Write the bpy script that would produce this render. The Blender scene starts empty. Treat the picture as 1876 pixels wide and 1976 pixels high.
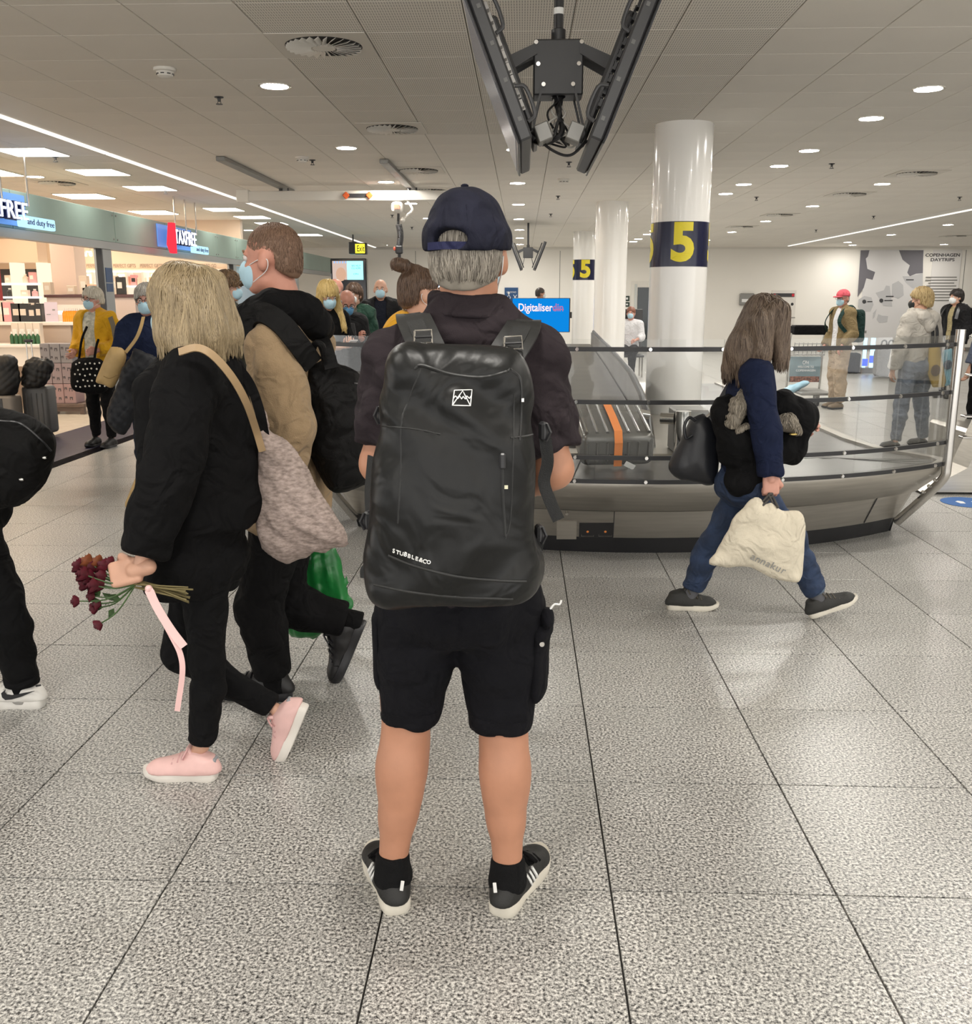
import bpy, bmesh, math, random
import numpy as np
from mathutils import Vector, Matrix, kdtree
random.seed(7); RNG = np.random.default_rng(7)
SC = bpy.context.scene; COL = SC.collection

# ------------------------------------------------------------------ camera
W, H, F = 1876, 1976, 1865.0
PIT = math.atan(411 / F); YAW = math.atan(70 * math.cos(PIT) / F); CH = 1.55
fw = np.array([-math.sin(YAW) * math.cos(PIT), math.cos(YAW) * math.cos(PIT), -math.sin(PIT)])
rt = np.array([math.cos(YAW), math.sin(YAW), 0.0]); up = np.cross(rt, fw); C0 = np.array([0, 0, CH])
cam = bpy.data.cameras.new('camera'); camo = bpy.data.objects.new('camera', cam); COL.objects.link(camo)
cam.sensor_fit = 'HORIZONTAL'; cam.sensor_width = 36; cam.lens = F / W * 36; cam.clip_end = 200; cam.clip_start = 0.05
camo.matrix_world = Matrix(((rt[0], up[0], -fw[0], 0), (rt[1], up[1], -fw[1], 0), (rt[2], up[2], -fw[2], CH), (0, 0, 0, 1)))
SC.camera = camo
# ------------------------------------------------------------------ world, exposure
world = bpy.data.worlds.new('hall_ambient'); SC.world = world; world.use_nodes = True
_bg = world.node_tree.nodes['Background']; _bg.inputs[0].default_value = (1.0, 0.98, 0.95, 1); _bg.inputs[1].default_value = 1.75
SC.view_settings.view_transform = 'Standard'; SC.view_settings.look = 'None'
SC.view_settings.exposure = 0.52; SC.view_settings.gamma = 1.0
try: SC.view_settings.use_curve_mapping = False
except Exception: pass
_cy = SC.cycles; _cy.max_bounces = 6; _cy.diffuse_bounces = 4; _cy.glossy_bounces = 3; _cy.transparent_max_bounces = 10; _cy.caustics_reflective = False; _cy.caustics_refractive = False; _cy.adaptive_threshold = 0.04
LAMP = 190.0          # radiance of the ceiling downlights
WARM = (1.0, 0.955, 0.885)

def ray(x, y): return fw + rt * (x - 938) / F - up * (y - 988) / F
def P(x, y, Y=None, Z=None, X=None):
    """the point of the place seen at photo position x, y on the plane Y=, Z= or X="""
    r = ray(x, y)
    t = (Y / r[1]) if Y is not None else ((Z - CH) / r[2] if Z is not None else X / r[0])
    return C0 + r * t
def nrm(v): v = np.asarray(v, float); return v / max(1e-9, np.linalg.norm(v))
def A(*v): return np.array(v, float)

# ------------------------------------------------------------------ materials
MATS = {}
def _sock(n, *names):
    for s in names:
        if s in n.inputs: return n.inputs[s]
def mat(name, col, rough=0.6, metal=0.0, var=0.0, vscale=20.0, bump=0.0, bscale=200.0, stretch=(1, 1, 1), emit=None, estr=0.0, sheen=0.0, coat=0.0, spec=0.5, sss=0.0, col2=None, coords='Object'):
    if name in MATS: return MATS[name]
    m = bpy.data.materials.new(name); m.use_nodes = True; nt = m.node_tree; N = nt.nodes; L = nt.links
    b = N['Principled BSDF']; b.inputs['Base Color'].default_value = (*col, 1); b.inputs['Roughness'].default_value = rough
    b.inputs['Metallic'].default_value = metal; b.inputs['Specular IOR Level'].default_value = spec
    if sheen: b.inputs['Sheen Weight'].default_value = sheen
    if coat: b.inputs['Coat Weight'].default_value = coat
    if sss: b.inputs['Subsurface Weight'].default_value = sss; b.inputs['Subsurface Radius'].default_value = (0.012, 0.005, 0.003)
    if emit: b.inputs['Emission Color'].default_value = (*emit, 1); b.inputs['Emission Strength'].default_value = estr
    if var or bump:
        tc = N.new('ShaderNodeTexCoord'); mp = N.new('ShaderNodeMapping'); L.new(tc.outputs[coords], mp.inputs[0])
        mp.inputs['Scale'].default_value = stretch
    if var:
        n = N.new('ShaderNodeTexNoise'); n.inputs['Scale'].default_value = vscale; n.inputs['Detail'].default_value = 5
        L.new(mp.outputs[0], n.inputs['Vector'])
        r = N.new('ShaderNodeMix'); r.data_type = 'RGBA'
        c2 = col2 or tuple(max(0, c * (1 + var)) for c in col); c1 = col if col2 else tuple(max(0, c * (1 - var)) for c in col)
        r.inputs[6].default_value = (*c1, 1); r.inputs[7].default_value = (*c2, 1)
        mr = N.new('ShaderNodeMapRange'); mr.inputs[1].default_value = 0.32; mr.inputs[2].default_value = 0.68
        L.new(n.outputs[0], mr.inputs[0]); L.new(mr.outputs[0], r.inputs[0]); L.new(r.outputs[2], b.inputs['Base Color'])
    if bump:
        n2 = N.new('ShaderNodeTexNoise'); n2.inputs['Scale'].default_value = bscale; n2.inputs['Detail'].default_value = 3
        L.new(mp.outputs[0], n2.inputs['Vector'])
        bp = N.new('ShaderNodeBump'); bp.inputs['Strength'].default_value = bump; bp.inputs['Distance'].default_value = 0.004
        L.new(n2.outputs[0], bp.inputs['Height']); L.new(bp.outputs[0], b.inputs['Normal'])
    MATS[name] = m; return m
def wrinkle(m, scale=10.0, dist=0.03, strength=0.75):
    """adds soft crumple relief under the fine weave relief"""
    if 'wr' in m: return m
    m['wr'] = 1; nt = m.node_tree; N = nt.nodes; L = nt.links; b = N['Principled BSDF']; tc = N.new('ShaderNodeTexCoord'); n = N.new('ShaderNodeTexNoise'); n.inputs['Scale'].default_value = scale; n.inputs['Detail'].default_value = 1.5; n.inputs['Distortion'].default_value = 1.8
    L.new(tc.outputs['Object'], n.inputs['Vector']); bp = N.new('ShaderNodeBump'); bp.inputs['Strength'].default_value = strength; bp.inputs['Distance'].default_value = dist; L.new(n.outputs[0], bp.inputs['Height'])
    if b.inputs['Normal'].is_linked: L.new(b.inputs['Normal'].links[0].from_socket, bp.inputs['Normal'])
    L.new(bp.outputs[0], b.inputs['Normal']); return m
def emat(name, col, s):
    if name in MATS: return MATS[name]
    m = bpy.data.materials.new(name); m.use_nodes = True; nt = m.node_tree
    nt.nodes.remove(nt.nodes['Principled BSDF']); e = nt.nodes.new('ShaderNodeEmission')
    e.inputs[0].default_value = (*col, 1); e.inputs[1].default_value = s
    nt.links.new(e.outputs[0], nt.nodes['Material Output'].inputs[0]); MATS[name] = m
    m.cycles.emission_sampling = 'FRONT' if s > 5 else 'NONE'; return m
def glassmat(name, tint=(0.985, 0.992, 0.99), refl=0.012):
    if name in MATS: return MATS[name]
    m = bpy.data.materials.new(name); m.use_nodes = True; nt = m.node_tree; N = nt.nodes; L = nt.links
    N.remove(N['Principled BSDF']); t = N.new('ShaderNodeBsdfTransparent'); t.inputs[0].default_value = (*tint, 1)
    g = N.new('ShaderNodeBsdfGlossy'); g.inputs['Roughness'].default_value = 0.02
    lw = N.new('ShaderNodeLayerWeight'); lw.inputs[0].default_value = 0.25
    mr = N.new('ShaderNodeMapRange'); mr.inputs[3].default_value = refl; mr.inputs[4].default_value = 0.45
    mx = N.new('ShaderNodeMixShader'); L.new(lw.outputs['Fresnel'], mr.inputs[0]); L.new(mr.outputs[0], mx.inputs[0])
    L.new(t.outputs[0], mx.inputs[1]); L.new(g.outputs[0], mx.inputs[2]); L.new(mx.outputs[0], N['Material Output'].inputs[0])
    MATS[name] = m; return m
def granite(name, lo, mid, hi, rough=0.28, scale=75.0):
    m = bpy.data.materials.new(name); m.use_nodes = True; nt = m.node_tree; N = nt.nodes; L = nt.links; b = N['Principled BSDF']
    g = N.new('ShaderNodeNewGeometry')
    n = N.new('ShaderNodeTexNoise'); n.inputs['Scale'].default_value = scale; n.inputs['Detail'].default_value = 2.5; n.inputs['Roughness'].default_value = 0.7
    L.new(g.outputs['Position'], n.inputs['Vector'])
    cr = N.new('ShaderNodeValToRGB'); e = cr.color_ramp.elements; e[0].position = 0.36; e[0].color = (*lo, 1); e[1].position = 0.64; e[1].color = (*hi, 1)
    x = e.new(0.49); x.color = (*mid, 1)
    L.new(n.outputs[0], cr.inputs[0])
    n2 = N.new('ShaderNodeTexNoise'); n2.inputs['Scale'].default_value = 1.3; n2.inputs['Detail'].default_value = 3
    L.new(g.outputs['Position'], n2.inputs['Vector'])
    oi = N.new('ShaderNodeObjectInfo')
    mr = N.new('ShaderNodeMapRange'); mr.inputs[1].default_value = 0.3; mr.inputs[2].default_value = 0.7; mr.inputs[3].default_value = 0.92; mr.inputs[4].default_value = 1.06
    L.new(n2.outputs[0], mr.inputs[0])
    mr2 = N.new('ShaderNodeMapRange'); mr2.inputs[3].default_value = 0.93; mr2.inputs[4].default_value = 1.06; L.new(oi.outputs['Random'], mr2.inputs[0])
    mu = N.new('ShaderNodeMath'); mu.operation = 'MULTIPLY'; L.new(mr.outputs[0], mu.inputs[0]); L.new(mr2.outputs[0], mu.inputs[1])
    vm = N.new('ShaderNodeVectorMath'); vm.operation = 'SCALE'; L.new(cr.outputs[0], vm.inputs[0]); L.new(mu.outputs[0], vm.inputs['Scale'])
    L.new(vm.outputs[0], b.inputs['Base Color'])
    mr3 = N.new('ShaderNodeMapRange'); mr3.inputs[3].default_value = rough; mr3.inputs[4].default_value = rough + 0.05; L.new(n2.outputs[0], mr3.inputs[0]); L.new(mr3.outputs[0], b.inputs['Roughness'])
    MATS[name] = m; return m

# ------------------------------------------------------------------ mesh builder
def wloc(o):
    l = np.zeros(3)
    while o is not None: l = l + np.array(o.location); o = o.parent
    return l
def tag(o, label=None, cat=None, group=None, kind=None):
    if label: o['label'] = label
    if cat: o['category'] = cat
    if group: o['group'] = group
    if kind: o['kind'] = kind
    return o
def root(name, loc, label, cat, group=None):
    o = bpy.data.objects.new(name, None); COL.objects.link(o); o.location = [float(c) for c in loc]; o.empty_display_size = 0.1
    return tag(o, label, cat, group)
def mobj(name, v, f, m, parent=None, smooth=False, loc=None, **kw):
    """one mesh object from world-space vertices; its origin sits at loc or at its base centre"""
    v = np.asarray(v, np.float64).reshape(-1, 3)
    base = wloc(parent) if parent is not None else np.zeros(3)
    if loc is None: loc = A((v[:, 0].min() + v[:, 0].max()) / 2, (v[:, 1].min() + v[:, 1].max()) / 2, v[:, 2].min())
    loc = np.asarray(loc, float)
    me = bpy.data.meshes.new(name)
    vv = v - loc
    if isinstance(f, np.ndarray):
        me.vertices.add(len(vv)); me.vertices.foreach_set('co', vv.astype(np.float32).ravel())
        k = f.shape[1]; me.loops.add(f.size); me.loops.foreach_set('vertex_index', f.astype(np.int32).ravel())
        me.polygons.add(len(f)); me.polygons.foreach_set('loop_start', np.arange(0, f.size, k, dtype=np.int32))
        try: me.polygons.foreach_set('loop_total', np.full(len(f), k, np.int32))
        except Exception: pass
        me.update(calc_edges=True); me.validate()
    else:
        me.from_pydata([tuple(p) for p in vv], [], f); me.update()
    if smooth:
        me.polygons.foreach_set('use_smooth', np.ones(len(me.polygons), bool))
    if m is not None:
        for mm in (m if isinstance(m, (list, tuple)) else [m]): me.materials.append(mm)
    o = bpy.data.objects.new(name, me); COL.objects.link(o)
    if parent is not None: o.parent = parent
    o.location = [float(c) for c in (loc - base)]
    return tag(o, **kw)
def rotm(ax, ang):
    return np.array(Matrix.Rotation(ang, 3, Vector(ax)))
def frame(fwd, upv=(0, 0, 1)):
    """columns: right, forward, up"""
    f = nrm(fwd); r = nrm(np.cross(f, upv)); u = np.cross(r, f)
    return np.stack([r, f, u], 1)
_BOXF = [(0, 3, 2, 1), (4, 5, 6, 7), (0, 1, 5, 4), (1, 2, 6, 5), (2, 3, 7, 6), (3, 0, 4, 7)]
class MB:
    def __init__(s): s.v = []; s.f = []; s.mi = []; s.cur = 0
    def add(s, v, f):
        n = len(s.v); s.v.extend([tuple(map(float, p)) for p in v]); s.f.extend([tuple(i + n for i in q) for q in f]); s.mi.extend([s.cur] * len(f)); return s
    def box(s, c, size, R=None, bev=0.0, seg=1):
        hx, hy, hz = [q / 2 for q in size]
        if bev > 0:
            bm = bmesh.new(); bmesh.ops.create_cube(bm, size=1.0)
            for q in bm.verts: q.co = Vector((q.co.x * size[0], q.co.y * size[1], q.co.z * size[2]))
            bmesh.ops.bevel(bm, geom=bm.edges[:] + bm.verts[:], offset=min(bev, min(size) * 0.49), segments=seg, affect='EDGES', profile=0.5)
            bm.verts.index_update(); v = np.array([q.co[:] for q in bm.verts]); f = [[q.index for q in p.verts] for p in bm.faces]; bm.free()
        else:
            v = np.array([(x, y, z) for z in (-hz, hz) for x, y in ((-hx, -hy), (hx, -hy), (hx, hy), (-hx, hy))]); f = _BOXF
        if R is not None: v = v @ np.asarray(R).T
        return s.add(v + np.asarray(c, float), f)
    def bb(s, lo, hi, bev=0.0, seg=1):
        lo = np.asarray(lo, float); hi = np.asarray(hi, float); return s.box((lo + hi) / 2, hi - lo, None, bev, seg)
    def cyl(s, a, b, r, r2=None, n=16, caps=True):
        return s.tube([a, b], [r, r if r2 is None else r2], n, caps)
    def tube(s, pts, r, n=8, caps=True, flat=None):
        pts = [np.asarray(p, float) for p in pts]; k = len(pts); r = [r] * k if np.isscalar(r) else list(r)
        t0 = nrm(pts[1] - pts[0]); ref = A(0, 0, 1) if abs(t0[2]) < 0.9 else A(1, 0, 0)
        u = nrm(np.cross(t0, ref)); v = []; 
        for i in range(k):
            t = nrm(pts[min(i + 1, k - 1)] - pts[max(i - 1, 0)])
            u = nrm(u - t * (u @ t)); w = np.cross(t, u)
            for j in range(n):
                a = 2 * math.pi * j / n; v.append(pts[i] + r[i] * (math.cos(a) * u + math.sin(a) * w))
        f = [(i * n + j, i * n + (j + 1) % n, (i + 1) * n + (j + 1) % n, (i + 1) * n + j) for i in range(k - 1) for j in range(n)]
        if caps: f += [tuple(range(n - 1, -1, -1)), tuple((k - 1) * n + j for j in range(n))]
        return s.add(v, f)
    def lathe(s, prof, c=(0, 0, 0), n=24, R=None, caps=True):
        v = []; k = len(prof)
        for (r, z) in prof:
            for j in range(n):
                a = 2 * math.pi * j / n; v.append((r * math.cos(a), r * math.sin(a), z))
        v = np.array(v)
        if R is not None: v = v @ np.asarray(R).T
        f = [(i * n + j, i * n + (j + 1) % n, (i + 1) * n + (j + 1) % n, (i + 1) * n + j) for i in range(k - 1) for j in range(n)]
        if caps: f += [tuple(range(n - 1, -1, -1)), tuple((k - 1) * n + j for j in range(n))]
        return s.add(v + np.asarray(c, float), f)
    def ball(s, c, r, n=10, R=None):
        r = np.ones(3) * r if np.isscalar(r) else np.asarray(r, float); v = []; m = max(4, n // 2)
        for i in range(m + 1):
            th = math.pi * i / m
            for j in range(n):
                a = 2 * math.pi * j / n; v.append((math.sin(th) * math.cos(a), math.sin(th) * math.sin(a), math.cos(th)))
        v = np.array(v) * r
        if R is not None: v = v @ np.asarray(R).T
        f = [(i * n + j, (i + 1) * n + j, (i + 1) * n + (j + 1) % n, i * n + (j + 1) % n) for i in range(m) for j in range(n)]
        return s.add(v + np.asarray(c, float), f)
    def strip(s, pts, wid, nor, th=0.004):
        """a band with thickness along pts; wid: width vectors (half), nor: normals"""
        k = len(pts); v = []
        for i in range(k):
            p = np.asarray(pts[i], float); w = np.asarray(wid[i] if len(np.shape(wid)) > 1 else wid, float); q = np.asarray(nor[i] if len(np.shape(nor)) > 1 else nor, float)
            v += [p - w, p + w, p + w + q * th, p - w + q * th]
        f = []
        for i in range(k - 1):
            a = i * 4; b = a + 4
            for j in range(4): f.append((a + j, a + (j + 1) % 4, b + (j + 1) % 4, b + j))
        f += [(3, 2, 1, 0), tuple((k - 1) * 4 + j for j in range(4))]
        return s.add(v, f)
    def prism(s, poly, o, ux, uy, un, th):
        """2D polygon extruded: o + x*ux + y*uy, thickness th along un"""
        o, ux, uy, un = [np.asarray(q, float) for q in (o, ux, uy, un)]; n = len(poly)
        v = [o + x * ux + y * uy for x, y in poly] + [o + x * ux + y * uy + th * un for x, y in poly]
        f = [tuple(range(n - 1, -1, -1)), tuple(range(n, 2 * n))] + [(i, (i + 1) % n, n + (i + 1) % n, n + i) for i in range(n)]
        return s.add(v, f)
    def build(s, name, m, parent=None, smooth=False, **kw):
        o = mobj(name, s.v, s.f, m, parent, smooth, **kw)
        if any(s.mi): o.data.polygons.foreach_set('material_index', s.mi)
        bm = bmesh.new(); bm.from_mesh(o.data); bmesh.ops.recalc_face_normals(bm, faces=bm.faces); bm.to_mesh(o.data); bm.free()
        if smooth:
            try: o.data.set_sharp_from_angle(angle=math.radians(42))
            except Exception: pass
        return o
def arc(c, r, a0, a1, n, z=0.0):
    return [A(c[0] + r * math.cos(a0 + (a1 - a0) * i / n), c[1] + r * math.sin(a0 + (a1 - a0) * i / n), z) for i in range(n + 1)]
def spline(pts, n=8):
    """Catmull-Rom through pts"""
    p = [np.asarray(q, float) for q in pts]; p = [2 * p[0] - p[1]] + p + [2 * p[-1] - p[-2]]; out = []
    for i in range(1, len(p) - 2):
        for k in range(n):
            t = k / n; a, b, c, d = p[i - 1:i + 3]
            out.append(0.5 * (2 * b + (c - a) * t + (2 * a - 5 * b + 4 * c - d) * t * t + (3 * b - a - 3 * c + d) * t ** 3))
    out.append(p[-2]); return out
_TXT = {}
def text_geo(txt, size=1.0, off=0.0, extr=0.0, shear=0.0):
    """outline mesh of words in the x-y plane, centred: (verts, faces)"""
    key = (txt, off, extr, shear)
    if key not in _TXT:
        cu = bpy.data.curves.new('t', 'FONT'); cu.body = txt; cu.align_x = 'CENTER'; cu.align_y = 'CENTER'; cu.offset = off; cu.extrude = extr; cu.shear = shear; cu.resolution_u = 4
        o = bpy.data.objects.new('t', cu); COL.objects.link(o); dg = bpy.context.evaluated_depsgraph_get(); me = bpy.data.meshes.new_from_object(o.evaluated_get(dg))
        v = np.array([q.co[:] for q in me.vertices]).reshape(-1, 3); f = [tuple(p.vertices) for p in me.polygons]
        bpy.data.objects.remove(o); bpy.data.curves.remove(cu); bpy.data.meshes.remove(me); _TXT[key] = (v, f)
    v, f = _TXT[key]; return v * size, f
def words(name, txt, o, ux, uy, size, m, parent, off=0.0, extr=0.003, width=None, lift=0.003, **kw):
    v, f = text_geo(txt, 1.0, off, extr)
    if not len(v): return None
    s = size
    sx = s if width is None else width / max(1e-6, v[:, 0].max() - v[:, 0].min())
    ux = nrm(ux); uy = nrm(uy); un = np.cross(ux, uy)
    w = np.asarray(o, float) + np.outer(v[:, 0] * sx, ux) + np.outer(v[:, 1] * s, uy) + np.outer(v[:, 2] + lift, un)
    return mobj(name, w, f, m, parent, **kw)
def dup(r, loc, label=None, group=None, rotz=None, parent=None):
    """copy of a thing with copies of its parts and sub-parts"""
    c = r.copy(); COL.objects.link(c); c.location = [float(q) for q in loc]
    if parent is not None: c.parent = parent
    if rotz is not None: c.rotation_euler = (0, 0, rotz)
    if label: c['label'] = label
    if group: c['group'] = group
    for ch in list(r.children):
        d = ch.copy(); COL.objects.link(d); d.parent = c
        for g in list(ch.children): e = g.copy(); COL.objects.link(e); e.parent = d
    return c
# ------------------------------------------------------------------ volumes: soft solids blended and meshed
class Vol:
    def __init__(s, lo, hi, h):
        s.h = h; s.lo = np.asarray(lo, float); s.n = np.maximum(4, np.ceil((np.asarray(hi, float) - s.lo) / h).astype(int) + 1)
        s.x = [(s.lo[i] + h * np.arange(s.n[i])).astype(np.float32) for i in range(3)]
        s.d = np.full(s.n, 0.5, np.float32)
    def _sl(s, lo, hi):
        a = np.clip(np.floor((np.asarray(lo) - s.lo) / s.h).astype(int), 0, s.n); b = np.clip(np.ceil((np.asarray(hi) - s.lo) / s.h).astype(int) + 1, 0, s.n)
        if np.any(b <= a): return None
        sl = tuple(slice(a[i], b[i]) for i in range(3))
        return sl, (s.x[0][sl[0]][:, None, None], s.x[1][sl[1]][None, :, None], s.x[2][sl[2]][None, None, :])
    def apply(s, prim, k=0.02, mode='add'):
        fn, lo, hi = prim; m = k + 3 * s.h
        q = s._sl(np.asarray(lo) - m, np.asarray(hi) + m)
        if q is None: return s
        sl, X = q; e = fn(*X).astype(np.float32); d = s.d[sl]
        if mode == 'add':
            hh = np.clip(0.5 + 0.5 * (d - e) / k, 0, 1); s.d[sl] = d + (e - d) * hh - k * hh * (1 - hh)
        elif mode == 'sub':
            e = -e; hh = np.clip(0.5 - 0.5 * (d - e) / k, 0, 1); s.d[sl] = d + (e - d) * hh + k * hh * (1 - hh)
        return s
    def add(s, prims, k=0.02):
        for p in (prims if isinstance(prims, list) else [prims]): s.apply(p, k)
        return s
    def sub(s, p, k=0.004): return s.apply(p, k, 'sub')
    def keep(s, p0, n, k=0.004):
        """keep the half-space behind the plane (n points to what goes away)"""
        p0 = np.asarray(p0, float); n = nrm(n)
        e = (s.x[0][:, None, None] - p0[0]) * n[0] + (s.x[1][None, :, None] - p0[1]) * n[1] + (s.x[2][None, None, :] - p0[2]) * n[2]
        e = e.astype(np.float32); hh = np.clip(0.5 - 0.5 * (s.d - e) / k, 0, 1); s.d = s.d + (e - s.d) * hh + k * hh * (1 - hh); return s
    def warp(s, fn): s.d = s.d + fn(s.x[0][:, None, None], s.x[1][None, :, None], s.x[2][None, None, :]).astype(np.float32); return s
    def folds(s, amp, freq, dirs=3, seed=1, stretch=(1, 1, 1)):
        r = np.random.default_rng(seed); X = s.x[0][:, None, None] * stretch[0]; Y = s.x[1][None, :, None] * stretch[1]; Z = s.x[2][None, None, :] * stretch[2]
        t = 0; amp = amp * (1.25 if freq < 50 else 1.0)
        for i in range(dirs):
            w = nrm(r.normal(size=3)) * freq * (0.6 + 0.9 * r.random()); w2 = nrm(r.normal(size=3)) * freq * 0.35
            w *= 1.9; t = t + .7 - 1.4 * np.abs(np.sin(.5 * (X * w[0] + Y * w[1] + Z * w[2]) + r.random() * 6 + 2.2 * np.sin(X * w2[0] + Y * w2[1] + Z * w2[2] + r.random() * 6)))
        s.d = s.d + (amp / dirs ** 0.5 * t).astype(np.float32); return s
    def mesh(s, smooth=1):
        d = s.d.copy(); d[0] = d[-1] = 0.1; d[:, 0] = d[:, -1] = 0.1; d[:, :, 0] = d[:, :, -1] = 0.1
        S = d < 0; nx, ny, nz = d.shape; off = [(i, j, k) for i in (0, 1) for j in (0, 1) for k in (0, 1)]
        cnt = np.zeros((nx - 1, ny - 1, nz - 1), np.int8)
        for i, j, k in off: cnt += S[i:nx - 1 + i, j:ny - 1 + j, k:nz - 1 + k]
        act = np.argwhere((cnt > 0) & (cnt < 8)); idx = np.full(cnt.shape, -1, np.int32); idx[tuple(act.T)] = np.arange(len(act))
        val = np.stack([d[act[:, 0] + i, act[:, 1] + j, act[:, 2] + k] for i, j, k in off], 1); o = np.array(off, float)
        acc = np.zeros((len(act), 3)); num = np.zeros(len(act))
        for a in range(8):
            for b in range(a + 1, 8):
                if np.abs(o[a] - o[b]).sum() != 1: continue
                m = (val[:, a] < 0) != (val[:, b] < 0); va = val[m, a]; vb = val[m, b]; t = (va / (va - vb))[:, None]
                acc[m] += o[a] + t * (o[b] - o[a]); num[m] += 1
        v = act + acc / np.maximum(num, 1)[:, None]; v = s.lo + v * s.h
        F_ = []
        for ax in range(3):
            u, w = (ax + 1) % 3, (ax + 2) % 3
            sl0 = [slice(None)] * 3; sl1 = [slice(None)] * 3; sl0[ax] = slice(0, -1); sl1[ax] = slice(1, None)
            a = S[tuple(sl0)]; b = S[tuple(sl1)]; e = np.argwhere(a != b)
            e = e[(e[:, u] > 0) & (e[:, w] > 0) & (e[:, u] < d.shape[u] - 1) & (e[:, w] < d.shape[w] - 1)]
            ins = a[tuple(e.T)]; du = np.zeros(3, int); du[u] = 1; dw = np.zeros(3, int); dw[w] = 1
            q = np.stack([idx[tuple((e - du - dw).T)], idx[tuple((e - dw).T)], idx[tuple(e.T)], idx[tuple((e - du).T)]], 1)
            q[~ins] = q[~ins][:, ::-1]; F_.append(q)
        f = np.concatenate(F_); f = f[(f >= 0).all(1)]
        for _ in range(smooth):      # one gentle relax
            acc = np.zeros_like(v); num = np.zeros(len(v))
            for a, b in ((0, 1), (1, 2), (2, 3), (3, 0)):
                np.add.at(acc, f[:, a], v[f[:, b]]); np.add.at(acc, f[:, b], v[f[:, a]]); np.add.at(num, f[:, a], 1); np.add.at(num, f[:, b], 1)
            v = 0.5 * v + 0.5 * acc / np.maximum(num, 1)[:, None]
        return v, f
    def build(s, name, m, parent=None, smooth=1, extra=None, **kw):
        v, f = s.mesh(smooth)
        if extra is not None and len(extra[0]):
            f = np.concatenate([f, np.asarray(extra[1]) + len(v)]); v = np.concatenate([v, extra[0]])
        if not len(v): return None
        return mobj(name, v, f, m, parent, True, **kw)
def cap(a, b, ra, rb=None, flat=None, fdir=None, grow=0.0):
    """tapered capsule; flat<1 squeezes it along fdir"""
    a = np.asarray(a, float); b = np.asarray(b, float); rb = ra if rb is None else rb; ra += grow; rb += grow; ab = b - a; L = max(1e-9, ab @ ab)
    n = None if flat is None else nrm(fdir)
    def fn(X, Y, Z):
        dx, dy, dz = X - a[0], Y - a[1], Z - a[2]
        t = np.clip((dx * ab[0] + dy * ab[1] + dz * ab[2]) / L, 0, 1)
        dx = dx - t * ab[0]; dy = dy - t * ab[1]; dz = dz - t * ab[2]
        if n is not None:
            c = (dx * n[0] + dy * n[1] + dz * n[2]) * (1 / flat - 1); dx = dx + c * n[0]; dy = dy + c * n[1]; dz = dz + c * n[2]
            return (np.sqrt(dx * dx + dy * dy + dz * dz) - (ra + t * (rb - ra))) * (0.5 + 0.5 * flat)
        return np.sqrt(dx * dx + dy * dy + dz * dz) - (ra + t * (rb - ra))
    r = max(ra, rb); return fn, np.minimum(a, b) - r, np.maximum(a, b) + r
def ell(c, r, R=None, grow=0.0):
    c = np.asarray(c, float); r = np.asarray(r, float) + grow; R = np.eye(3) if R is None else np.asarray(R); mn = r.min()
    def fn(X, Y, Z):
        dx, dy, dz = X - c[0], Y - c[1], Z - c[2]; s0 = 0; s1 = 0
        for i in range(3):
            q = dx * R[0, i] + dy * R[1, i] + dz * R[2, i]; s0 = s0 + (q / r[i]) ** 2; s1 = s1 + (q / r[i] ** 2) ** 2
        k0 = np.sqrt(s0); return k0 * (k0 - 1) / np.maximum(np.sqrt(s1), 1e-6)
    e = np.sqrt(((R * r) ** 2).sum(1)); return fn, c - e, c + e
def rbx(c, half, R=None, rad=0.02, taper=0.0):
    """rounded box with axes R; taper narrows it towards +z"""
    c = np.asarray(c, float); half = np.asarray(half, float); R = np.eye(3) if R is None else np.asarray(R)
    def fn(X, Y, Z):
        dx, dy, dz = X - c[0], Y - c[1], Z - c[2]; q = [dx * R[0, i] + dy * R[1, i] + dz * R[2, i] for i in range(3)]
        if taper:
            sc = 1 - taper * np.clip(q[2] / half[2], -1, 1) * 0.5 - taper * 0.5; q[0] = q[0] / sc
        q = [np.abs(q[i]) - half[i] + rad for i in range(3)]
        o = np.sqrt(sum(np.maximum(k, 0) ** 2 for k in q)); return o + np.minimum(np.maximum(np.maximum(q[0], q[1]), q[2]), 0) - rad
    e = (np.abs(R) * half).sum(1); return fn, c - e, c + e
def prof(pts, flat=None, fdir=None, grow=0.0):
    """chain of tapered capsules: pts = [(point, radius), ...]"""
    return [cap(pts[i][0], pts[i + 1][0], pts[i][1], pts[i + 1][1], flat, fdir, grow) for i in range(len(pts) - 1)]
def bounds(prims, m=0.03):
    return np.min([p[1] for p in prims], 0) - m, np.max([p[2] for p in prims], 0) + m
def vol(prims, h, k=0.02, m=0.03):
    lo, hi = bounds(prims, m); return Vol(lo, hi, h).add(prims, k)
# ================================================================== materials used by the setting
M_tile = granite('floor_granite', (0.03, 0.03, 0.03), (0.34, 0.333, 0.315), (0.74, 0.725, 0.685), scale=118.0)
M_grout = mat('floor_grout', (0.05, 0.047, 0.043), 0.9)
M_steel = mat('brushed_steel', (0.50, 0.475, 0.43), 0.34, 0.9, var=0.08, vscale=3, bump=0.06, bscale=40, stretch=(1, 1, 18))
M_steel2 = mat('polished_steel', (0.6, 0.58, 0.55), 0.22, 1.0)
M_chrome = mat('chrome', (0.75, 0.74, 0.72), 0.1, 1.0)
M_black = mat('black_plastic', (0.018, 0.018, 0.02), 0.38, bump=0.05)
M_dark = mat('dark_grey_plastic', (0.045, 0.045, 0.047), 0.42, bump=0.05, bscale=300)
M_belt = mat('carousel_rubber', (0.10, 0.098, 0.095), 0.32, var=0.15, vscale=4)
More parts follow.
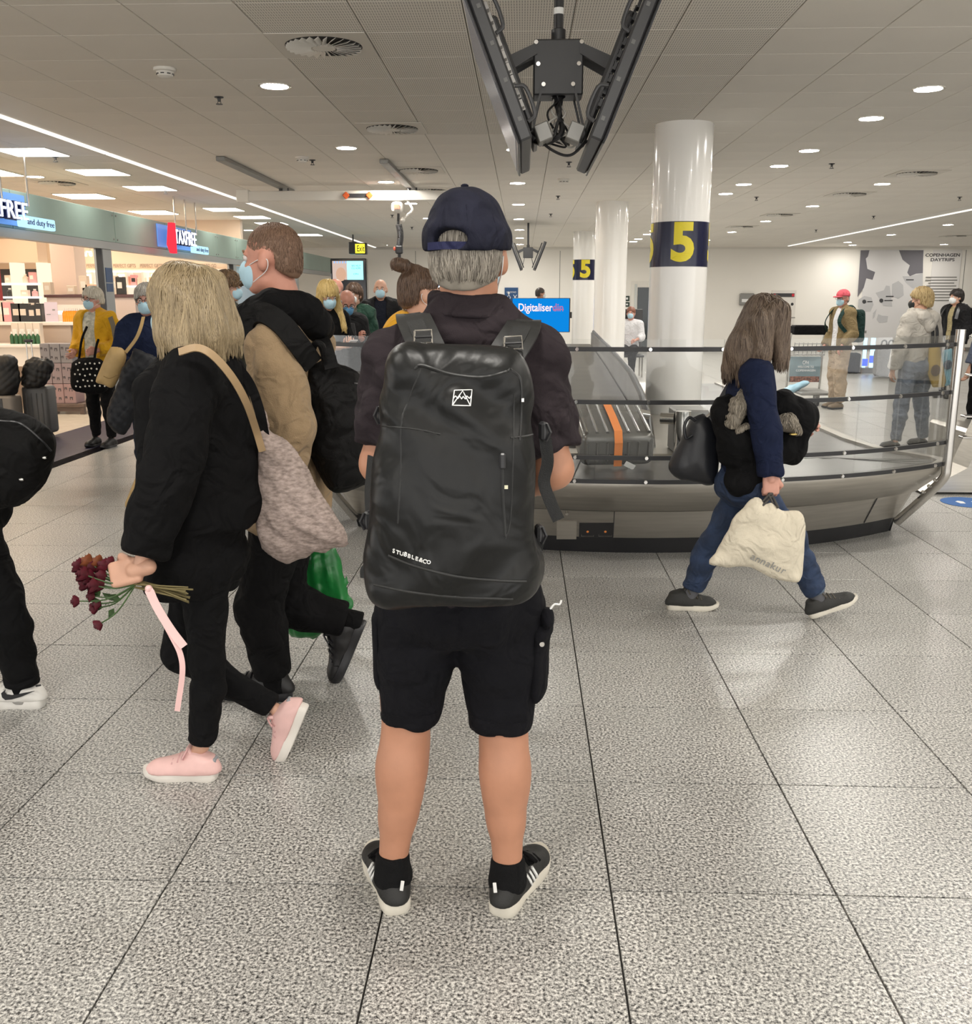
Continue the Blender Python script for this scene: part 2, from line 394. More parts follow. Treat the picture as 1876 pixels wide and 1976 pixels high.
M_white = mat('white_paint', (0.80, 0.77, 0.71), 0.55)
M_wall = mat('wall_paint', (0.90, 0.87, 0.81), 0.7, var=0.02, vscale=0.6)
M_colm = mat('pillar_gloss_white', (0.88, 0.86, 0.82), 0.16, coat=0.3)
M_navy = mat('navy_sign', (0.012, 0.014, 0.045), 0.2)
M_yel = mat('yellow_sign', (0.80, 0.66, 0.02), 0.4)
M_glass = glassmat('barrier_glass')
M_lamp = emat('downlight_glow', WARM, LAMP)
M_panel = emat('square_light_glow', (1.0, 0.95, 0.86), 9.0)
M_grey = mat('mid_grey_metal', (0.28, 0.275, 0.26), 0.45, 0.4)
M_text_dark = mat('dark_print', (0.05, 0.05, 0.055), 0.6)
M_text_white = mat('white_print', (0.85, 0.85, 0.85), 0.6)
def ceiling_mat():
    m = bpy.data.materials.new('slotted_ceiling'); m.use_nodes = True; nt = m.node_tree; N = nt.nodes; L = nt.links; b = N['Principled BSDF']; b.inputs['Roughness'].default_value = 0.75
    g = N.new('ShaderNodeNewGeometry'); sx = N.new('ShaderNodeSeparateXYZ'); L.new(g.outputs['Position'], sx.inputs[0])
    def band(o, per, fr):
        a = N.new('ShaderNodeMath'); a.operation = 'DIVIDE'; a.inputs[1].default_value = per; L.new(o, a.inputs[0])
        c = N.new('ShaderNodeMath'); c.operation = 'FRACT'; L.new(a.outputs[0], c.inputs[0])
        d = N.new('ShaderNodeMath'); d.operation = 'LESS_THAN'; d.inputs[1].default_value = fr; L.new(c.outputs[0], d.inputs[0]); return d.outputs[0]
    mu = N.new('ShaderNodeMath'); mu.operation = 'MULTIPLY'; L.new(band(sx.outputs[0], 0.0145, 0.34), mu.inputs[0]); L.new(band(sx.outputs[1], 0.05, 0.72), mu.inputs[1])
    mx = N.new('ShaderNodeMix'); mx.data_type = 'RGBA'; mx.inputs[6].default_value = (0.84, 0.80, 0.73, 1); mx.inputs[7].default_value = (0.42, 0.395, 0.35, 1)
    L.new(mu.outputs[0], mx.inputs[0]); L.new(mx.outputs[2], b.inputs['Base Color']); MATS['slotted'] = m; return m
M_slot = ceiling_mat(); M_ceil = mat('ceiling_panel_white', (0.83, 0.79, 0.72), 0.7, var=0.03, vscale=0.8)
ZC = 3.07

# ================================================================== floor
def in_view(c, r=0.45):
    d = np.asarray(c, float) - C0; z = d @ fw
    if z < 0.3: return 0
    x = 938 + F * (d @ rt) / z; y = 988 - F * (d @ up) / z; m = r * F / z
    if x < -m or x > W + m or y < -m or y > H + m: return 0
    return 1 / z ** 2
floor = MB().bb((-16, -5, -0.14), (17, 34, -0.012)).build('floor', M_grout, kind='structure')
TX0, TY0, TS = -0.35, P(1000, 1714, Z=0)[1], 0.6
tm = MB().bb((-0.2974, -0.2974, -0.012), (0.2974, 0.2974, 0.0), bev=0.001).build('tile', M_tile, floor)
tmesh = tm.data; tz0 = 0.14 - 0.012
def put_tile(c, mesh, parent, name):
    o = bpy.data.objects.new(name, mesh); COL.objects.link(o); o.parent = parent; o.location = [float(q) for q in (np.asarray(c) - wloc(parent))]; return o
cells = [(TX0 + TS * (i + .5), TY0 + TS * (j + .5)) for i in range(-9 + 2, 27) for j in range(-12, 52)]
cells = [c for c in cells if c[0] > -4.39 and c[0] < 16.5]
SX = -4.39
cells += [(TX0 + TS * (i + .5), TY0 + TS * (j + .5)) for i in range(-26, -7) for j in range(-12, 52) if TX0 + TS * (i + .5) < -9.0]
sc = sorted([(in_view((x, y, 0)), x, y) for x, y in cells], reverse=True)
bpy.data.objects.remove(tm)
for s_, x, y in sc[:300]: put_tile((x, y, -0.012), tmesh, floor, 'tile')
rest = MB()
for s_, x, y in sc[300:]: rest.bb((x - .2982, y - .2982, -0.012), (x + .2982, y + .2982, 0.0))
rest.build('far_tiles', M_tile, floor, kind='stuff')
M_shopfloor = mat('shop_floor', (0.62, 0.55, 0.45), 0.25, var=0.08, vscale=6)
M_viol = mat('violet_strip', (0.022, 0.019, 0.042), 0.45, var=0.15, vscale=8, spec=0.2)
strip_row = MB().bb((-5.44, 2, -0.012), (SX, 33, 0.0)).build('threshold_strip', M_viol, floor)
MB().bb((-16, 2, -0.012), (-5.44, 33, 0.001)).build('shop_paving', M_shopfloor, floor)
# blue distance sticker on the floor
st = P(1856, 969, Z=0.003); stk = root('floor_sticker', (st[0], st[1], 0.0), 'round blue keep-distance sticker on the floor right of the carousel', 'sticker')
MB().lathe([(0.0, 0.001), (0.2, 0.001), (0.2, 0.003), (0.0, 0.003)], (st[0] + 0.05, st[1], 0), 32, caps=False).build('disc', mat('sticker_blue', (0.02, 0.12, 0.38), 0.5), stk)
for a in (-.06, .06):
    MB().prism([(-.02, -.05), (.02, -.05), (.03, .02), (0, .05), (-.03, .02)], (st[0] + .05 + a, st[1], 0.0032), (1, 0, 0), (0, 1, 0), (0, 0, 1), 0.001).build('footprint', M_text_white, stk)

# ================================================================== ceiling
ceiling = MB().bb((-16, -5, ZC + 0.03), (17, 34, ZC + 0.2)).build('ceiling', mat('ceiling_void', (0.05, 0.048, 0.045), 0.9), kind='structure')
CX0, CY0 = -0.33, P(780, 62, Z=ZC)[1]
pm1 = MB().bb((-.2975, -.2975, 0), (.2975, .2975, 0.028), bev=0.003).build('ceiling_panel', M_slot, ceiling); pm2 = MB().bb((-.2975, -.2975, 0), (.2975, .2975, 0.028), bev=0.003).build('ceiling_panel', M_ceil, ceiling)
pmesh1, pmesh2 = pm1.data, pm2.data; bpy.data.objects.remove(pm1); bpy.data.objects.remove(pm2)
ccells = [(CX0 + TS * (i + .5), CY0 + TS * (j + .5)) for i in range(-27, 30) for j in range(-17, 46)]
ccells = [c for c in ccells if c[0] < 16.5 and not (-4.66 < c[0] < -4.2)]
cs = sorted([(in_view((x, y, ZC)), x, y) for x, y in ccells], reverse=True)
for s_, x, y in cs[:300]:
    put_tile((x, y, ZC), pmesh1 if (x < 1.4 and y < 9.6 and x > -1.6) else pmesh2, ceiling, 'ceiling_panel')
rest = MB()
for s_, x, y in cs[300:]: rest.bb((x - .2975, y - .2975, ZC), (x + .2975, y + .2975, ZC + .028))
rest.build('far_ceiling_panels', M_ceil, ceiling, kind='stuff')
# linear light channels
def channel(x, y0, y1, name, label, xl=-.32, xr=.32):
    r = root(name, (x, y0, ZC - 0.04), label, 'light strip')
    n = max(1, int((y1 - y0) / 2.4)); L_ = (y1 - y0) / n
    MB().bb((x + xl, y0, ZC - .004), (x + xr, y1, ZC + .03)).build('channel', M_white, r)
    for k in range(n):
        MB().bb((x - .028, y0 + k * L_ + .02, ZC - .02), (x + .028, y0 + (k + 1) * L_ - .02, ZC - .0045)).build('diffuser', emat('cove_glow', (1, .93, .82), 1.1), r)
channel(-4.42, 3.5, 29.9, 'ceiling_light_strip', 'long white linear ceiling light running beside the shop front', -.115, .495)
channel(7.75, 16.5, 29.5, 'ceiling_light_strip', 'long white linear ceiling light on the right side of the hall')
# downlights
dl = root('downlight', (0, 0, 0), 'x', 'ceiling light', 'round ceiling downlights')
MB().lathe([(0.118, ZC - .006), (0.118, ZC + .002), (0.1, ZC + .002), (0.1, ZC - .006)], (0, 0, 0), 28, caps=False).build('rim', M_white, dl)
lamp = mobj('lens', [(0.1 * math.cos(-2 * math.pi * i / 20), 0.1 * math.sin(-2 * math.pi * i / 20), ZC - .002) for i in range(20)], [tuple(range(20))], M_lamp, dl)
spots = []
spots += [(-1.82, 7.5 + 2.96 * k) for k in range(-4, 8)]
spots += [(-0.075, 10.63 + 2.99 * k) for k in range(0, 7)] + [(-0.075, y) for y in (-1.3, 1.6)]
for k in range(-4, 7): spots += [(2.99, 7.77 + 3.05 * k), (2.99, 8.97 + 3.05 * k)]
spots += [(4.85, 13.9 + 3.2 * k) for k in range(0, 5)] + [(8.9, 15 + 3.2 * k) for k in range(0, 5)] + [(6.6, -1 + 3.1 * k) for k in range(0, 6)] + [(-6.2, 12.7), (-6.2, 22.5), (12, 24), (12, 29), (9.5, 29.2), (-4.0, 28.8)]
WORDS_N = ('nearest', 'second', 'third', 'fourth', 'fifth', 'sixth', 'seventh', 'eighth', 'ninth', 'tenth', 'eleventh', 'twelfth', 'thirteenth', 'fourteenth', 'fifteenth', 'sixteenth', 'seventeenth', 'eighteenth', 'nineteenth', 'twentieth', 'twenty-first', 'twenty-second', 'twenty-third')
rowname = {-1.82: 'in the row left of the hanging monitors', -0.075: 'in the row behind the cap-wearing man', 2.99: 'in the row right of the front numbered pillar', 4.85: 'in the second row right of the pillars', 8.9: 'in the row near the daytrips map', 6.6: 'in the row at the right edge', -6.2: 'above the shop sign', 12: 'at the far right of the hall', 9.5: 'in front of the daytrips map', -4.0: 'beside the yellow hanging sign'}
cntr = {}
vis = sorted([(y, x) for x, y in spots])
for y, x in vis:
    seen = in_view((x, y, ZC), 0.15) > 0
    if seen: cntr[x] = cntr.get(x, 0) + 1
    lab = 'round white ceiling downlight, ' + (WORDS_N[cntr[x] - 1] + ' ' + rowname[x] if seen else 'not in view, of the rows behind and beside the camera')
    dup(dl, (x, y, 0), lab)
for c_ in list(dl.children): bpy.data.objects.remove(c_)
bpy.data.objects.remove(dl)
# square light panels over the shop front
k = 0
for (px, py) in ((60, 293), (190, 332), (290, 363), (432, 404), (487, 419), (524, 431), (596, 453)):
    p = P(px, py, Z=ZC); k += 1
    r = root('square_ceiling_light', (p[0], p[1], ZC), 'square glowing ceiling panel light before the shop, ' + WORDS_N[k - 1] + ' from the camera', 'ceiling light', 'square ceiling lights')
    MB().bb((p[0] - .3, p[1] - .3, ZC - .006), (p[0] + .3, p[1] + .3, ZC - .001)).build('frame', M_white, r)
    MB().bb((p[0] - .28, p[1] - .28, ZC - .009), (p[0] + .28, p[1] + .28, ZC - .0065)).build('diffuser', M_panel, r)
# swirl air diffusers
vr = root('air_diffuser', (0, 0, 0), 'x', 'air vent', 'round swirl air vents in the ceiling')
MB().bb((-.297, -.297, ZC - .006), (.297, .297, ZC - .001)).build('plate', mat('vent_plate', (0.72, 0.68, 0.61), 0.6), vr)
MB().lathe([(0.0, ZC - .0075), (0.235, ZC - .0075), (0.235, ZC - .0062), (0, ZC - .0062)], (0, 0, 0), 36, caps=False).build('throat', mat('vent_throat', (0.03, 0.028, 0.026), .8), vr)
for i in range(28):
    a = 2 * math.pi * i / 28; R_ = rotm((0, 0, 1), a) @ rotm((1, 0, 0), 0.6)
    MB().box((0.155 * math.cos(a), 0.155 * math.sin(a), ZC - .016), (0.15, 0.03, 0.002), R_).build('vane', M_white, vr)
MB().lathe([(0.0, ZC - .022), (0.07, ZC - .02), (0.078, ZC - .008), (0, ZC - .008)], (0, 0, 0), 20, caps=False).build('hub', M_white, vr)
vents = [((625, 87), 'nearest, beside the front ceiling light'), ((757, 247), 'second on the left side'), ((808, 328), 'just before the white hoist beam'), ((832, 367), 'behind the white hoist beam'), ((1770, 334), 'nearest on the right side'), ((1640, 374), 'second on the right side'), ((1505, 414), 'third on the right side'), ((1432, 437), 'farthest on the right side'), ((110, 352), 'above the shop fascia'), ((1845, 455), 'in the far right corner')]
for (q, l) in vents:
    p = P(*q, Z=ZC); dup(vr, (p[0], p[1], -0.001), 'round swirl air vent in a square plate, ' + l)
for c_ in list(vr.children): bpy.data.objects.remove(c_)
bpy.data.objects.remove(vr)
# smoke detectors and sprinklers
for q, l in (((318, 132), 'nearest, upper left of the ceiling'), ((583, 303), 'above the white hoist beam'), ((1088, 345), 'right below the hanging monitors')):
    p = P(*q, Z=ZC); r = root('smoke_detector', (p[0], p[1], ZC), 'white round smoke detector on the ceiling, ' + l, 'smoke detector', 'smoke detectors')
    MB().lathe([(0.075, ZC + .001), (0.075, ZC - .018), (0.062, ZC - .022)], p * A(1, 1, 0), 24).build('base', M_white, r, True)
    MB().lathe([(0.058, ZC - .0222), (0.05, ZC - .05), (0.03, ZC - .06), (0.005, ZC - .062)], p * A(1, 1, 0), 20).build('head', M_white, r, True)
    for i in range(8):
        a = i * math.pi / 4; MB().box((p[0] + .053 * math.cos(a), p[1] + .053 * math.sin(a), ZC - .038), (.01, .022, .006), rotm((0, 0, 1), a)).build('slot', M_dark, r)
for q, l in (((423, 195), 'nearest, left of the front air vent'), ((603, 314), 'above the hoist beam'), ((1605, 321), 'right side, nearest'), ((1098, 318), 'below the hanging monitors'), ((1460, 384), 'right of the front pillar'), ((107, 308), 'beside the square lights, nearest'), ((319, 371), 'beside the square lights, second'), ((1686, 420), 'far right'), ((1852, 384), 'rightmost'), ((1077, 382), 'left of the second pillar'), ((795, 441), 'beside the hoist, far'), ((757, 418), 'beside the hoist'), ((1575, 446), 'far, right of the pillars'), ((1063, 416), 'far, left of the pillars')):
    p = P(*q, Z=ZC - .03); r = root('sprinkler', (p[0], p[1], ZC), 'small dark ceiling sprinkler head, ' + l, 'sprinkler', 'ceiling sprinklers')
    MB().lathe([(0.035, ZC), (0.035, ZC - .006), (0.014, ZC - .012), (0.012, ZC - .035)], p * A(1, 1, 0), 14).build('body', M_dark, r, True)
    MB().lathe([(0.026, ZC - .055), (0.026, ZC - .051)], p * A(1, 1, 0), 14).build('deflector', M_dark, r)
    for s_ in (-1, 1): MB().cyl((p[0] + s_ * .012, p[1], ZC - .035), (p[0] + s_ * .012, p[1], ZC - .053), .003, n=6).build('arm', M_dark, r)

# ================================================================== far walls
WY = 30.2
wall_back = MB().bb((-16, WY, 0), (17, WY + .2, ZC + .03)).build('wall_back', M_wall, kind='structure')
for px in (803, 1080, 1857):
    p = P(px, 560, Y=WY); MB().bb((p[0] - .008, WY - .006, .12), (p[0] + .008, WY, ZC - .1)).build('panel_joint', M_grey, wall_back)
MB().bb((-16, WY - .05, ZC - .06), (17, WY, ZC)).build('trim_1', M_white, kind='structure')
MB().bb((-16, WY - .02, 0), (17, WY, .12)).build('baseboard_back', M_grey, kind='structure')
MB().bb((16.7, 2, 0), (16.9, WY, ZC + .03)).build('wall_right', M_wall, kind='structure')

# ================================================================== pillars
def band_text(txt, cx, cy, R, ang, z, size, m, parent, off=0.0):
    v, f = text_geo(txt, 1.0, off); bm = bmesh.new(); vs = [bm.verts.new(p) for p in v]
    for q in f:
        try: bm.faces.new([vs[i] for i in q])
        except Exception: pass
    bmesh.ops.triangulate(bm, faces=bm.faces)
    for _ in range(2): bmesh.ops.subdivide_edges(bm, edges=[e for e in bm.edges if e.calc_length() > 0.09], cuts=1, use_grid_fill=True)
    bmesh.ops.triangulate(bm, faces=bm.faces); bm.verts.index_update()
    out = []; 
    for q in bm.verts:
        a = ang + q.co.x * size / R; out.append((cx + R * math.cos(a), cy + R * math.sin(a), z + q.co.y * size))
    fs = [[q.index for q in p.verts] for p in bm.faces]; bm.free(); return mobj('lettering', out, fs, m, parent)
for (y, lab, num, z0, z1) in ((9.24, 'front glossy white pillar with a large yellow 5 on a navy band', 1, 1.835, 2.225), (16.3, 'plain white round pillar without a number, second in the row', 0, 0, 0), (23.3, 'farthest white pillar with a small-looking yellow 5 on navy', 1, 1.98, 2.44)):
    x = 1.435; r = root('pillar', (x, y, 0), lab, 'pillar')
    MB().lathe([(0.26, 0.0), (0.26, ZC)], (x, y, 0), 64).build('shaft', M_colm, r, True)
    if num:
        MB().lathe([(0.2615, z0), (0.2625, z0), (0.2625, z1), (0.2615, z1)], (x, y, 0), 64, caps=False).build('band', M_navy, r, True)
        a0 = math.atan2(-y, -x) + 0.13
        for k in range(4): band_text('5', x, y, 0.264, a0 + k * math.pi / 2, (z0 + z1) / 2, (z1 - z0) * 1.14, M_yel, r, 0.042)
MB().lathe([(0.35, 0.0), (0.35, 0.1), (0.26, 0.12)], (1.435, 16.3, 0), 32, caps=False).build('trim_2', M_white, kind='structure')
# ================================================================== baggage carousel
def carousel():
    cx, cy, R = 0.7, 8.74, 3.2
    a1 = math.asin((2.76 - cx) / R); rim = []
    for i in range(33):
        a = -a1 + 2 * a1 * i / 32; rim.append((cx + R * math.sin(a), cy - R * math.cos(a)))
    right = [(2.86, 6.45), (2.86, 6.62), (2.76, 6.82), (2.63, 7.05), (2.57, 7.5), (2.57, 9.5), (2.57, 12.6)]
    left = [(2 * cx - x, y) for x, y in right]
    out = left[::-1] + rim + right                      # open outline, from back left round the front to back right
    out = [A(x, y, 0) for x, y in out]
    def inset(d):
        res = []
        for i, p in enumerate(out):
            t = nrm(out[min(i + 1, len(out) - 1)] - out[max(i - 1, 0)]); n = A(-t[1], t[0], 0); res.append(p + n * d)
        return res
    def sheet(mb, rows, closed=False):
        k = len(rows[0]); v = [q for r_ in rows for q in r_]; f = [(i * k + j, i * k + j + 1, (i + 1) * k + j + 1, (i + 1) * k + j) for i in range(len(rows) - 1) for j in range(k - 1)]
        mb.add(v, f); return mb
    def at(d, z): return [A(p[0], p[1], z) for p in inset(d)]
    r = root('baggage_carousel', (cx, 9.0, 0), 'stainless steel baggage carousel with dark rubber belt behind the man with the backpack', 'carousel')
    kick = sheet(MB(), [at(.34, 0.0), at(.31, .115), at(.36, .115)]).build('kick_plate', M_black, r)
    sheet(MB(), [at(.30, .105), at(.215, .29), at(.24, .29)]).build('lower_skirt', M_steel, r, True)
    sheet(MB(), [at(.18, .30), at(.02, .44), at(0.0, .475), at(0.0, .50), at(.03, .505), at(.09, .505), at(.09, .47)]).build('upper_skirt', M_steel, r, True)
    # seams on the skirts
    for i in (12, 22, 30, 36):
        p = at(.296, .11)[i]; q = at(.214, .288)[i]; n = nrm(out[i] - A(cx, cy, 0)); MB().tube([p + n * .002, q + n * .002], .003, 5).build('seam', M_dark, r)
    # belt: overlapping slats, a ring of plates
    I0, I1 = at(.09, .475), at(1.05, .475)
    inner = []
    for p in I1: inner.append(A(min(max(p[0], -.15), 1.62), max(p[1], 6.62), .475))
    belt = MB(); n = 0
    def lerp(a, b, t): return a + (b - a) * t
    seq = []
    for i in range(len(I0) - 1):
        m = max(1, int(round(np.linalg.norm(I0[i + 1] - I0[i]) / .17)))
        for k in range(m): seq.append((lerp(I0[i], I0[i + 1], k / m), lerp(inner[i], inner[i + 1], k / m)))
    seq.append((I0[-1], inner[-1]))
    bl = sheet(MB(), [[a for a, b in seq], [b for a, b in seq]]).build('belt', M_belt, r)
    for k in range(0, len(seq) - 1):
        (a, b), (c, d) = seq[k], seq[k + 1]; z = A(0, 0, .002); z2 = A(0, 0, .012)
        mm = [lerp(a, b, .5) * .96 + lerp(c, d, .5) * .04]
        v = [a + z, b + z, d + z2, c + z2]; v += [p - A(0, 0, .006) for p in v]
        if np.linalg.norm(a - c) < .02: continue
        MB().add(v, [(0, 1, 2, 3), (7, 6, 5, 4), (0, 4, 5, 1), (1, 5, 6, 2), (2, 6, 7, 3), (3, 7, 4, 0)]).build('slat', M_belt, bl)
    # inner island, infeed ramp with side walls
    MB().bb((-.15, 6.66, .3), (1.62, 12.6, .50), bev=.02).build('island', M_steel, r)
    ramp = [(6.95, .50), (7.25, .56), (8.2, .67), (10.5, .82), (13.0, .95)]
    MB().strip([A(.48, y, z) for y, z in ramp], [A(.42, 0, 0)] * 5, A(0, 0, 1), .02).build('infeed_belt', M_belt, r)
    MB().strip([A(.30, y, z + .021) for y, z in ramp], [A(.012, 0, 0)] * 5, A(0, 0, 1), .004).build('belt_seam', M_grey, r)
    for sx in (-1, 1):
        x = .48 + sx * .46; w = MB(); tops = [(6.95, .52), (7.2, .70), (7.6, .82), (8.4, .93), (10.5, 1.03), (13, 1.12)]
        v = []
        for y, z in tops: v += [(x - .03, y, .45), (x + .03, y, .45), (x + .03, y, z), (x - .03, y, z)]
        f = []
        for i in range(len(tops) - 1):
            for j in range(4): f.append((i * 4 + j, i * 4 + (j + 1) % 4, i * 4 + 4 + (j + 1) % 4, i * 4 + 4 + j))
        w.add(v, f + [(3, 2, 1, 0), (20, 21, 22, 23)]).build('ramp_wall', mat('steel_dark', (.3, .29, .275), .35, .7, var=.1, vscale=3), r)
        MB().tube([A(x, y, z + .012) for y, z in tops], .018, 8).build('ramp_rail', M_dark, r, True)
    MB().bb((.05, 6.96, .5), (.92, 7.4, .512)).build('transfer_plate', M_steel, r)
    # bumper roller beside the ramp
    MB().bb((1.06, 6.72, .50), (1.30, 7.0, .80), bev=.01).build('roller_housing', M_grey, r)
    MB().cyl((1.11, 6.66, .49), (1.11, 6.66, .80), .055, n=20).build('roller', M_chrome, r, True)
    MB().tube([A(.97, 6.75, .74), A(1.06, 6.72, .74)], .04, 14).build('roller_cap', M_chrome, r, True)
    # service panel with controls on the skirt
    i = 19
    def skirt_pt(px, py): return P(px, py, Y=5.685)
    for (x0, y0, x1, y1, m, nm, th) in ((1074, 999, 1112, 1037, M_steel, 'access_hatch', .006), (1117, 1003, 1183, 1034, M_black, 'control_recess', .008)):
        a, b, c, d = skirt_pt(x0, y1), skirt_pt(x1, y1), skirt_pt(x1, y0), skirt_pt(x0, y0)
        tl = A(0, -.085 * .9, 0)
        for q in (c, d): q += A(0, -.045, 0)
        n_ = A(0, -1, -.4); v = [p + n_ * .012 for p in (a, b, c, d)]; v += [p + n_ * (.012 + th) for p in (a, b, c, d)]
        ob = MB().add(v, [(3, 2, 1, 0), (4, 5, 6, 7), (0, 1, 5, 4), (1, 2, 6, 5), (2, 3, 7, 6), (3, 0, 4, 7)]).build(nm, m, r)
        if nm == 'control_recess':
            for (u0, u1) in ((1122, 1145), (1155, 1180)):
                q = [skirt_pt(u0, 1030) + n_ * .022, skirt_pt(u1, 1030) + n_ * .022, skirt_pt(u1, 1007) + n_ * .022 + A(0, -.03, 0), skirt_pt(u0, 1007) + n_ * .022 + A(0, -.03, 0)]
                MB().tube(q + [q[0]], .004, 5).build('bracket', M_steel2, ob)
                c_ = (q[0] + q[2]) / 2; MB().ball(c_ + A(0, 0, -.005), .009, 8).build('button', mat('orange_button', (.8, .25, .05), .4), ob)
                MB().tube([c_ + A(-.02, 0, .012), c_ + A(0, 0, -.002), c_ + A(.015, 0, .008)], .003, 5).build('wire', mat('orange_button', (0, 0, 0)), ob)
    pk = skirt_pt(1093, 984); MB().tube([pk + A(0, -.05, 0), pk + A(0, -.075, -.01)], .009, 10).build('key_switch', M_steel2, r)

    # ---------------------------------------------------------------- glass barrier on the carousel's front rim
    fence = root('glass_barrier', (cx, cy - R, .5), 'curved glass barrier with four black rails along the carousel front', 'barrier')
    pts = rim; zt = [P(1300, y, Y=5.55)[2] for y in (655, 674, 776, 883, 929)]
    def rp(t, d, z):
        a = -a1 + 2 * a1 * t; return A(cx + (R + d) * math.sin(a), cy - (R + d) * math.cos(a), z)
    NP = 5
    for k in range(NP):
        v = []; f = []; m = 8
        for i in range(m + 1):
            t = (k + .004 + (.992) * i / m) / NP
            for d, z in ((-.005, zt[4] - .01), (.005, zt[4] - .01), (.005, zt[0]), (-.005, zt[0])): v.append(rp(t, d, z))
        for i in range(m):
            for j in range(4): f.append((i * 4 + j, i * 4 + (j + 1) % 4, i * 4 + 4 + (j + 1) % 4, i * 4 + 4 + j))
        f += [(3, 2, 1, 0), (m * 4, m * 4 + 1, m * 4 + 2, m * 4 + 3)]
        MB().add(v, f).build('pane', M_glass, fence)
    for z in zt[1:]:
        v = []; f = []; m = 40; hh = .0125
        for i in range(m + 1):
            for d, q in ((.006, -hh), (.022, -hh), (.022, hh), (.006, hh)): v.append(rp(i / m, d, z + q))
        for i in range(m):
            for j in range(4): f.append((i * 4 + j, i * 4 + (j + 1) % 4, i * 4 + 4 + (j + 1) % 4, i * 4 + 4 + j))
        f += [(3, 2, 1, 0), (m * 4, m * 4 + 1, m * 4 + 2, m * 4 + 3)]
        rail = MB().add(v, f).build('rail', M_black, fence, True)
        for i in range(11):
            t = (i + .55) / 11; n_ = nrm(rp(t, 1, z) - rp(t, 0, z)); MB().tube([rp(t, .022, z), rp(t, .03, z)], [.013, .010], 10).build('bolt', M_chrome, rail, True)
    for t, nm in ((.985, 'post'), (0.015, 'post')):
        path = [rp(t, -.27, .08), rp(t, -.10, .27), rp(t, .02, .42), rp(t, .035, .50), rp(t, .035, .7), rp(t, .035, zt[0] + .03)]
        po = MB().tube(spline(path, 6), .030, 14).build(nm, M_steel2, fence, True)
        MB().tube([rp(t, .035, zt[0] + .031), rp(t, .035, zt[0] + .037)], .031, 14).build('cap', M_steel2, po, True)
        for q in range(3):
            e = path[1] + (path[2] - path[1]) * (.25 + q * .3); MB().ball(e + A(-.035 if t else .035, 0, .01), .012, 8).build('bolt', M_chrome, po)
carousel()

# ---------------------------------------------------------------- second carousel's steel end at the right edge
def side_unit():
    r = root('steel_conveyor_end', (3.9, 8.3, 0), 'stainless conveyor end with uprights and glass at the right edge, behind the barrier post', 'conveyor')
    x0 = 3.72
    for (x, y, z1) in ((3.70, 7.9, 1.30), (3.82, 7.9, 1.38)):
        u = MB().bb((x - .03, y - .03, 0), (x + .03, y + .03, z1), bev=.008).build('upright', M_steel2, r)
    for z in (.45, .62, .95, 1.25): MB().bb((3.55, 7.86, z), (3.72, 7.94, z + .018), bev=.004).build('bracket', M_steel2, r)
    MB().prism([(0, 0), (.75, 0), (.75, .62), (.5, .62), (.35, .2)], (3.25, 7.82, .02), (1, 0, 0), (0, 0, 1), (0, 1, 0), .3).build('chute', M_steel, r)
    MB().bb((3.86, 7.6, .1), (5.6, 7.62, 1.40)).build('pane', M_glass, r)
    for z in (.3, .62, .95, 1.22): MB().bb((3.86, 7.575, z), (5.6, 7.598, z + .028)).build('rail', M_black, r)
    MB().bb((3.95, 7.7, 0), (5.8, 9.5, .42), bev=.03).build('body', M_steel, r)
side_unit()

# ---------------------------------------------------------------- ribbed suitcase on the belt
def rib_case():
    c = A(0.61, 6.36, .492); R_ = rotm((1, 0, 0), math.radians(14)) @ rotm((0, 0, 1), math.radians(4))
    r = root('ribbed_suitcase', c, 'grey ribbed hard-shell suitcase with an orange strap lying on the carousel belt', 'suitcase')
    def T(x, y, z): return c + R_ @ A(x, y, z)
    w, l, h = .48, .62, .23
    MB().box(T(0, l / 2 - .16, h / 2 + .035), (w, l, h), R_, bev=.055, seg=4).build('shell', mat('case_grey', (.15, .145, .135), .25, .35, var=.06, vscale=4), r, True)
    for i in range(7):
        x = -.2 + i * .0667
        MB().tube([T(x, -.13, h + .033), T(x, l - .20, h + .033)], .011, 8).build('rib', mat('case_grey', (0, 0, 0)), r, True)
        MB().tube([T(x, -.163, .08), T(x, -.163, h - .02)], .009, 8).build('rib', mat('case_grey', (0, 0, 0)), r, True)
    om = mat('orange_strap', (.86, .25, .035), .7, bump=.2)
    MB().strip([T(.0, l - .2, h + .045), T(.0, .1, h + .05), T(.0, -.13, h + .045), T(0, -.175, h - .02), T(0, -.178, .05)], [R_ @ A(.026, 0, 0)] * 5, [R_ @ A(0, 0, 1)] * 2 + [R_ @ A(0, -.7, .7)] + [R_ @ A(0, -1, 0)] * 2, .003).build('strap', om, r)
    MB().tube(spline([T(-.06, -.165, .12), T(-.05, -.20, .115), T(.05, -.20, .115), T(.06, -.165, .12)], 5), .011, 8).build('carry_handle', M_black, r, True)
    MB().box(T(.075, -.195, .06), (.07, .003, .035), R_ @ rotm((0, 1, 0), .5)).build('paper_tag', mat('paper', (.85, .85, .83), .7), r)
    MB().tube([T(.21, .3, h + .0), T(.28, .32, h - .02)], .03, 10).build('wheel', M_chrome, r, True)
rib_case()
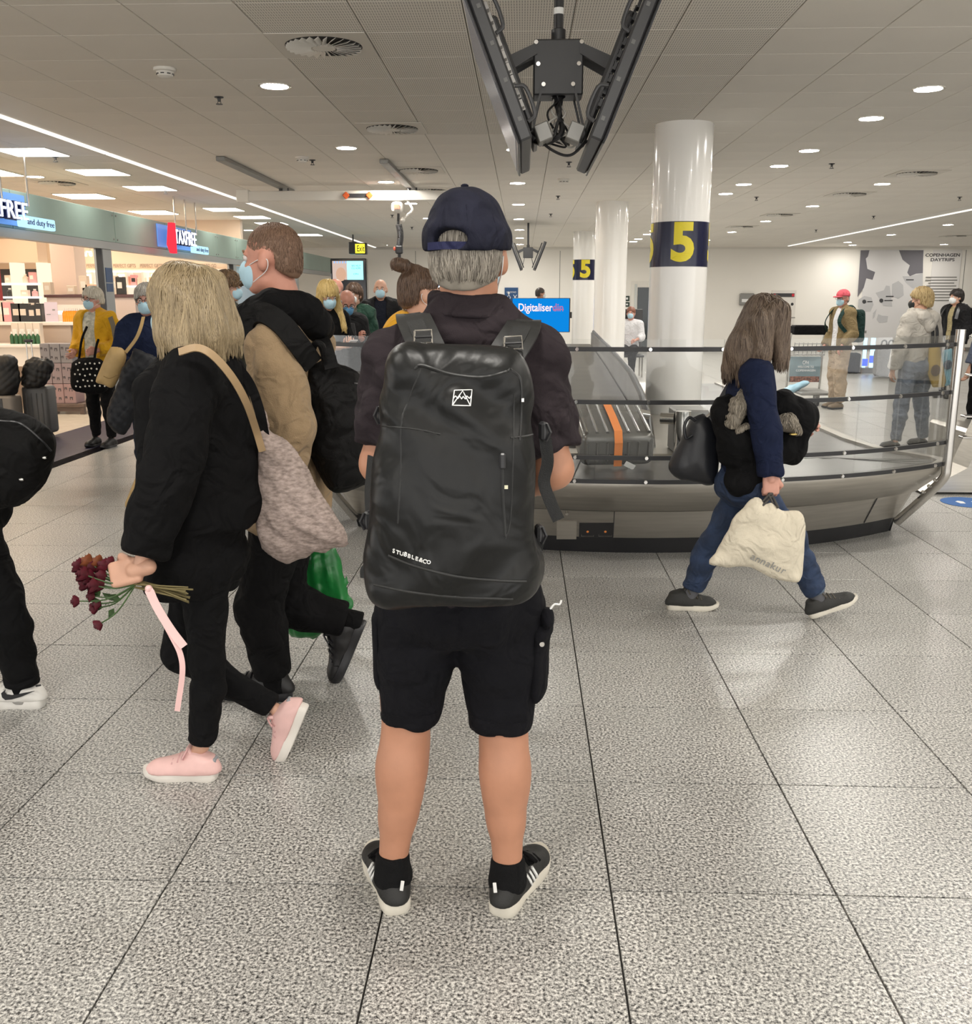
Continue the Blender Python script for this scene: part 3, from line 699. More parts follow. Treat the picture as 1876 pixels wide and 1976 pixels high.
# ================================================================== twin monitors hanging from the ceiling
def twin_monitor(y0, ln, xc, zb, sc, label, detail=True):
    """two displays hung back to back in a V; y0 near end, ln length along y"""
    r = root('hanging_monitor_pair', (xc, y0 + ln / 2, zb), label, 'monitor', 'twin hanging monitors')
    yc = y0 + ln / 2; yb = yc - .05 * sc
    MB().cyl((xc, yc, zb + .46 * sc), (xc, yc, ZC), .021 * sc, n=18).build('pole', M_black, r, True)
    MB().lathe([(.03 * sc, zb + .45 * sc), (.031 * sc, zb + .50 * sc), (.022 * sc, zb + .505 * sc)], (xc, yc, 0), 18).build('collar', M_dark, r, True)
    if detail: MB().lathe([(.0215 * sc, zb + .56 * sc), (.0215 * sc, zb + .585 * sc)], (xc, yc, 0), 18, caps=False).build('pole_label', mat('paper', (.7, .7, .68), .6), r, True)
    pl = MB().bb((xc - .105 * sc, yc - .07 * sc, zb + .23 * sc), (xc + .105 * sc, yc + .07 * sc, zb + .45 * sc), bev=.006 * sc).build('bracket_box', M_dark, r)
    if detail:
        for sx in (-1, 1):
            for dz, dx in ((.435, .095), (.35, .085), (.27, .062)):
                MB().tube([A(xc + sx * dx, yc - .07 * sc, zb + dz), A(xc + sx * dx, yc - .085 * sc, zb + dz)], .009, 8).build('bolt', M_chrome, pl, True)
    for sx in (-1, 1):
        # cross-section frame: bottom inner corner at (xc + sx*b, zb), going outward-up
        th = math.radians(21.5); d = A(sx * math.sin(th), 0, math.cos(th)); o = A(sx * math.cos(th), 0, -math.sin(th))   # along / outward (screen side)
        p0 = A(xc + sx * .10 * sc, 0, zb); Lh, T_ = .60 * sc, .072 * sc
        def S(u, v, y): return p0 + d * u + o * v + A(0, y, 0)
        R_ = np.stack([o, A(0, 1, 0), d], 1)
        m = MB().box(S(Lh / 2, T_ * .5, yc), (T_ * .72, ln, Lh), R_, bev=.008 * sc).build('monitor', M_dark, r)
        MB().box(S(Lh / 2, T_ * .94, yc), (T_ * .12, ln * 1.012, Lh * 1.02), R_, bev=.004 * sc).build('bezel', M_black, m)
        MB().box(S(Lh / 2, T_ * 1.01, yc), (T_ * .04, ln * .96, Lh * .93), R_).build('screen', mat('screen_dark', (.02, .022, .03), .15, emit=(.6, .7, 1), estr=.025), m)
        if detail:
            MB().box(S(Lh * .48, -.012, yc), (.035, ln * .72, Lh * .7), R_, bev=.012).build('back_cover', M_dark, m)
            for k in range(9):
                for q, (yy, wd) in enumerate(((y0 + .10, .05), (y0 + .02, .05))):
                    MB().box(S(.14 + k * .047, .002 if q else -.004, yy + .06), (.012, wd, .028), R_).build('vent', mat('vent_light', (.55, .53, .5), .5) if sx < 0 else M_black, m)
            for u in (.13, .47):
                MB().tube(spline([S(u - .07, .006, y0 + .015), S(u - .05, -.03, y0 + .02), S(u + .05, -.03, y0 + .02), S(u + .07, .006, y0 + .015)], 4), .008, 8).build('carry_handle', M_dark, m, True)
            for u in (.05, .2, .34, .48): MB().box(S(u + .03, T_ * .45, y0 - .001), (.014, .002, .016), R_).build('clip', mat('clip_grey', (.13, .13, .125), .5), m)
        # arm plates between box and monitor
        a0 = A(xc + sx * .09 * sc, yc, zb + .40 * sc); a1 = S(.36 * sc, -.01, yc); b0 = A(xc + sx * .07 * sc, yc, zb + .25 * sc); b1 = S(.06 * sc, -.01, yc)
        for yy in (-.075 * sc, .075 * sc):
            n_ = A(0, 1, 0) * .004
            for v in ([a0 + A(0, yy, .035 * sc), a1 + A(0, yy, .04 * sc), a1 + A(0, yy, -.02 * sc), a0 + A(0, yy, -.01 * sc)], [b0 + A(0, yy, .02 * sc), b1 + A(0, yy, .05 * sc), b1 + A(0, yy, .0), b0 + A(0, yy, -.015 * sc)]):
                MB().add([p - n_ for p in v] + [p + n_ for p in v], [(0, 1, 2, 3), (7, 6, 5, 4), (0, 4, 5, 1), (1, 5, 6, 2), (2, 6, 7, 3), (3, 7, 4, 0)]).build('arm', M_dark, r)
        MB().box(S(.30 * sc, -.018 * sc, yc), (.02 * sc, .24 * sc, .55 * sc), R_, bev=.003).build('mount_rail', M_black, r)
        if detail: MB().box(S(.03, -.05, yc - .25), (.06, .12, .07), R_, bev=.004).build('power_brick', M_grey, r)
    if detail:
        rg = random.Random(3)
        for k in range(9):
            x = lambda: xc + rg.uniform(-.055, .055)
            pts = [A(xc + rg.uniform(-.03, .03), yc - .03, zb + .23), A(x(), yc - .1 - rg.random() * .1, zb + .14), A(x(), yc - .15 - rg.random() * .1, zb + .05 + rg.random() * .05), A(x(), yc - .1 - rg.random() * .1, zb + .0 + rg.random() * .08), A(xc + rg.choice((-1, 1)) * .10, yc - .1, zb + .03 + rg.random() * .06)]
            MB().tube(spline(pts, 8), .0045 if k else .012, 7).build('cable', [M_black, M_dark, mat('white_cable', (.6, .58, .54), .5)][k % 3], r, True)
        MB().tube(spline([A(xc - .11, yc - .2, zb + .06), A(xc - .03, yc - .22, zb - .01), A(xc + .05, yc - .2, zb - .03), A(xc + .12, yc - .18, zb + .03)], 8), .006, 7).build('cable', M_black, r, True)
pm = P(1078, 262, Y=3.95)
twin_monitor(3.95, 1.0, P(1083, 262, Y=3.95)[0], pm[2] - .0, 1.0, 'pair of large dark monitors hung back to back in a V, overhead in front')
p2 = P(1019, 519, Y=20.5); twin_monitor(20.1, 1.0, p2[0], p2[2], .96, 'small-looking far pair of monitors hung in a V, right of the blue cap', False)

# ================================================================== white hoist gantry with vacuum lifter
def gantry():
    Y = 13.7; zc = P(660, 378, Y=Y)[2]; xl = P(462, 378, Y=Y)[0]; xr = P(872, 378, Y=Y)[0]
    r = root('hoist_gantry', ((xl + xr) / 2, Y, zc), 'white horizontal hoist beam under two ceiling tracks', 'hoist')
    MB().bb((xl, Y - .04, zc - .065), (xr, Y + .04, zc + .065), bev=.008).build('beam', mat('gantry_white', (.74, .71, .65), .45), r)
    MB().bb((xl - .03, Y - .055, zc - .085), (xl + .14, Y + .055, zc + .085), bev=.01).build('end_block', M_white, r)
    for (a, b) in (((425, 305), (572, 369)), ((741, 310), (803, 372))):
        p = P(*a, Z=ZC - .02); q = P(*b, Z=ZC - .02); MB().bb((p[0] - .05, p[1], ZC - .05), (p[0] + .05, max(q[1], Y + .3), ZC - .001), bev=.006).build('track', M_grey, r)
        MB().tube([A(p[0], Y, ZC - .05), A(p[0], Y, zc + .06)], .025, 8).build('trolley', M_dark, r)
        MB().tube([A(p[0] + .1, Y, ZC - .045), A(p[0] + .1, Y, zc + .06)], .012, 8).build('trolley', M_dark, r)
    pr = [P(px, 378, Y=Y - .05) for px in (668, 713)]
    MB().bb((pr[0][0], Y - .055, zc - .025), (pr[1][0], Y - .041, zc + .025)).build('stop_bar', M_dark, r)
    for p in pr: MB().box((p[0], Y - .06, zc), (.075, .03, .075), rotm((0, 1, 0), .785), bev=.01).build('red_knob', mat('red_orange', (.75, .13, .03), .4), r)
    # lifter
    h = root('vacuum_lifter', (P(768, 400, Y=Y)[0], Y, P(768, 515, Y=Y)[2]), 'black spiral-hose lifting device with hook hanging from the white beam', 'lifter')
    xh = P(769, 400, Y=Y)[0]; z = lambda y: P(769, y, Y=Y)[2]
    MB().box((xh - .01, Y - .05, z(401)), (.16, .12, .15), None, bev=.05, seg=3).build('motor', M_white, h, True)
    MB().box((xh - .01, Y - .115, z(400)), (.08, .01, .06)).build('badge', mat('badge_red', (.6, .1, .06), .5), h)
    MB().tube([A(xh, Y, z(412)), A(xh - .01, Y, z(434))], .018, 8).build('rod', M_dark, h)
    coil = []; n = 17
    for i in range(n * 10 + 1):
        a = 2 * math.pi * i / 10; coil.append(A(xh + .033 * math.cos(a) + .02 * math.sin(i / n / 10 * 3), Y + .033 * math.sin(a), z(434) + (z(474) - z(434)) * i / (n * 10)))
    MB().tube(coil, .013, 6).build('spiral_hose', M_dark, h, True)
    MB().bb((xh - .05, Y - .05, z(490)), (xh + .05, Y + .05, z(474)), bev=.015).build('grip', M_black, h)
    MB().box((xh - .06, Y - .03, z(480)), (.03, .05, .05), None, bev=.01).build('button', mat('badge_red', (.6, .1, .06), .5), h)
    MB().cyl((xh, Y, z(490)), (xh, Y, z(504)), .022, n=10).build('shank', M_black, h, True)
    MB().tube([A(xh + .03 * math.cos(a) * .9, Y, z(510) + .045 * math.sin(a)) for a in np.linspace(1.4, 7.6, 18)], .009, 7).build('hook', M_steel2, h, True)
    MB().tube(spline([A(xh + .12, Y, zc - .06), A(xh + .19, Y, z(404)), A(xh + .12, Y, z(415)), A(xh + .04, Y, z(425))], 6), .018, 7).build('white_hose', M_white, h, True)
    MB().ball((xh + .05, Y, z(424)), .04, 10).build('valve', M_white, h)
gantry()

# ================================================================== signs, screens and fixtures at the far end
def rect_px(x0, y0, x1, y1, Y, th, name, m, parent, bev=0.0, dy=0.0):
    a = P(x0, y1, Y=Y); b = P(x1, y0, Y=Y); return MB().bb((a[0], Y - th + dy, a[2]), (b[0], Y + dy, b[2]), bev).build(name, m, parent)
def px_words(name, txt, x, y, Y, hpx, m, parent, wpx=None, off=0.0, dy=0.0):
    o = P(x, y, Y=Y - dy); k = Y / F; return words(name, txt, o, (1, 0, 0), (0, 0, 1), hpx * k * 1.4, m, parent, off, 0.002, None if wpx is None else wpx * k)
def far_end():
    Y = 29.6
    # info totem with screen
    Yt = 25.0; c = P(673, 500, Y=Yt); r = root('info_totem', (c[0], Yt, 0), 'tall black totem with a bright cyan and photo screen behind the waiting people', 'screen')
    a = P(639, 499, Y=Yt); b = P(708, 499, Y=Yt)
    MB().bb((a[0], Yt - .12, 0), (b[0], Yt + .12, a[2]), bev=.02).build('cabinet', mat('totem_black', (.015, .014, .016), .12), r)
    rect_px(644, 504, 671, 540, Yt, .005, 'picture', emat('pic', (.55, .42, .36), .9), r, dy=-.121)
    p = P(658, 527, Y=Yt - .13); MB().ball((p[0], Yt - .127, p[2] - .03), (.13, .004, .17), 14).build('picture_face', emat('pic2', (.62, .38, .26), .8), r)
    p = P(655, 508, Y=Yt - .13)
    for i in range(5): MB().bb((p[0] - .14 + i * .07, Yt - .129, p[2] - .0), (p[0] - .11 + i * .07, Yt - .1265, p[2] + .05)).build('picture_stripe', emat('pic3', (.25, .45, .85), 1.0), r)
    rect_px(672, 504, 702, 540, Yt, .005, 'message_area', emat('cyan', (.33, .88, .92), 1.25), r, dy=-.121)
    px_words('lettering', 'WE HELP', 687, 513, Yt, 3.6, mat('teal_text', (.05, .35, .4), .6), r, 17, dy=.128); px_words('lettering', 'YOU HOME', 687, 518, Yt, 3.6, mat('teal_text', (0, 0, 0)), r, 18, dy=.128); px_words('lettering', 'CPH', 687, 529, Yt, 3.2, mat('teal_text', (0, 0, 0)), r, 9, dy=.128)
    # blue glowing panel behind the bun woman
    r = root('blue_light_box', (P(838, 600, Y=27)[0], 27, 0), 'dark blue light box with a white question mark behind the brown-haired woman', 'sign')
    a = P(806, 519, Y=27); b = P(858, 519, Y=27); MB().bb((a[0], 26.9, 0), (b[0], 27.1, a[2]), bev=.02).build('panel', mat('lb_blue', (.006, .02, .07), .25, emit=(.01, .05, .2), estr=.15), r)
    px_words('lettering', '?', 849, 566, 27, 23, emat('white_glow', (.8, .95, 1), 2.0), r, off=.03, dy=.11)
    # yellow hanging exit sign
    Ys = 24.0; p = P(690, 480, Y=Ys); r = root('hanging_sign', p, 'small black hanging sign box with yellow glowing face', 'sign')
    rect_px(674, 467, 687, 490, Ys, .25, 'side', M_black, r, .01, dy=.2); rect_px(686, 469, 708, 491, Ys, .18, 'box', M_black, r, .01, dy=.1)
    rect_px(687, 471, 705, 489, Ys, .01, 'face', emat('yellow_glow', (1, .83, .05), 1.1), r, dy=-.082); px_words('lettering', 'Exit', 696, 480, Ys, 11, M_text_dark, r, 14, .01, dy=.095)
    MB().bb((p[0] - .12, Ys, p[2] + .15), (p[0] - .09, Ys + .03, ZC)).build('hanger', M_dark, r)
    # exit poster and blue notices
    r = root('blue_notice', P(987, 591, Y=WY - .02), 'small dark blue keep-distance notice on the far wall', 'poster'); bl = mat('notice_blue', (.012, .07, .2), .5)
    rect_px(974, 555, 1000, 592, WY, .03, 'board', bl, r, dy=-.001); px_words('lettering', 'KEEP DISTANCE', 987, 564, WY, 3, M_text_white, r, 18, dy=.035); px_words('lettering', 'X', 994, 574, WY, 9, M_text_white, r, 8, dy=.035)
    q = P(982, 574, Y=WY - .04); MB().tube([q + A(0, -.0, -.09), q + A(-.05, 0, 0), q + A(0, 0, .09), q + A(.05, 0, 0), q + A(0, 0, -.09)], .012, 6).build('figure_outline', M_text_white, r)
    MB().ball(q + A(0, 0, .13), .035, 10).build('figure_head', M_text_white, r)
    # advertising screen
    Yd = 20.0; c = P(1044, 607, Y=Yd); r = root('advert_screen', (c[0], Yd, 0), 'bright blue advertising screen reading Digitaliser din on a stand', 'screen')
    rect_px(988, 575, 1101, 641, Yd, .06, 'housing', M_black, r, .008, dy=.06)
    gm = bpy.data.materials.new('advert_blue'); gm.use_nodes = True; nt = gm.node_tree; nt.nodes.remove(nt.nodes['Principled BSDF']); e = nt.nodes.new('ShaderNodeEmission'); tc = nt.nodes.new('ShaderNodeTexCoord'); gr = nt.nodes.new('ShaderNodeTexGradient'); gr.gradient_type = 'SPHERICAL'; mp = nt.nodes.new('ShaderNodeMapping'); mp.inputs['Location'].default_value = (-1.0, -1.0, -1.0); mp.inputs['Scale'].default_value = (2, 2, 2)
    cr = nt.nodes.new('ShaderNodeValToRGB'); cr.color_ramp.elements[0].color = (.003, .17, .52, 1); cr.color_ramp.elements[1].color = (.003, .075, .21, 1); cr.color_ramp.elements[1].position = .5
    nt.links.new(tc.outputs['Generated'], mp.inputs[0]); nt.links.new(mp.outputs[0], gr.inputs[0]); nt.links.new(gr.outputs[0], cr.inputs[0]); nt.links.new(cr.outputs[0], e.inputs[0]); nt.links.new(e.outputs[0], nt.nodes['Material Output'].inputs[0]); e.inputs[1].default_value = 1.05
    rect_px(989, 576, 1099, 640, Yd, .006, 'screen', gm, r, dy=-.001)
    px_words('lettering', 'Digitaliser', 1033, 594, Yd, 14.5, emat('ad_pink', (1.0, .62, .58), 1.1), r, 64, .012, dy=.01); px_words('lettering', 'din', 1077, 594, Yd, 14.5, emat('ad_dim', (.42, .16, .35), .8), r, 20, .012, dy=.01)
    rect_px(1069, 596, 1088, 598, Yd, .004, 'strike_line', emat('ad_dim', (0, 0, 0), 0), r, dy=-.012)
    px_words('lettering', 'digitalt', 1042, 635, Yd, 5, emat('ad_pale', (.7, .95, 1), 1.2), r, 17, dy=.01)
    rect_px(1100, 602, 1104, 614, Yd, .05, 'side_box', M_black, r, dy=.06)
    MB().bb((c[0] - .1, Yd + .0, 0), (c[0] + .02, Yd + .1, 1.1)).build('stand', M_dark, r); rect_px(1048, 645, 1063, 657, Yd, .02, 'leaflet_holder', M_white, r, dy=.03); rect_px(1065, 645, 1078, 657, Yd, .02, 'leaflet_holder', M_grey, r, dy=.03)
    MB().bb((c[0] - .6, Yd - .3, .0), (c[0] + .75, Yd + .4, .03)).build('base', M_grey, r)
    # dark doorway with sliding glass
    a = P(1223, 548, Y=WY); b = P(1290, 548, Y=WY); d = MB().bb((a[0] - .08, WY - .05, 0), (b[0] + .08, WY - .001, a[2] + .08)).build('door_1', M_white, kind='structure')
    MB().bb((a[0] + .12, WY - .06, .02), (b[0], WY - .052, a[2] - .1)).build('pane', mat('door_dark', (.02, .028, .03), .08), d)
    MB().bb((a[0] + .03, WY - .075, .02), (a[0] + .1, WY - .055, a[2])).build('jamb', mat('door_white', (.6, .62, .6), .4), d)
    for i, (y0, y1) in enumerate(((571, 581), (583, 592))):
        r = root('door_sign', P(1211, y1, Y=WY - .03), 'small dark green sign left of the dark doorway, ' + ('upper' if i == 0 else 'lower'), 'sign'); rect_px(1206, y0, 1215, y1, WY, .02, 'board', mat('sign_green', (.02, .04, .025), .5), r, dy=-.001); rect_px(1208, y0 + 3, 1212, y1 - 3, WY, .004, 'pictogram', M_text_white, r, dy=-.022)
    # round clock-like box, defibrillator poster, ticket frame
    r = root('grey_wall_box', P(1440, 588, Y=WY - .1), 'dark grey wall box with a white label, left of the framed board', 'wall box'); rect_px(1426, 566, 1455, 589, WY, .1, 'box', M_grey, r, .02, dy=-.001); rect_px(1430, 577, 1451, 583, WY, .01, 'label_strip', M_text_white, r, dy=-.102)
    r = root('framed_board', P(1512, 600, Y=WY - .02), 'white framed wall board with a black and red header strip', 'notice board')
    rect_px(1486, 560, 1537, 625, WY, .03, 'board', mat('board_white', (.78, .75, .70), .5), r, .005, dy=-.001); rect_px(1491, 566, 1533, 573, WY, .01, 'header', M_text_dark, r, dy=-.032)
    for x in (1494, 1530): rect_px(x - 2.5, 567, x + 2.5, 572, WY, .006, 'red_mark', mat('mark_red', (.6, .02, .04), .5), r, dy=-.043)
    q = P(1529, 587, Y=WY - .035); MB().ball(q, (.045, .008, .045), 10).build('knob', M_black, r); rect_px(1514, 612, 1534, 614, WY, .004, 'print_line', M_grey, r, dy=-.032)
    # day trip wall map
    YM = WY; r = root('wall_map', P(1755, 670, Y=YM - .03), 'big grey and white wall map headed COPENHAGEN DAYTRIPS', 'map'); lg = mat('map_light', (.70, .69, .69), .6); dg = mat('map_dark', (.16, .155, .175), .6); mg = mat('map_mid', (.52, .52, .53), .6); pw = mat('map_text_panel', (.80, .78, .76), .6)
    rect_px(1655, 482, 1783, 672, YM, .02, 'map_sheet', lg, r, dy=-.001); rect_px(1783, 482, 1857, 672, YM, .022, 'text_panel', pw, r, dy=-.001)
    def poly(name, pts, m, dy):
        o = P(1655, 672, Y=YM - dy); MB().prism([((q := P(x, y, Y=YM - dy))[0] - o[0], q[2] - o[2]) for x, y in pts], o, (1, 0, 0), (0, 0, 1), (0, -1, 0), .004).build(name, m, r)
    poly('sea', [(1661, 483), (1678, 483), (1675, 495), (1671, 499), (1674, 519), (1689, 525), (1684, 540), (1672, 537), (1667, 555), (1655, 573)], dg, .022)
    poly('sea', [(1735, 483), (1782, 483), (1781, 527), (1768, 528), (1756, 533), (1751, 526), (1756, 512), (1742, 501)], dg, .022)
    poly('district', [(1657, 578), (1668, 571), (1682, 574), (1686, 588), (1680, 601), (1666, 602), (1656, 592)], mg, .022)
    poly('district', [(1690, 565), (1706, 560), (1710, 551), (1717, 552), (1720, 575), (1722, 592), (1705, 590), (1698, 578)], mg, .022)
    poly('district', [(1722, 548), (1734, 542), (1743, 550), (1744, 570), (1733, 577), (1721, 570)], mg, .022)
    poly('district', [(1742, 533), (1756, 533), (1781, 527), (1781, 560), (1760, 556), (1748, 545)], mg, .022)
    poly('district', [(1685, 604), (1692, 596), (1688, 612), (1684, 616)], mg, .022); poly('district', [(1695, 606), (1702, 609), (1714, 610), (1712, 621), (1697, 623), (1692, 616)], mg, .022)
    for x, y in ((1701, 580), (1668, 582)): poly('pin', [(x + 4 * math.cos(t), y + 4 * math.sin(t)) for t in np.linspace(0, 5.6, 9)], M_text_dark, .028)
    for x0, x1, y in ((1709, 1724, 572), (1748, 1763, 540), (1673, 1683, 582), (1706, 1722, 580)): rect_px(x0, y - 1, x1, y + 1, YM, .003, 'place_name', M_text_dark, r, dy=-.028)
    px_words('lettering', 'COPENHAGEN', 1819.5, 492.5, YM, 5.6, M_text_dark, r, 62, .02, dy=.026); px_words('lettering', 'DAYTRIPS', 1819, 501.5, YM, 5.6, M_text_dark, r, 43, .02, dy=.026)
    for i in range(9): w = [60, 62, 50, 58, 52, 60, 58, 60, 44][i]; rect_px(1816 - w / 2, 534 + i * 5.6, 1816 + w / 2, 536.2 + i * 5.6, YM, .003, 'print_line', M_grey, r, dy=-.0235)
    rect_px(1664, 638, 1672, 643, YM, .003, 'print_line', M_grey, r, dy=-.022)
    # glass advert bars in front of the map
    # two glowing blue light bars standing on the floor by the map
    Yb = 19.0; c = P(1675, 720, Z=0); r = root('blue_light_display', (c[0], c[1], 0), 'pair of glowing pale blue and cobalt upright light panels right of the red-capped man', 'display'); Yb = c[1]
    for (x0, x1) in ((1662, 1673), (1676, 1689)):
        rect_px(x0, 652, x1, 718, Yb, .05, 'panel', emat('pale_blue_glow', (.40, .78, 1.0), 1.5), r); rect_px(x0 - .3, 692 - (x1 > 1680) * 6, x1 + .3, 706 - (x1 > 1680) * 6, Yb, .01, 'cobalt_band', emat('cobalt_glow', (.02, .08, .75), 1.2), r, dy=-.051)
    a = P(1659, 723, Y=Yb); b = P(1692, 723, Y=Yb); MB().bb((a[0], Yb - .06, 0), (b[0], Yb + .2, .12), bev=.01).build('plinth', M_dark, r)
far_end()
# ================================================================== tax-free shop on the left
def shop():
    X0 = -5.5; zb, zt = 2.29, 2.69
    yP = P(210, 600, X=X0)[1]; yE = P(452, 560, X=X0)[1]; yN = 2 * yP - yE
    M_fas = mat('fascia_green', (.24, .33, .29), .35, var=.05, vscale=2); M_alu = mat('aluminium', (.36, .37, .37), .4, .6)
    front = root('shop_facade', (X0, yP, 0), 'grey-green shop fascia with aluminium posts on the left', 'shop front')
    ys = [2.0, 4.0, 6.2, 8.4, 10.6] + [P(x, 400, X=X0)[1] for x in (214, 312, 411, 449)] + [24.0, 29.9]
    ys = sorted(ys)
    for a, b in zip(ys[:-1], ys[1:]):
        pn = MB().bb((X0 - .05, a + .006, zb), (X0 + .03, b - .006, zt), bev=.004).build('fascia_panel', M_fas, front)
        for y in (a + .06, b - .06):
            for z in (zb + .04, zt - .05): MB().tube([A(X0 + .03, y, z), A(X0 + .04, y, z)], .012, 8).build('stud', M_grey, pn)
    MB().bb((X0 - .08, 2, zb - .1), (X0 + .05, 29.9, zb - .004)).build('header', M_alu, front)
    for y, w in ((yP, .28), (yE, .2), (yN, .28), (24.0, .2)): MB().bb((X0 - .08, y - w / 2, 0), (X0 + .04, y + w / 2, zb - .1), bev=.006).build('post', M_alu, front)
    for y in (yP - .17, yE - .13): MB().bb((X0 - .03, y - .015, 0), (X0 + .045, y + .015, zb - .1)).build('door_edge', M_black, front)
    for i, (y0, y1) in enumerate(((517, 545), (547, 563))):
        p, q = P(212, y1, X=X0 + .05), P(212, y0, X=X0 + .05); MB().bb((X0 + .041, yP - .1, p[2]), (X0 + .045, yP + .1, q[2])).build('post_sticker', mat('sticker_navy', (.02, .06, .16), .4), front)
    # pale blue pane past the shop's end
    MB().bb((X0 - .02, yE + .15, .05), (X0, 23.8, zb - .12)).build('pane', mat('pale_blue_pane', (.45, .58, .70), .15), front)
    # glowing signs
    def sign(px0, px1, py, hpx, txt, label, emblem):
        a, b = P(px0, py, X=X0 + .22), P(px1, py, X=X0 + .22); c = (a + b) / 2; r = root('shop_sign', c, label, 'sign'); wd = b[1] - a[1]
        s = abs(P(px1 - 10, py - hpx / 2, X=X0)[2] - P(px1 - 10, py + hpx / 2, X=X0)[2])
        MB().bb((X0 + .035, a[1] - .25, zb + .03), (X0 + .05, b[1] + .3, zt - .04)).build('fascia_glow', mat('fascia_glow_blue', (.10, .22, .42), .3, emit=(.10, .28, .85), estr=.42), r)  # added plate: the sign's blue light on the fascia, put into its colour
        words('lettering', txt, c + A(-.05, 0, 0), (0, 1, 0), (0, 0, 1), s * 1.38, mat('sign_navy', (.02, .03, .12), .4), r, .03, .045, wd)
        words('lettering', txt, c + A(.004, 0, 0), (0, 1, 0), (0, 0, 1), s * 1.38, emat('sign_white', (.9, .95, 1), 2.6), r, .0, .003, wd)
        q = b + A(-.02, .25, -s * .75); MB().bb((q[0] - .03, q[1] - .4, q[2] - .06), (q[0] + .03, q[1] + .35, q[2] + .06), bev=.01).build('tagline_box', emat('sign_cyan', (.45, .75, 1), 1.0), r)
        words('lettering', 'and duty free', q + A(.035, 0, 0), (0, 1, 0), (0, 0, 1), .09, mat('sign_navy', (0, 0, 0)), r, 0, .002, .6)
        for k in range(3): y = a[1] + .1 + k * (b[1] - a[1] + .2) / 2.4; MB().cyl((X0 + .2, y, c[2] + s * .4), (X0 + .2, y, ZC), .012, n=6).build('hanger', M_steel2, r)
        if emblem: MB().prism([(-.16, -.1), (-.05, -.22), (.10, -.22), (.10, .22), (-.05, .22)], a + A(0, -.22, 0), (0, 1, 0), (0, 0, 1), (1, 0, 0), .06).build('emblem', emat('sign_red', (.9, .03, .05), 1.2), r)
    sign(-58, 52, 402, 33, 'TAXFREE', 'white glowing TAXFREE sign cut by the left picture edge', False)
    sign(338, 378, 461, 26, 'TAXFREE', 'small white glowing TAXFREE sign with a red emblem', True)
    # ------------------------------------------------------------ interior
    YB = 19.6
    M_warm_lit = mat('warm_lit_wall', (.80, .64, .50), .6)  # peach tint is the shop's warm light put into the base colour
    MB().bb((-16, YB, 0), (X0 - .06, YB + .15, ZC + .03)).build('wall_shop', M_warm_lit, kind='structure')
    MB().bb((-11.5, 8, 0), (-11.35, YB, ZC)).build('wall_left', M_warm_lit, kind='structure')
    for k, (x, y) in enumerate(((-6.6, 9.5), (-6.6, 12.2), (-6.6, 15), (-6.6, 17.8), (-8.6, 10), (-8.6, 13), (-8.6, 16), (-8.6, 18.5))):
        r = root('shop_ceiling_light', (x, y, ZC), 'warm glowing ceiling light inside the shop, ' + ('right' if k < 4 else 'left') + ' row, ' + WORDS_N[k % 4], 'ceiling light', 'shop ceiling lights')
        MB().bb((x - .35, y - .35, ZC - .012), (x + .35, y + .35, ZC - .001)).build('frame', M_white, r); MB().bb((x - .33, y - .33, ZC - .018), (x + .33, y + .33, ZC - .0125)).build('diffuser', emat('shop_glow', (1, .80, .58), 16.0), r)
    # pink column
    p, q = P(104, 570, Y=16.5), P(150, 570, Y=16.5); MB().bb((p[0], 16.5, 0), (q[0], 16.5 + (q[0] - p[0]), ZC)).build('shop_column', mat('pink_col', (.74, .60, .54), .5), None, label='square pale pink column inside the shop', cat='column')
    # back wall lettering
    tx = root('wall_lettering', P(300, 513, Y=YB - .01), 'grey words Perfect Gifts and Beauty to Go along the shop back wall', 'lettering'); tm_ = mat('taupe_print', (.42, .33, .26), .6)
    for x, t, w in ((136, 'PERFECT GIFTS', 42), (188, 'PERFECT GIFTS', 42), (240, 'PERFECT GIFTS', 43), (292, 'PERFECT GIFTS', 43), (343, 'PERFECT GIFTS', 43), (395, 'BEAUTY TO GO', 44)): px_words('lettering', t, x, 513, YB, 6.5, tm_, tx, w, .005, dy=.003)
    cs_ = root('glowing_sign', P(163, 488, Y=17.5), 'white glowing word Care hanging inside the shop', 'sign')
    for px in (152, 174): q = P(px, 484, Y=17.5); MB().cyl(q, (q[0], q[1], ZC), .006, n=6).build('hanger', M_steel2, cs_)
    px_words('lettering', 'Care', 163, 488, 17.5, 15, emat('care_white', (1, .97, .9), 1.6), cs_, 30, .02)
    # backlit shelf unit on the back wall
    Ys = YB - .45; xs0, xs1 = P(148, 560, Y=Ys)[0], P(438, 560, Y=Ys)[0]
    sh = root('backlit_shelf', ((xs0 + xs1) / 2, Ys, 0), 'long backlit white perfume shelf along the shop back wall', 'shelf')
    zr = [P(300, y, Y=Ys)[2] for y in (522, 551, 575, 600, 630)]
    MB().bb((xs0, YB - .1, .1), (xs1, YB - .001, zr[0] + .04)).build('back_board', mat('shelf_back', (.75, .62, .5), .6), sh)
    nb = 9; bw = (xs1 - xs0) / nb
    for z in zr: MB().bb((xs0, Ys, z - .03), (xs1, YB - .1, z)).build('shelf_board', emat('shelf_edge_glow', (1, .88, .76), 1.35), sh)
    MB().bb((xs0, Ys - .0, 0), (xs1, YB - .1, zr[4] - .03)).build('base_cabinet', mat('shelf_base', (.5, .42, .36), .5), sh)
    for k in range(nb + 1): MB().bb((xs0 + k * bw - .02, Ys + .01, zr[4]), (xs0 + k * bw + .02, YB - .1, zr[0])).build('divider', M_white, sh)
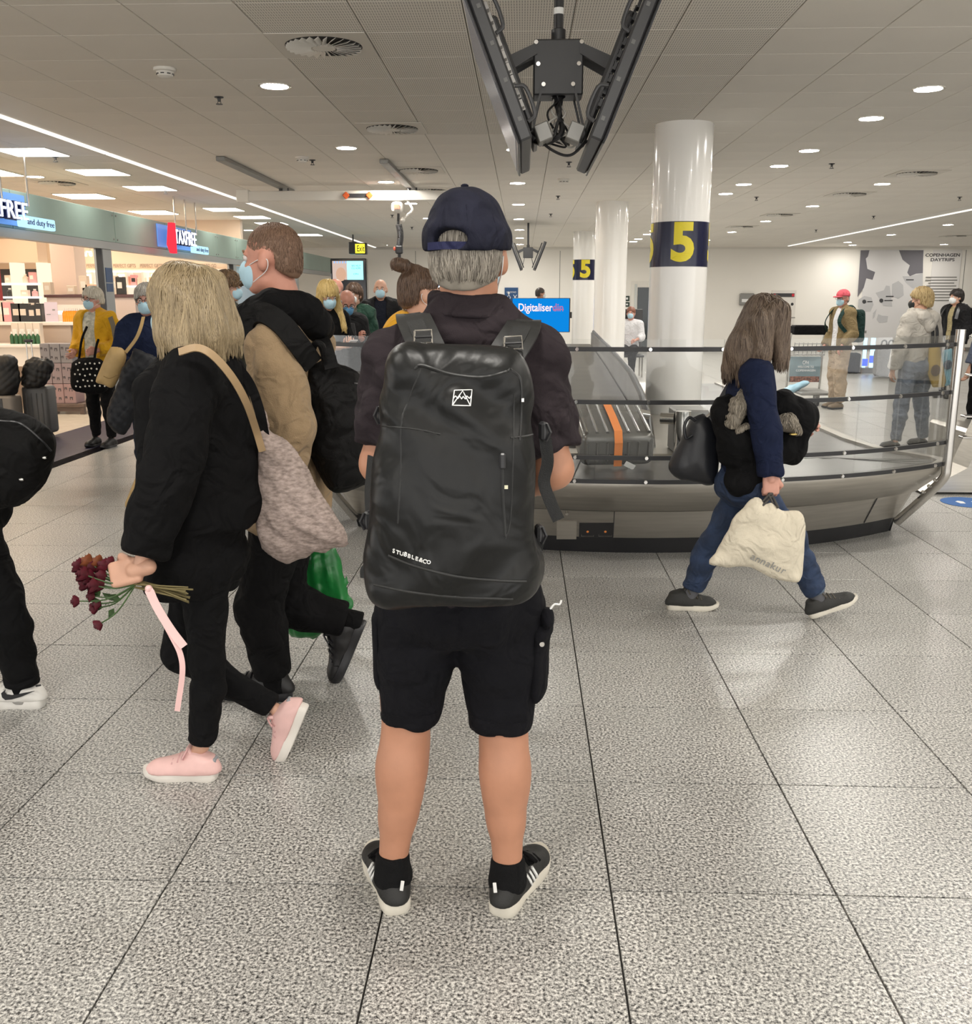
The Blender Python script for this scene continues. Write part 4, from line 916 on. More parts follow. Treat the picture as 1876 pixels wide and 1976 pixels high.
    for k in range(0, nb, 2): MB().bb((xs0 + k * bw + .05, YB - .13, zr[1] + .05), (xs0 + (k + 1) * bw - .05, YB - .101, zr[0] - .06)).build('light_box', emat('niche_glow', (1, .9, .62), 2.0), sh)
    cols = [('pink', (.75, .35, .36)), ('white', (.8, .76, .7)), ('gold', (.7, .45, .15)), ('red', (.6, .06, .07)), ('black', (.03, .03, .03)), ('peach', (.85, .5, .35))]
    rg = random.Random(11)
    seen_ = {}
    def product(c, w, d, h, nm, m, lab, cat, grp, cap_m=None):
        if 'from the picture edge' not in lab and 'rear counter' not in lab: n_ = seen_[lab] = seen_.get(lab, 0) + 1; lab = ('leftmost ' if n_ == 1 else WORDS_N[n_ - 1] + ' from left, ') + lab
        r = root(nm, (c[0], c[1], c[2]), lab, cat, grp)
        if nm == 'bottle' or nm == 'spray_bottle':
            MB().lathe([(w * .5, c[2]), (w * .5, c[2] + h * .62), (w * .22, c[2] + h * .78), (w * .2, c[2] + h * .82)], (c[0], c[1], 0), 12).build('flask', m, r, True); MB().lathe([(w * .24, c[2] + h * .82), (w * .24, c[2] + h)], (c[0], c[1], 0), 10).build('cap', cap_m or M_white, r, True)
        else:
            MB().bb((c[0] - w / 2, c[1] - d / 2, c[2]), (c[0] + w / 2, c[1] + d / 2, c[2] + h), bev=.004).build('carton', m, r); MB().bb((c[0] - w * .3, c[1] - d / 2 - .003, c[2] + h * .35), (c[0] + w * .3, c[1] - d / 2 - .0005, c[2] + h * .7)).build('print_patch', cap_m or M_white, r)
        return r
    for ri, z in ((1, zr[1]), (2, zr[2]), (3, zr[3])):
        x = xs0 + .1
        while x < xs1 - .1:
            cn, cc = rg.choice(cols); w = rg.choice((.08, .12, .16, .2)); h = rg.uniform(.1, .22)
            if abs((x - xs0) % bw - 0) > .1:
                product((x, Ys + .12, z), w, .1, h, 'product_box', mat('prod_' + cn, cc, .45), 'small ' + cn + ' perfume carton on the ' + ('upper', 'middle', 'lower')[ri - 1] + ' backlit shelf', 'box', 'perfume cartons on the backlit shelf', mat('prod_' + rg.choice(cols)[0], (.7, .6, .5), .45))
            x += w + rg.uniform(.03, .12)
    # left wall unit with dark niches
    Yl = 17.2; lu = root('wall_shelf', (P(40, 600, Y=Yl)[0], Yl, 0), 'bright shelf unit with dark niches at the left picture edge', 'shelf')
    xa, xb = P(-60, 600, Y=Yl)[0], P(83, 600, Y=Yl)[0]; zz = [P(40, y, Y=Yl)[2] for y in (518, 546, 572, 600, 630)]
    MB().bb((xa, Yl + .35, 0), (xb, Yl + .45, zz[0])).build('back_board', mat('dark_niche', (.03, .025, .025), .5), lu)
    for z in zz[1:]: MB().bb((xa, Yl, z - .035), (xb, Yl + .349, z)).build('shelf_board', emat('shelf_edge_glow', (0, 0, 0), 0), lu)
    MB().bb((xa, Yl, zz[1] + .35), (xb, Yl + .349, zz[0] + .5)).build('upper_panel', M_warm_lit, lu)
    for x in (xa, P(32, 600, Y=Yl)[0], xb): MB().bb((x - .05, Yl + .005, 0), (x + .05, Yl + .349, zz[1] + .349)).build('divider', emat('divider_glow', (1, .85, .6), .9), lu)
    for zi in (1, 2, 3):
        x = xa + .7
        while x < xb - .08:
            cn, cc = rg.choice(cols[:2] + cols[2:5]); w = rg.choice((.07, .1, .13)); product((x, Yl + .15, zz[zi]), w, .1, rg.uniform(.1, .2), rg.choice(('bottle', 'product_box')), mat('prod_' + cn, cc, .45), 'small ' + cn + ' item on the ' + ('top', 'middle', 'bottom')[zi - 1] + ' board of the dark-niche shelf', 'cosmetics', 'cosmetics on the dark-niche shelf'); x += w + rg.uniform(.03, .08)
    MB().bb((P(-6, 600, Y=15)[0], 15, 0), (P(2, 600, Y=15)[0], 15.1, P(0, 488, Y=15)[2])).build('red_banner', mat('dark_red', (.28, .02, .03), .5), None, label='narrow dark red upright banner at the left edge of the shop', cat='banner')
    # rear counter with dark top
    Yr = 16.0; rc = root('rear_counter', (P(145, 600, Y=Yr)[0], Yr, 0), 'rear shop counter with a dark red-brown top', 'counter'); a, b = P(84, 568, Y=Yr), P(262, 568, Y=Yr)
    MB().bb((a[0], Yr, a[2] - .05), (b[0], Yr + .45, a[2]), bev=.005).build('top', mat('dark_top', (.10, .045, .045), .3), rc); MB().bb((a[0] + .03, Yr + .03, 0), (b[0] - .03, Yr + .42, a[2] - .05)).build('body', mat('pale_pink', (.66, .56, .53), .5), rc)
    for x, cn, h in ((95, 'red', .2), (140, 'white', .14), (165, 'white', .3), (180, 'peach', .16), (222, 'gold', .3), (235, 'black', .28)):
        p = P(x, 568, Y=Yr + .2); product((p[0], Yr + .2, a[2]), .13 if cn != 'peach' else .3, .12, h, 'product_box', mat('prod_' + cn, (.5, .5, .5), .45), cn + ' carton standing on the rear counter' + (', taller' if h > .25 else '') + (', left of the column' if x < 100 else ''), 'box', 'cartons on the rear counter')
    # front counter: white top, amber bottles, black boxes
    Yc = 14.0; fc = root('front_counter', (P(80, 640, Y=Yc)[0], Yc, 0), 'long white-topped shop counter with beige front', 'counter'); a, b = P(-80, 621, Y=Yc), P(166, 621, Y=Yc)
    MB().bb((a[0], Yc, a[2] - .05), (b[0], Yc + .6, a[2]), bev=.006).build('top', mat('counter_white', (.82, .76, .7), .3), fc); MB().bb((a[0], Yc + .04, 0), (b[0] - .25, Yc + .58, a[2] - .05)).build('body', mat('counter_beige', (.48, .38, .31), .5), fc)
    MB().bb((a[0], Yc + .40, a[2]), (b[0], Yc + .58, a[2] + .24)).build('riser', mat('counter_white', (0, 0, 0)), fc); MB().bb((a[0], Yc + .395, a[2] + .10), (b[0], Yc + .3999, a[2] + .15)).build('light_strip', emat('shelf_edge_glow', (0, 0, 0), 0), fc)
    am = mat('amber', (.75, .27, .02), .12, emit=(.7, .2, .01), estr=.12); n = 0
    for i in range(11):
        p = P(125 + i * 4.1, 618, Y=Yc + .12)
        for j in range(2): product((p[0], Yc + .12 + j * .1, a[2]), .055, .055, .19, 'spray_bottle', am if i < 8 else mat('prod_pink', (0, 0, 0)), ('amber' if i < 8 else 'pink') + ' spray bottle in the ' + ('front' if j == 0 else 'back') + ' row on the white counter', 'bottle', 'spray bottles on the white counter')
    for i, (x, w, h, cn) in enumerate(((5, .12, .3, 'white'), (18, .14, .28, 'pink'), (36, .14, .26, 'black'), (50, .14, .26, 'black'), (66, .12, .24, 'black'), (79, .1, .26, 'black'))):
        p = P(x, 618, Y=Yc + .15); product((p[0], Yc + .15, a[2]), w, .12, h, 'product_box', mat('prod_' + cn, (.5, .5, .5), .4), cn + ' display box on the white counter, ' + ('first', 'second', 'third', 'fourth', 'fifth', 'sixth')[i] + ' from the picture edge', 'box', 'display boxes on the white counter', mat('prod_gold', (0, 0, 0)) if cn == 'black' else None)
    p = P(101, 622, Y=Yc + .05); cd = root('sign_card', (p[0], Yc + .05, a[2]), 'pale lilac upright sign card on the white counter', 'sign'); MB().bb((p[0] - .095, Yc + .045, a[2]), (p[0] + .095, Yc + .055, a[2] + .28)).build('card', mat('lilac', (.66, .56, .64), .5), cd); MB().bb((p[0] + .02, Yc + .043, a[2] + .16), (p[0] + .06, Yc + .0445, a[2] + .18)).build('print_line', M_grey, cd); MB().bb((p[0] - .07, Yc + .043, a[2] + .1), (p[0] - .01, Yc + .0445, a[2] + .11)).build('print_line', M_grey, cd)
    # lower table with soap bottles
    Yt = 13.3; a2, b2 = P(-60, 665, Y=Yt), P(92, 665, Y=Yt); lt = root('display_table', (P(30, 700, Y=Yt)[0], Yt, 0), 'low white display table in front of the counter', 'table')
    MB().bb((a2[0], Yt, a2[2] - .04), (b2[0], Yt + .55, a2[2]), bev=.005).build('top', mat('counter_white', (0, 0, 0)), lt); MB().bb((a2[0], Yt + .04, a2[2] - .3), (b2[0] - .03, Yt + .52, a2[2] - .041)).build('apron', mat('counter_white', (0, 0, 0)), lt)
    for x in (a2[0] + .1, b2[0] - .1):
        for y in (Yt + .08, Yt + .45): MB().bb((x - .03, y - .03, 0), (x + .03, y + .03, a2[2] - .3)).build('leg', M_white, lt)
    for i in range(7):
        p = P(24 + i * 8.3, 660, Y=Yt + .25)
        product((p[0], Yt + .25, a2[2]), .055, .055, .17, 'bottle', mat('soap_green', (.03, .10, .04), .3), 'dark green bottle with white cap in the row under red boxes', 'bottle', 'green bottles on the low table'); 
    for i in range(4):
        p = P(28 + i * 14, 640, Y=Yt + .34); product((p[0], Yt + .40, a2[2]), .1, .1, .29, 'product_box', mat('prod_red', (0, 0, 0)), 'red carton behind the green bottles on the low table', 'box', 'red cartons on the low table')
    # stack of gift boxes on a wooden bench
    pf = P(112, 800, Z=0); Yg = pf[1]; bn = root('bench', (pf[0], Yg, 0), 'low dark wooden bench under the grey gift boxes', 'bench'); wd = mat('dark_wood', (.13, .085, .065), .5, var=.2, vscale=8, stretch=(1, 6, 6))
    xa_, xb_ = P(70, 780, Y=Yg)[0], P(163, 780, Y=Yg)[0]; zt_ = P(110, 779, Y=Yg)[2]
    MB().bb((xa_, Yg, zt_ - .05), (xb_, Yg + .5, zt_), bev=.006).build('top', wd, bn); MB().bb((xa_ + .04, Yg + .04, zt_ - .11), (xb_ - .04, Yg + .07, zt_ - .05)).build('rail', wd, bn)
    for x in (xa_ + .05, xb_ - .05):
        for y in (Yg + .05, Yg + .45): MB().bb((x - .03, y - .03, 0), (x + .03, y + .03, zt_ - .05)).build('leg', wd, bn)
    bm_ = [mat('gift_grey', (.23, .215, .225), .5), mat('gift_mauve', (.29, .225, .235), .5), mat('gift_pink', (.36, .235, .235), .5)]; rw = ['top', 'middle', 'bottom']
    zs = [P(110, y, Y=Yg)[2] for y in (779, 741, 701, 663)]; xg = [P(x, 720, Y=Yg + .02)[0] for x in (80, 99, 119, 142)]
    for rI in range(3):
        for cI in range(3):
            g = root('gift_box', ((xg[cI] + xg[cI + 1]) / 2, Yg + .12, zs[rI]), ('grey', 'mauve', 'pink')[2 - rI] + ' gift box, ' + ('left', 'centre', 'right')[cI] + ' of the ' + rw[2 - rI] + ' row on the bench', 'box', 'stacked gift boxes')
            x0, x1, z0, z1 = xg[cI] + .003, xg[cI + 1] - .003, zs[rI] + .002, zs[rI + 1] - .003
            MB().bb((x0, Yg + .03, z0), (x1, Yg + .3, z1), bev=.004).build('carton', bm_[2 - rI], g); dk = mat('gift_print', (.07, .06, .065), .5); w_ = x1 - x0; h_ = z1 - z0
            for (u, v, s_) in ((.62, .62, .3), (.6, .18, .26), (.18, .7, .22), (.15, .25, .2)):
                a_ = (x0 + w_ * u - w_ * s_ / 2, Yg + .028, z0 + h_ * v); b_ = (x0 + w_ * u + w_ * s_ / 2, Yg + .0295, z0 + h_ * v + w_ * s_)
                MB().bb(a_, b_).build('print_square', dk, g); MB().bb((a_[0] + .012, Yg + .026, a_[2]), (b_[0] - .012, Yg + .0279, b_[2] - .018)).build('print_square', bm_[2 - rI], g)
shop()
def left_luggage():
    # suitcase and black bags waiting at the shop entrance
    q = P(64, 846, Z=0); Y = q[1]; a, b = P(38, 745, Y=Y), P(89, 745, Y=Y); r = root('dark_suitcase', (q[0], Y, 0), 'dark grey upright suitcase with extended handle at the shop entrance', 'suitcase')
    MB().bb((a[0], Y, .05), (b[0], Y + .24, a[2]), bev=.04, seg=3).build('shell', mat('case_dark', (.07, .068, .066), .4), r, True)
    for k in range(4): x = a[0] + (b[0] - a[0]) * (k + 1) / 5; MB().tube([A(x, Y - .001, .12), A(x, Y - .001, a[2] - .08)], .006, 6).build('rib', mat('case_dark', (0, 0, 0)), r)
    for x in (a[0] + .06, b[0] - .06): MB().ball((x, Y + .05, .028), (.018, .03, .028), 10).build('wheel', M_black, r)
    hx = P(46, 700, Y=Y)[0]; ht = P(46, 660, Y=Y)[2]
    for dx in (-.03, .03): MB().cyl((hx + dx, Y + .15, a[2] - .03), (hx + dx, Y + .15, ht), .008, n=8).build('handle_tube', M_steel2, r)
    MB().bb((hx - .05, Y + .13, ht - .01), (hx + .05, Y + .17, ht + .025), bev=.01).build('grip', M_black, r)
    M_nyl = mat('black_nylon', (.005, .0048, .0048), .55, bump=.4, bscale=25)
    c = P(70, 718, Y=Y + .02); bg = vol([ell(c + A(0, 0.0, .0), (.15, .09, .16)), ell(c + A(.1, 0, .06), (.1, .07, .07)), cap(c + A(-.12, 0, -.1), c + A(.14, 0, .1), .06, .05), ell(c + A(-.05, 0, -.12), (.1, .08, .06))], .01, .04).folds(.008, 45, 4, 5)
    bg.build('black_holdall', M_nyl, None, label='crumpled black nylon holdall resting on the dark suitcase', cat='bag')
    c2 = P(12, 728, Y=Y - .1); bg = vol([ell(c2, (.15, .1, .2)), ell(c2 + A(.02, 0, .15), (.12, .09, .1)), ell(c2 + A(-.04, 0, -.12), (.13, .1, .1))], .01, .04).folds(.008, 40, 4, 6)
    bg.build('black_rucksack', M_nyl, None, label='black puffy rucksack at the left picture edge beside the dark suitcase', cat='bag')
    q2 = P(10, 830, Z=0); Y2 = Y - .1; a, b = P(-25, 762, Y=Y2), P(33, 762, Y=Y2); r = root('taupe_suitcase', (a[0] + .2, Y2, 0), 'taupe suitcase under the black rucksack at the left picture edge', 'suitcase')
    MB().bb((a[0], Y2 - .12, .05), (b[0], Y2 + .12, a[2]), bev=.04, seg=3).build('shell', mat('case_taupe', (.19, .165, .14), .45), r, True); MB().bb((P(9, 762, Y=Y2)[0] - .03, Y2 - .125, .1), (P(9, 762, Y=Y2)[0] + .03, Y2 - .118, a[2] - .03)).build('band', M_black, r)
    for x in (a[0] + .06, b[0] - .06): MB().ball((x, Y2, .028), (.018, .03, .028), 10).build('wheel', M_black, r)
left_luggage()
# ================================================================== people: engine
def cone(a, b, ra, rb=None, flat=None, fdir=None, grow=0.0, rad=0.006):
    """tapered cylinder with flat ends"""
    a = np.asarray(a, float); b = np.asarray(b, float); rb = ra if rb is None else rb; ra += grow; rb += grow; ab = b - a; L = np.linalg.norm(ab); u = ab / L
    n = None if flat is None else nrm(np.asarray(fdir) - u * (u @ np.asarray(fdir)))
    def fn(X, Y, Z):
        dx, dy, dz = X - a[0], Y - a[1], Z - a[2]; h = dx * u[0] + dy * u[1] + dz * u[2]; t = np.clip(h / L, 0, 1)
        dx = dx - h * u[0]; dy = dy - h * u[1]; dz = dz - h * u[2]; q = 1.0
        if n is not None:
            c = (dx * n[0] + dy * n[1] + dz * n[2]) * (1 / flat - 1); dx = dx + c * n[0]; dy = dy + c * n[1]; dz = dz + c * n[2]; q = 0.5 + 0.5 * flat
        e = (np.sqrt(dx * dx + dy * dy + dz * dz) - (ra + t * (rb - ra))) * q + rad; g = np.maximum(-h, h - L) + rad
        return np.sqrt(np.maximum(e, 0) ** 2 + np.maximum(g, 0) ** 2) + np.minimum(np.maximum(e, g), 0) - rad
    r = max(ra, rb); return fn, np.minimum(a, b) - r, np.maximum(a, b) + r
def skinmat(name, col): return mat('skin_' + name, col, 0.5, var=0.06, vscale=18, bump=0.05, bscale=220)
def clothmat(*a, **k): return wrinkle(clothmat_(*a, **k))
def clothmat_(name, col, rough=0.85, bump=0.25, bscale=420, sheen=0.0, var=0.07): return mat('cloth_' + name, col, rough, var=var, vscale=9, bump=bump, bscale=bscale, sheen=sheen * .4, spec=0.15)
def hairmat(name, c1, c2, rough=0.42):
    k = 'hair_' + name
    if k in MATS: return MATS[k]
    m = bpy.data.materials.new(k); m.use_nodes = True; nt = m.node_tree; N = nt.nodes; L = nt.links; b = N['Principled BSDF']; b.inputs['Roughness'].default_value = rough
    g = N.new('ShaderNodeNewGeometry'); r = N.new('ShaderNodeMix'); r.data_type = 'RGBA'; r.inputs[6].default_value = (*c1, 1); r.inputs[7].default_value = (*c2, 1)
    L.new(g.outputs['Random Per Island'], r.inputs[0]); L.new(r.outputs[2], b.inputs['Base Color']); MATS[k] = m; return m
SK = dict(fair=(0.58, 0.33, 0.23), tan=(0.45, 0.215, 0.13), pink=(0.60, 0.31, 0.24), red=(0.52, 0.24, 0.17))
def head_prims(c, R, s):
    T = lambda x, y, z: c + R @ (A(x, y, z) * s)
    E = lambda x, y, z, a, b, d: ell(T(x, y, z), A(a, b, d) * s, R)
    C = lambda p, q, ra, rb: cap(T(*p), T(*q), ra * s, rb * s)
    big = [E(0, -.012, .03, .076, .097, .088), E(0, .022, -.04, .062, .070, .078), E(0, .055, -.088, .028, .028, .022), C((-.042, .0, -.075), (-.02, .055, -.095), .022, .02), C((.042, 0, -.075), (.02, .055, -.095), .022, .02)]
    fine = [C((0, .090, .008), (0, .108, -.028), .007, .012), E(-.012, .098, -.034, .008, .01, .007), E(.012, .098, -.034, .008, .01, .007), C((-.036, .078, .018), (.036, .078, .018), .011, .011), E(-.035, .066, -.028, .02, .018, .018), E(.035, .066, -.028, .02, .018, .018), C((-.02, .083, -.057), (.02, .083, -.057), .007, .007), C((-.017, .081, -.066), (.017, .081, -.066), .0075, .0075)]
    ears = []
    for x in (-1, 1): ears += [E(x * .079, -.008, -.008, .009, .016, .026), E(x * .077, -.003, -.026, .007, .010, .012)]
    return big, fine, ears, [E(-.031, .088, .004, .013, .012, .010), E(.031, .088, .004, .013, .012, .010)]
class Fig:
    """joints of a person; built parts hang under self.r"""
    def __init__(s, loc, label, cat='person', group=None, scale=1.0, girth=1.0, skin='fair', res=0.012, name='person'):
        s.J = {}; s.s = scale; s.g = girth; s.skin = skinmat(skin, SK[skin]); s.res = res; s.r = root(name, loc, label, cat, group); s.bf = A(0, 1, 0); s.hf = A(0, 1, 0); s.hu = A(0, 0, 1); s.lw = 1.0; s.curl = {'l': .5, 'r': .5}; s.palm = {}; s.extra = []; s.hs = 1.0
    def stand(s, x, y, ang, h=1.75, **ov):
        """standing skeleton at x, y facing ang (degrees, 0 = +Y, 90 = -X); overrides in body frame for h = 1.75"""
        k = h / 1.75; s.s = k; a = math.radians(ang); R = np.array(rotm((0, 0, 1), a)); s.R = R
        j = dict(pelvis=(0, 0, .95), waist=(0, .005, 1.09), chest=(0, 0, 1.30), neck=(0, -.01, 1.47), head=(0, .02, 1.625), sl=(-.155, -.005, 1.41), sr=(.155, -.005, 1.41), el=(-.205, -.03, 1.13), er=(.205, -.03, 1.13), wl=(-.22, .05, .88), wr=(.22, .05, .88), hl=(-.085, 0, .92), hr=(.085, 0, .92), kl=(-.095, .02, .50), kr=(.095, .02, .50), al=(-.105, -.02, .09), ar=(.105, -.02, .09))
        hd = ov.pop('look', None); j.update(ov)
        for n, p in j.items(): s.J[n] = A(x, y, 0) + R @ (A(*p) * k)
        s.bf = R @ A(0, 1, 0); s.hf = s.bf if hd is None else R @ nrm(hd); s.tl = s.tr = s.bf; return s
    def torso(s, grow=0.0, hem=None, hemr=None):
        J, k, g = s.J, s.s, s.g; f = s.bf
        p = [cap(J['pelvis'], J['waist'], .138 * k * g, .128 * k * g, .72, f, grow), cap(J['waist'], J['chest'], .128 * k * g, .152 * k * g, .70, f, grow),
             cap(J['sl'] * .85 + J['sr'] * .15 + A(0, 0, -.02), J['sr'] * .85 + J['sl'] * .15 + A(0, 0, -.02), .068 * k, .068 * k, None, None, grow), cap(J['chest'], J['neck'] + A(0, 0, -.03), .12 * k * g, .062 * k, .8, f, grow),
             cap(J['sl'] * .35 + J['neck'] * .65, J['sl'], .048 * k, .055 * k, None, None, grow), cap(J['sr'] * .35 + J['neck'] * .65, J['sr'], .048 * k, .055 * k, None, None, grow)]
        if hem is not None: p.append(cone(J['waist'], hem, .13 * k * g, (hemr or .15) * k * g, .74, f, grow))
        return p
    def arm(s, q, grow=0.0, to=2.0, flat_end=False, slack=0.0):
        J, k = s.J, s.s; a, b, c = J['s' + q], J['e' + q], J['w' + q]; fn = cone if flat_end else cap; p = []
        ru, re, rw = .056 * k, .043 * k, .029 * k
        if to <= 1: e = a + (b - a) * to; return [cap(a, a + (e - a) * .5, ru, ru * .95, grow=grow), fn(a + (e - a) * .3, e, ru * .97, (ru + (re - ru) * to) + slack, grow=grow)]
        p.append(cap(a, b, ru, re, grow=grow)); e = b + (c - b) * (to - 1)
        p.append(cap(b, b + (e - b) * .35, re, re * .95, grow=grow)); p.append(fn(b, e, re, re + (rw - re) * (to - 1) + slack, grow=grow)); return p
    def leg(s, q, grow=0.0, to=2.0, flat_end=False, slack=0.0, loose=0.0):
        J, k, g = s.J, s.s, s.g; a, b, c = J['h' + q], J['k' + q], J['a' + q]; fn = cone if flat_end else cap
        lw = s.lw; rt_, rk, ra_ = .088 * k * g * lw, .058 * k * lw, .036 * k * lw; k = k * lw; p = [cap(a, b, rt_, rk + loose, grow=grow)]
        if to <= 1:
            e = a + (b - a) * to; return [cap(a, a + (e - a) * .6, rt_, rt_ * .85, grow=grow), fn(a, e, rt_, rt_ + (rk - rt_) * to + slack, grow=grow)]
        e = b + (c - b) * (to - 1); mid = b + (c - b) * .3; back = nrm(np.cross(nrm(c - b), np.cross(nrm(c - b), s.bf)))
        p += [cap(b, mid + back * .012 * k, rk + loose, .057 * k + loose, grow=grow), fn(mid + back * .006 * k, e, .057 * k + loose, (.057 + (.036 - .057) * ((to - 1.3) / .7)) * k + slack + loose, grow=grow)]; return p
    def hand(s, q, h=None, hold=None):
        """palm and five fingers; palm normal in self.palm[q], curl in self.curl[q]"""
        J, k = s.J, s.s * s.hs; w = J['w' + q]; d = nrm(w - J['e' + q])
        if ('hd' + q) in J: d = nrm(J['hd' + q])
        pn = np.asarray(s.palm.get(q, s.bf * 0 + (A(1, 0, 0) if q == 'l' else A(-1, 0, 0)))); pn = nrm(pn - d * (pn @ d)); sd = np.cross(d, pn)    # across the palm
        th = sd if (q == 'l') else -sd
        if ('th' + q) in J: t_ = np.asarray(J['th' + q]); th = sd if sd @ t_ > 0 else -sd
        cu = s.curl[q]; pr = [rbx(w + d * .045 * k, A(.041, .052, .014) * k, np.stack([th, d, pn], 1), .013 * k), cap(w - d * .03 * k, w + d * .015 * k, .026 * k, .026 * k)]
        fl = [.072, .080, .075, .060]
        for i in range(4):
            b0 = w + d * (.088 - abs(i - 1.2) * .004) * k + th * (.030 - i * .020) * k; p0 = b0; a = 0.0; seg = [.45, .32, .23]; r0 = [.0092, .0085, .0076, .0066]
            for m_ in range(3):
                a += cu * (.75, 1.0, .6)[m_] * 1.25; dr = d * math.cos(a) + pn * math.sin(a); p1 = p0 + dr * fl[i] * seg[m_] * 1.05 * k; pr.append(cap(p0, p1, r0[m_] * k, r0[m_ + 1] * k)); p0 = p1
        t0 = w + d * .025 * k + th * .032 * k; t1 = t0 + (th * .55 + d * .75 + pn * .25) * .038 * k; t2 = t1 + nrm(d * .8 + th * (.3 - cu * .5) + pn * (.2 + cu * .8)) * .03 * k; t3 = t2 + nrm(d * .7 - th * cu * .5 + pn * (.2 + cu)) * .022 * k
        pr += [cap(t0, t1, .0145 * k, .0115 * k), cap(t1, t2, .0112 * k, .0098 * k), cap(t2, t3, .0098 * k, .007 * k)]
        V = vol(pr, h or (.0036 if s.res < .0105 else max(.004, s.res * .55)), .0035, .015); return V.mesh(1)
    def headmesh(s, h=None, neck=True):
        J = s.J; R = frame(s.hf, s.hu); k = s.s * s.hs; c = J['head']; s.HR = R; s.HK = k; big, fine, ears, eyes = head_prims(c, R, k)
        n0 = J['neck']; nb = big + [cap(n0 + A(0, 0, -.05), c + R @ (A(0, -.02, -.06) * k), .062 * k, .055 * k)] if neck else big
        V = vol(nb + ears, h or max(.005, s.res * .6), .022, .03); V.add(fine, .010 * k)
        for e in eyes: V.sub(e, .008)
        return V.mesh(1)
    def body(s, hands='lr', legs=True, legfine=False, h=None):
        pr = s.torso(-.018) + s.arm('l', -.006) + s.arm('r', -.006)
        if legs:
            pr += s.leg('l', -.014) + s.leg('r', -.014)
            for q in 'lr': pr.append(cap(s.J['a' + q], s.J['a' + q] + s.__dict__['t' + q] * .04 * s.s + nrm(s.J['a' + q] - s.J['k' + q]) * .035 * s.s, .022 * s.s, .018 * s.s))
        v, f = vol(pr, h or max(.012, s.res), .03).mesh(1); P_ = [(v, f), s.headmesh()]
        for q in hands: P_.append(s.hand(q))
        n = 0; vs = []; fs = []
        for v, f in P_ + s.extra: vs.append(v); fs.append(np.asarray(f) + n); n += len(v)
        return mobj('body', np.concatenate(vs), np.concatenate(fs), s.skin, s.r, True)
    def HT(s, x, y, z): return s.J['head'] + frame(s.hf, s.hu) @ (A(x, y, z) * s.s * s.hs)
    def eyes(s):
        k = s.s * s.hs; R = frame(s.hf, s.hu)
        for x in (-1, 1):
            e = MB().ball(s.HT(x * .031, .079, .004), .0125 * k, 10).build('eye', mat('eye_white', (.62, .58, .55), .3), s.r, True)
            MB().ball(s.HT(x * .031, .0875, .004), A(.0065, .005, .0065) * k, 8, R).build('iris', mat('eye_dark', (.03, .025, .02), .2), e, True)
            MB().tube([s.HT(x * .046, .080, .022), s.HT(x * .032, .089, .027), s.HT(x * .016, .090, .023)], .0042 * k, 6).build('eyebrow', s.__dict__.get('brow', mat('brow_brown', (.10, .065, .045), .8)), s.r)
    def mask(s, m, loops=True, black=False, h=None):
        k = s.s * s.hs; R = frame(s.hf, s.hu); T = s.HT
        E = lambda x, y, z, a, b, d: ell(T(x, y, z), A(a, b, d) * k, R)
        V = vol([E(0, .055, -.045, .060, .050, .056), E(0, .088, -.045, .034, .034, .042 if not black else .036), E(0, .062, -.075, .048, .04, .035)], h or max(.005, s.res * .5), .02)
        V.keep(T(0, .035, 0), R @ A(0, -1, 0), .006).keep(T(0, .09, -.002), R @ A(0, -.35, 1), .006).keep(T(0, .09, -.104), R @ A(0, .25, -1), .006)
        o = V.build('face_mask', m, s.r)
        if not black:
            for z in (-.03, -.05, -.07): MB().tube([T(-.045, .082, z), T(-.02, .113, z), T(0, .1235 - abs(z + .045) * .2, z), T(.02, .113, z), T(.045, .082, z)], .0016 * k, 5).build('pleat', m, o)
        if loops:
            lm = mat('loop_white', (.75, .75, .74), .6) if not black else M_black
            for x in (-1, 1): MB().tube(spline([T(x * .055, .055, -.02), T(x * .076, .01, -.005), T(x * .083, -.025, -.005), T(x * .078, -.018, -.04), T(x * .054, .045, -.078)], 5), .0016 * k, 5).build('ear_loop', lm, o)
        return o
    def glasses(s, m=None):
        T = s.HT; k = s.s * s.hs; g = root('spectacles', (0, 0, 0), 'x', 'x'); bpy.data.objects.remove(g); mb = MB()
        for x in (-1, 1):
            mb.tube([T(x * (.033 + .024 * math.cos(a)), .102 - .006 * abs(math.cos(a)), .004 + .019 * math.sin(a)) for a in np.linspace(0, 2 * math.pi, 15)], .0022 * k, 5); mb.tube([T(x * .057, .098, .008), T(x * .078, .06, .008), T(x * .083, -.01, .004)], .002 * k, 5)
        mb.tube([T(-.009, .103, .008), T(.009, .103, .008)], .002 * k, 5); return mb.build('spectacles', m or M_black, s.r)
    def hair(s, m, thick=.012, line=.045, low=-.03, style='short', strands=0, length=.05, rad=.0013, prims=None, fold=.003, freq=110, seed=3, h=None, cut=True, back_low=None, tb=0.0, bald=False):
        """hair cap over the skull with optional extra volumes and fine locks"""
        k = s.s * s.hs; R = frame(s.hf, s.hu); T = s.HT
        E = lambda x, y, z, a, b, d: ell(T(x, y, z), A(a, b, d) * k, R)
        base = [E(0, -.014, .032, .077 + thick, .098 + thick, .090 + thick), E(0, -.045, -.02, .070 + thick, .065 + thick, .07 + thick)]
        V = vol(base + (prims(T, k, R) if prims else []), h or max(.005, s.res * .6), .02 * k, .04)
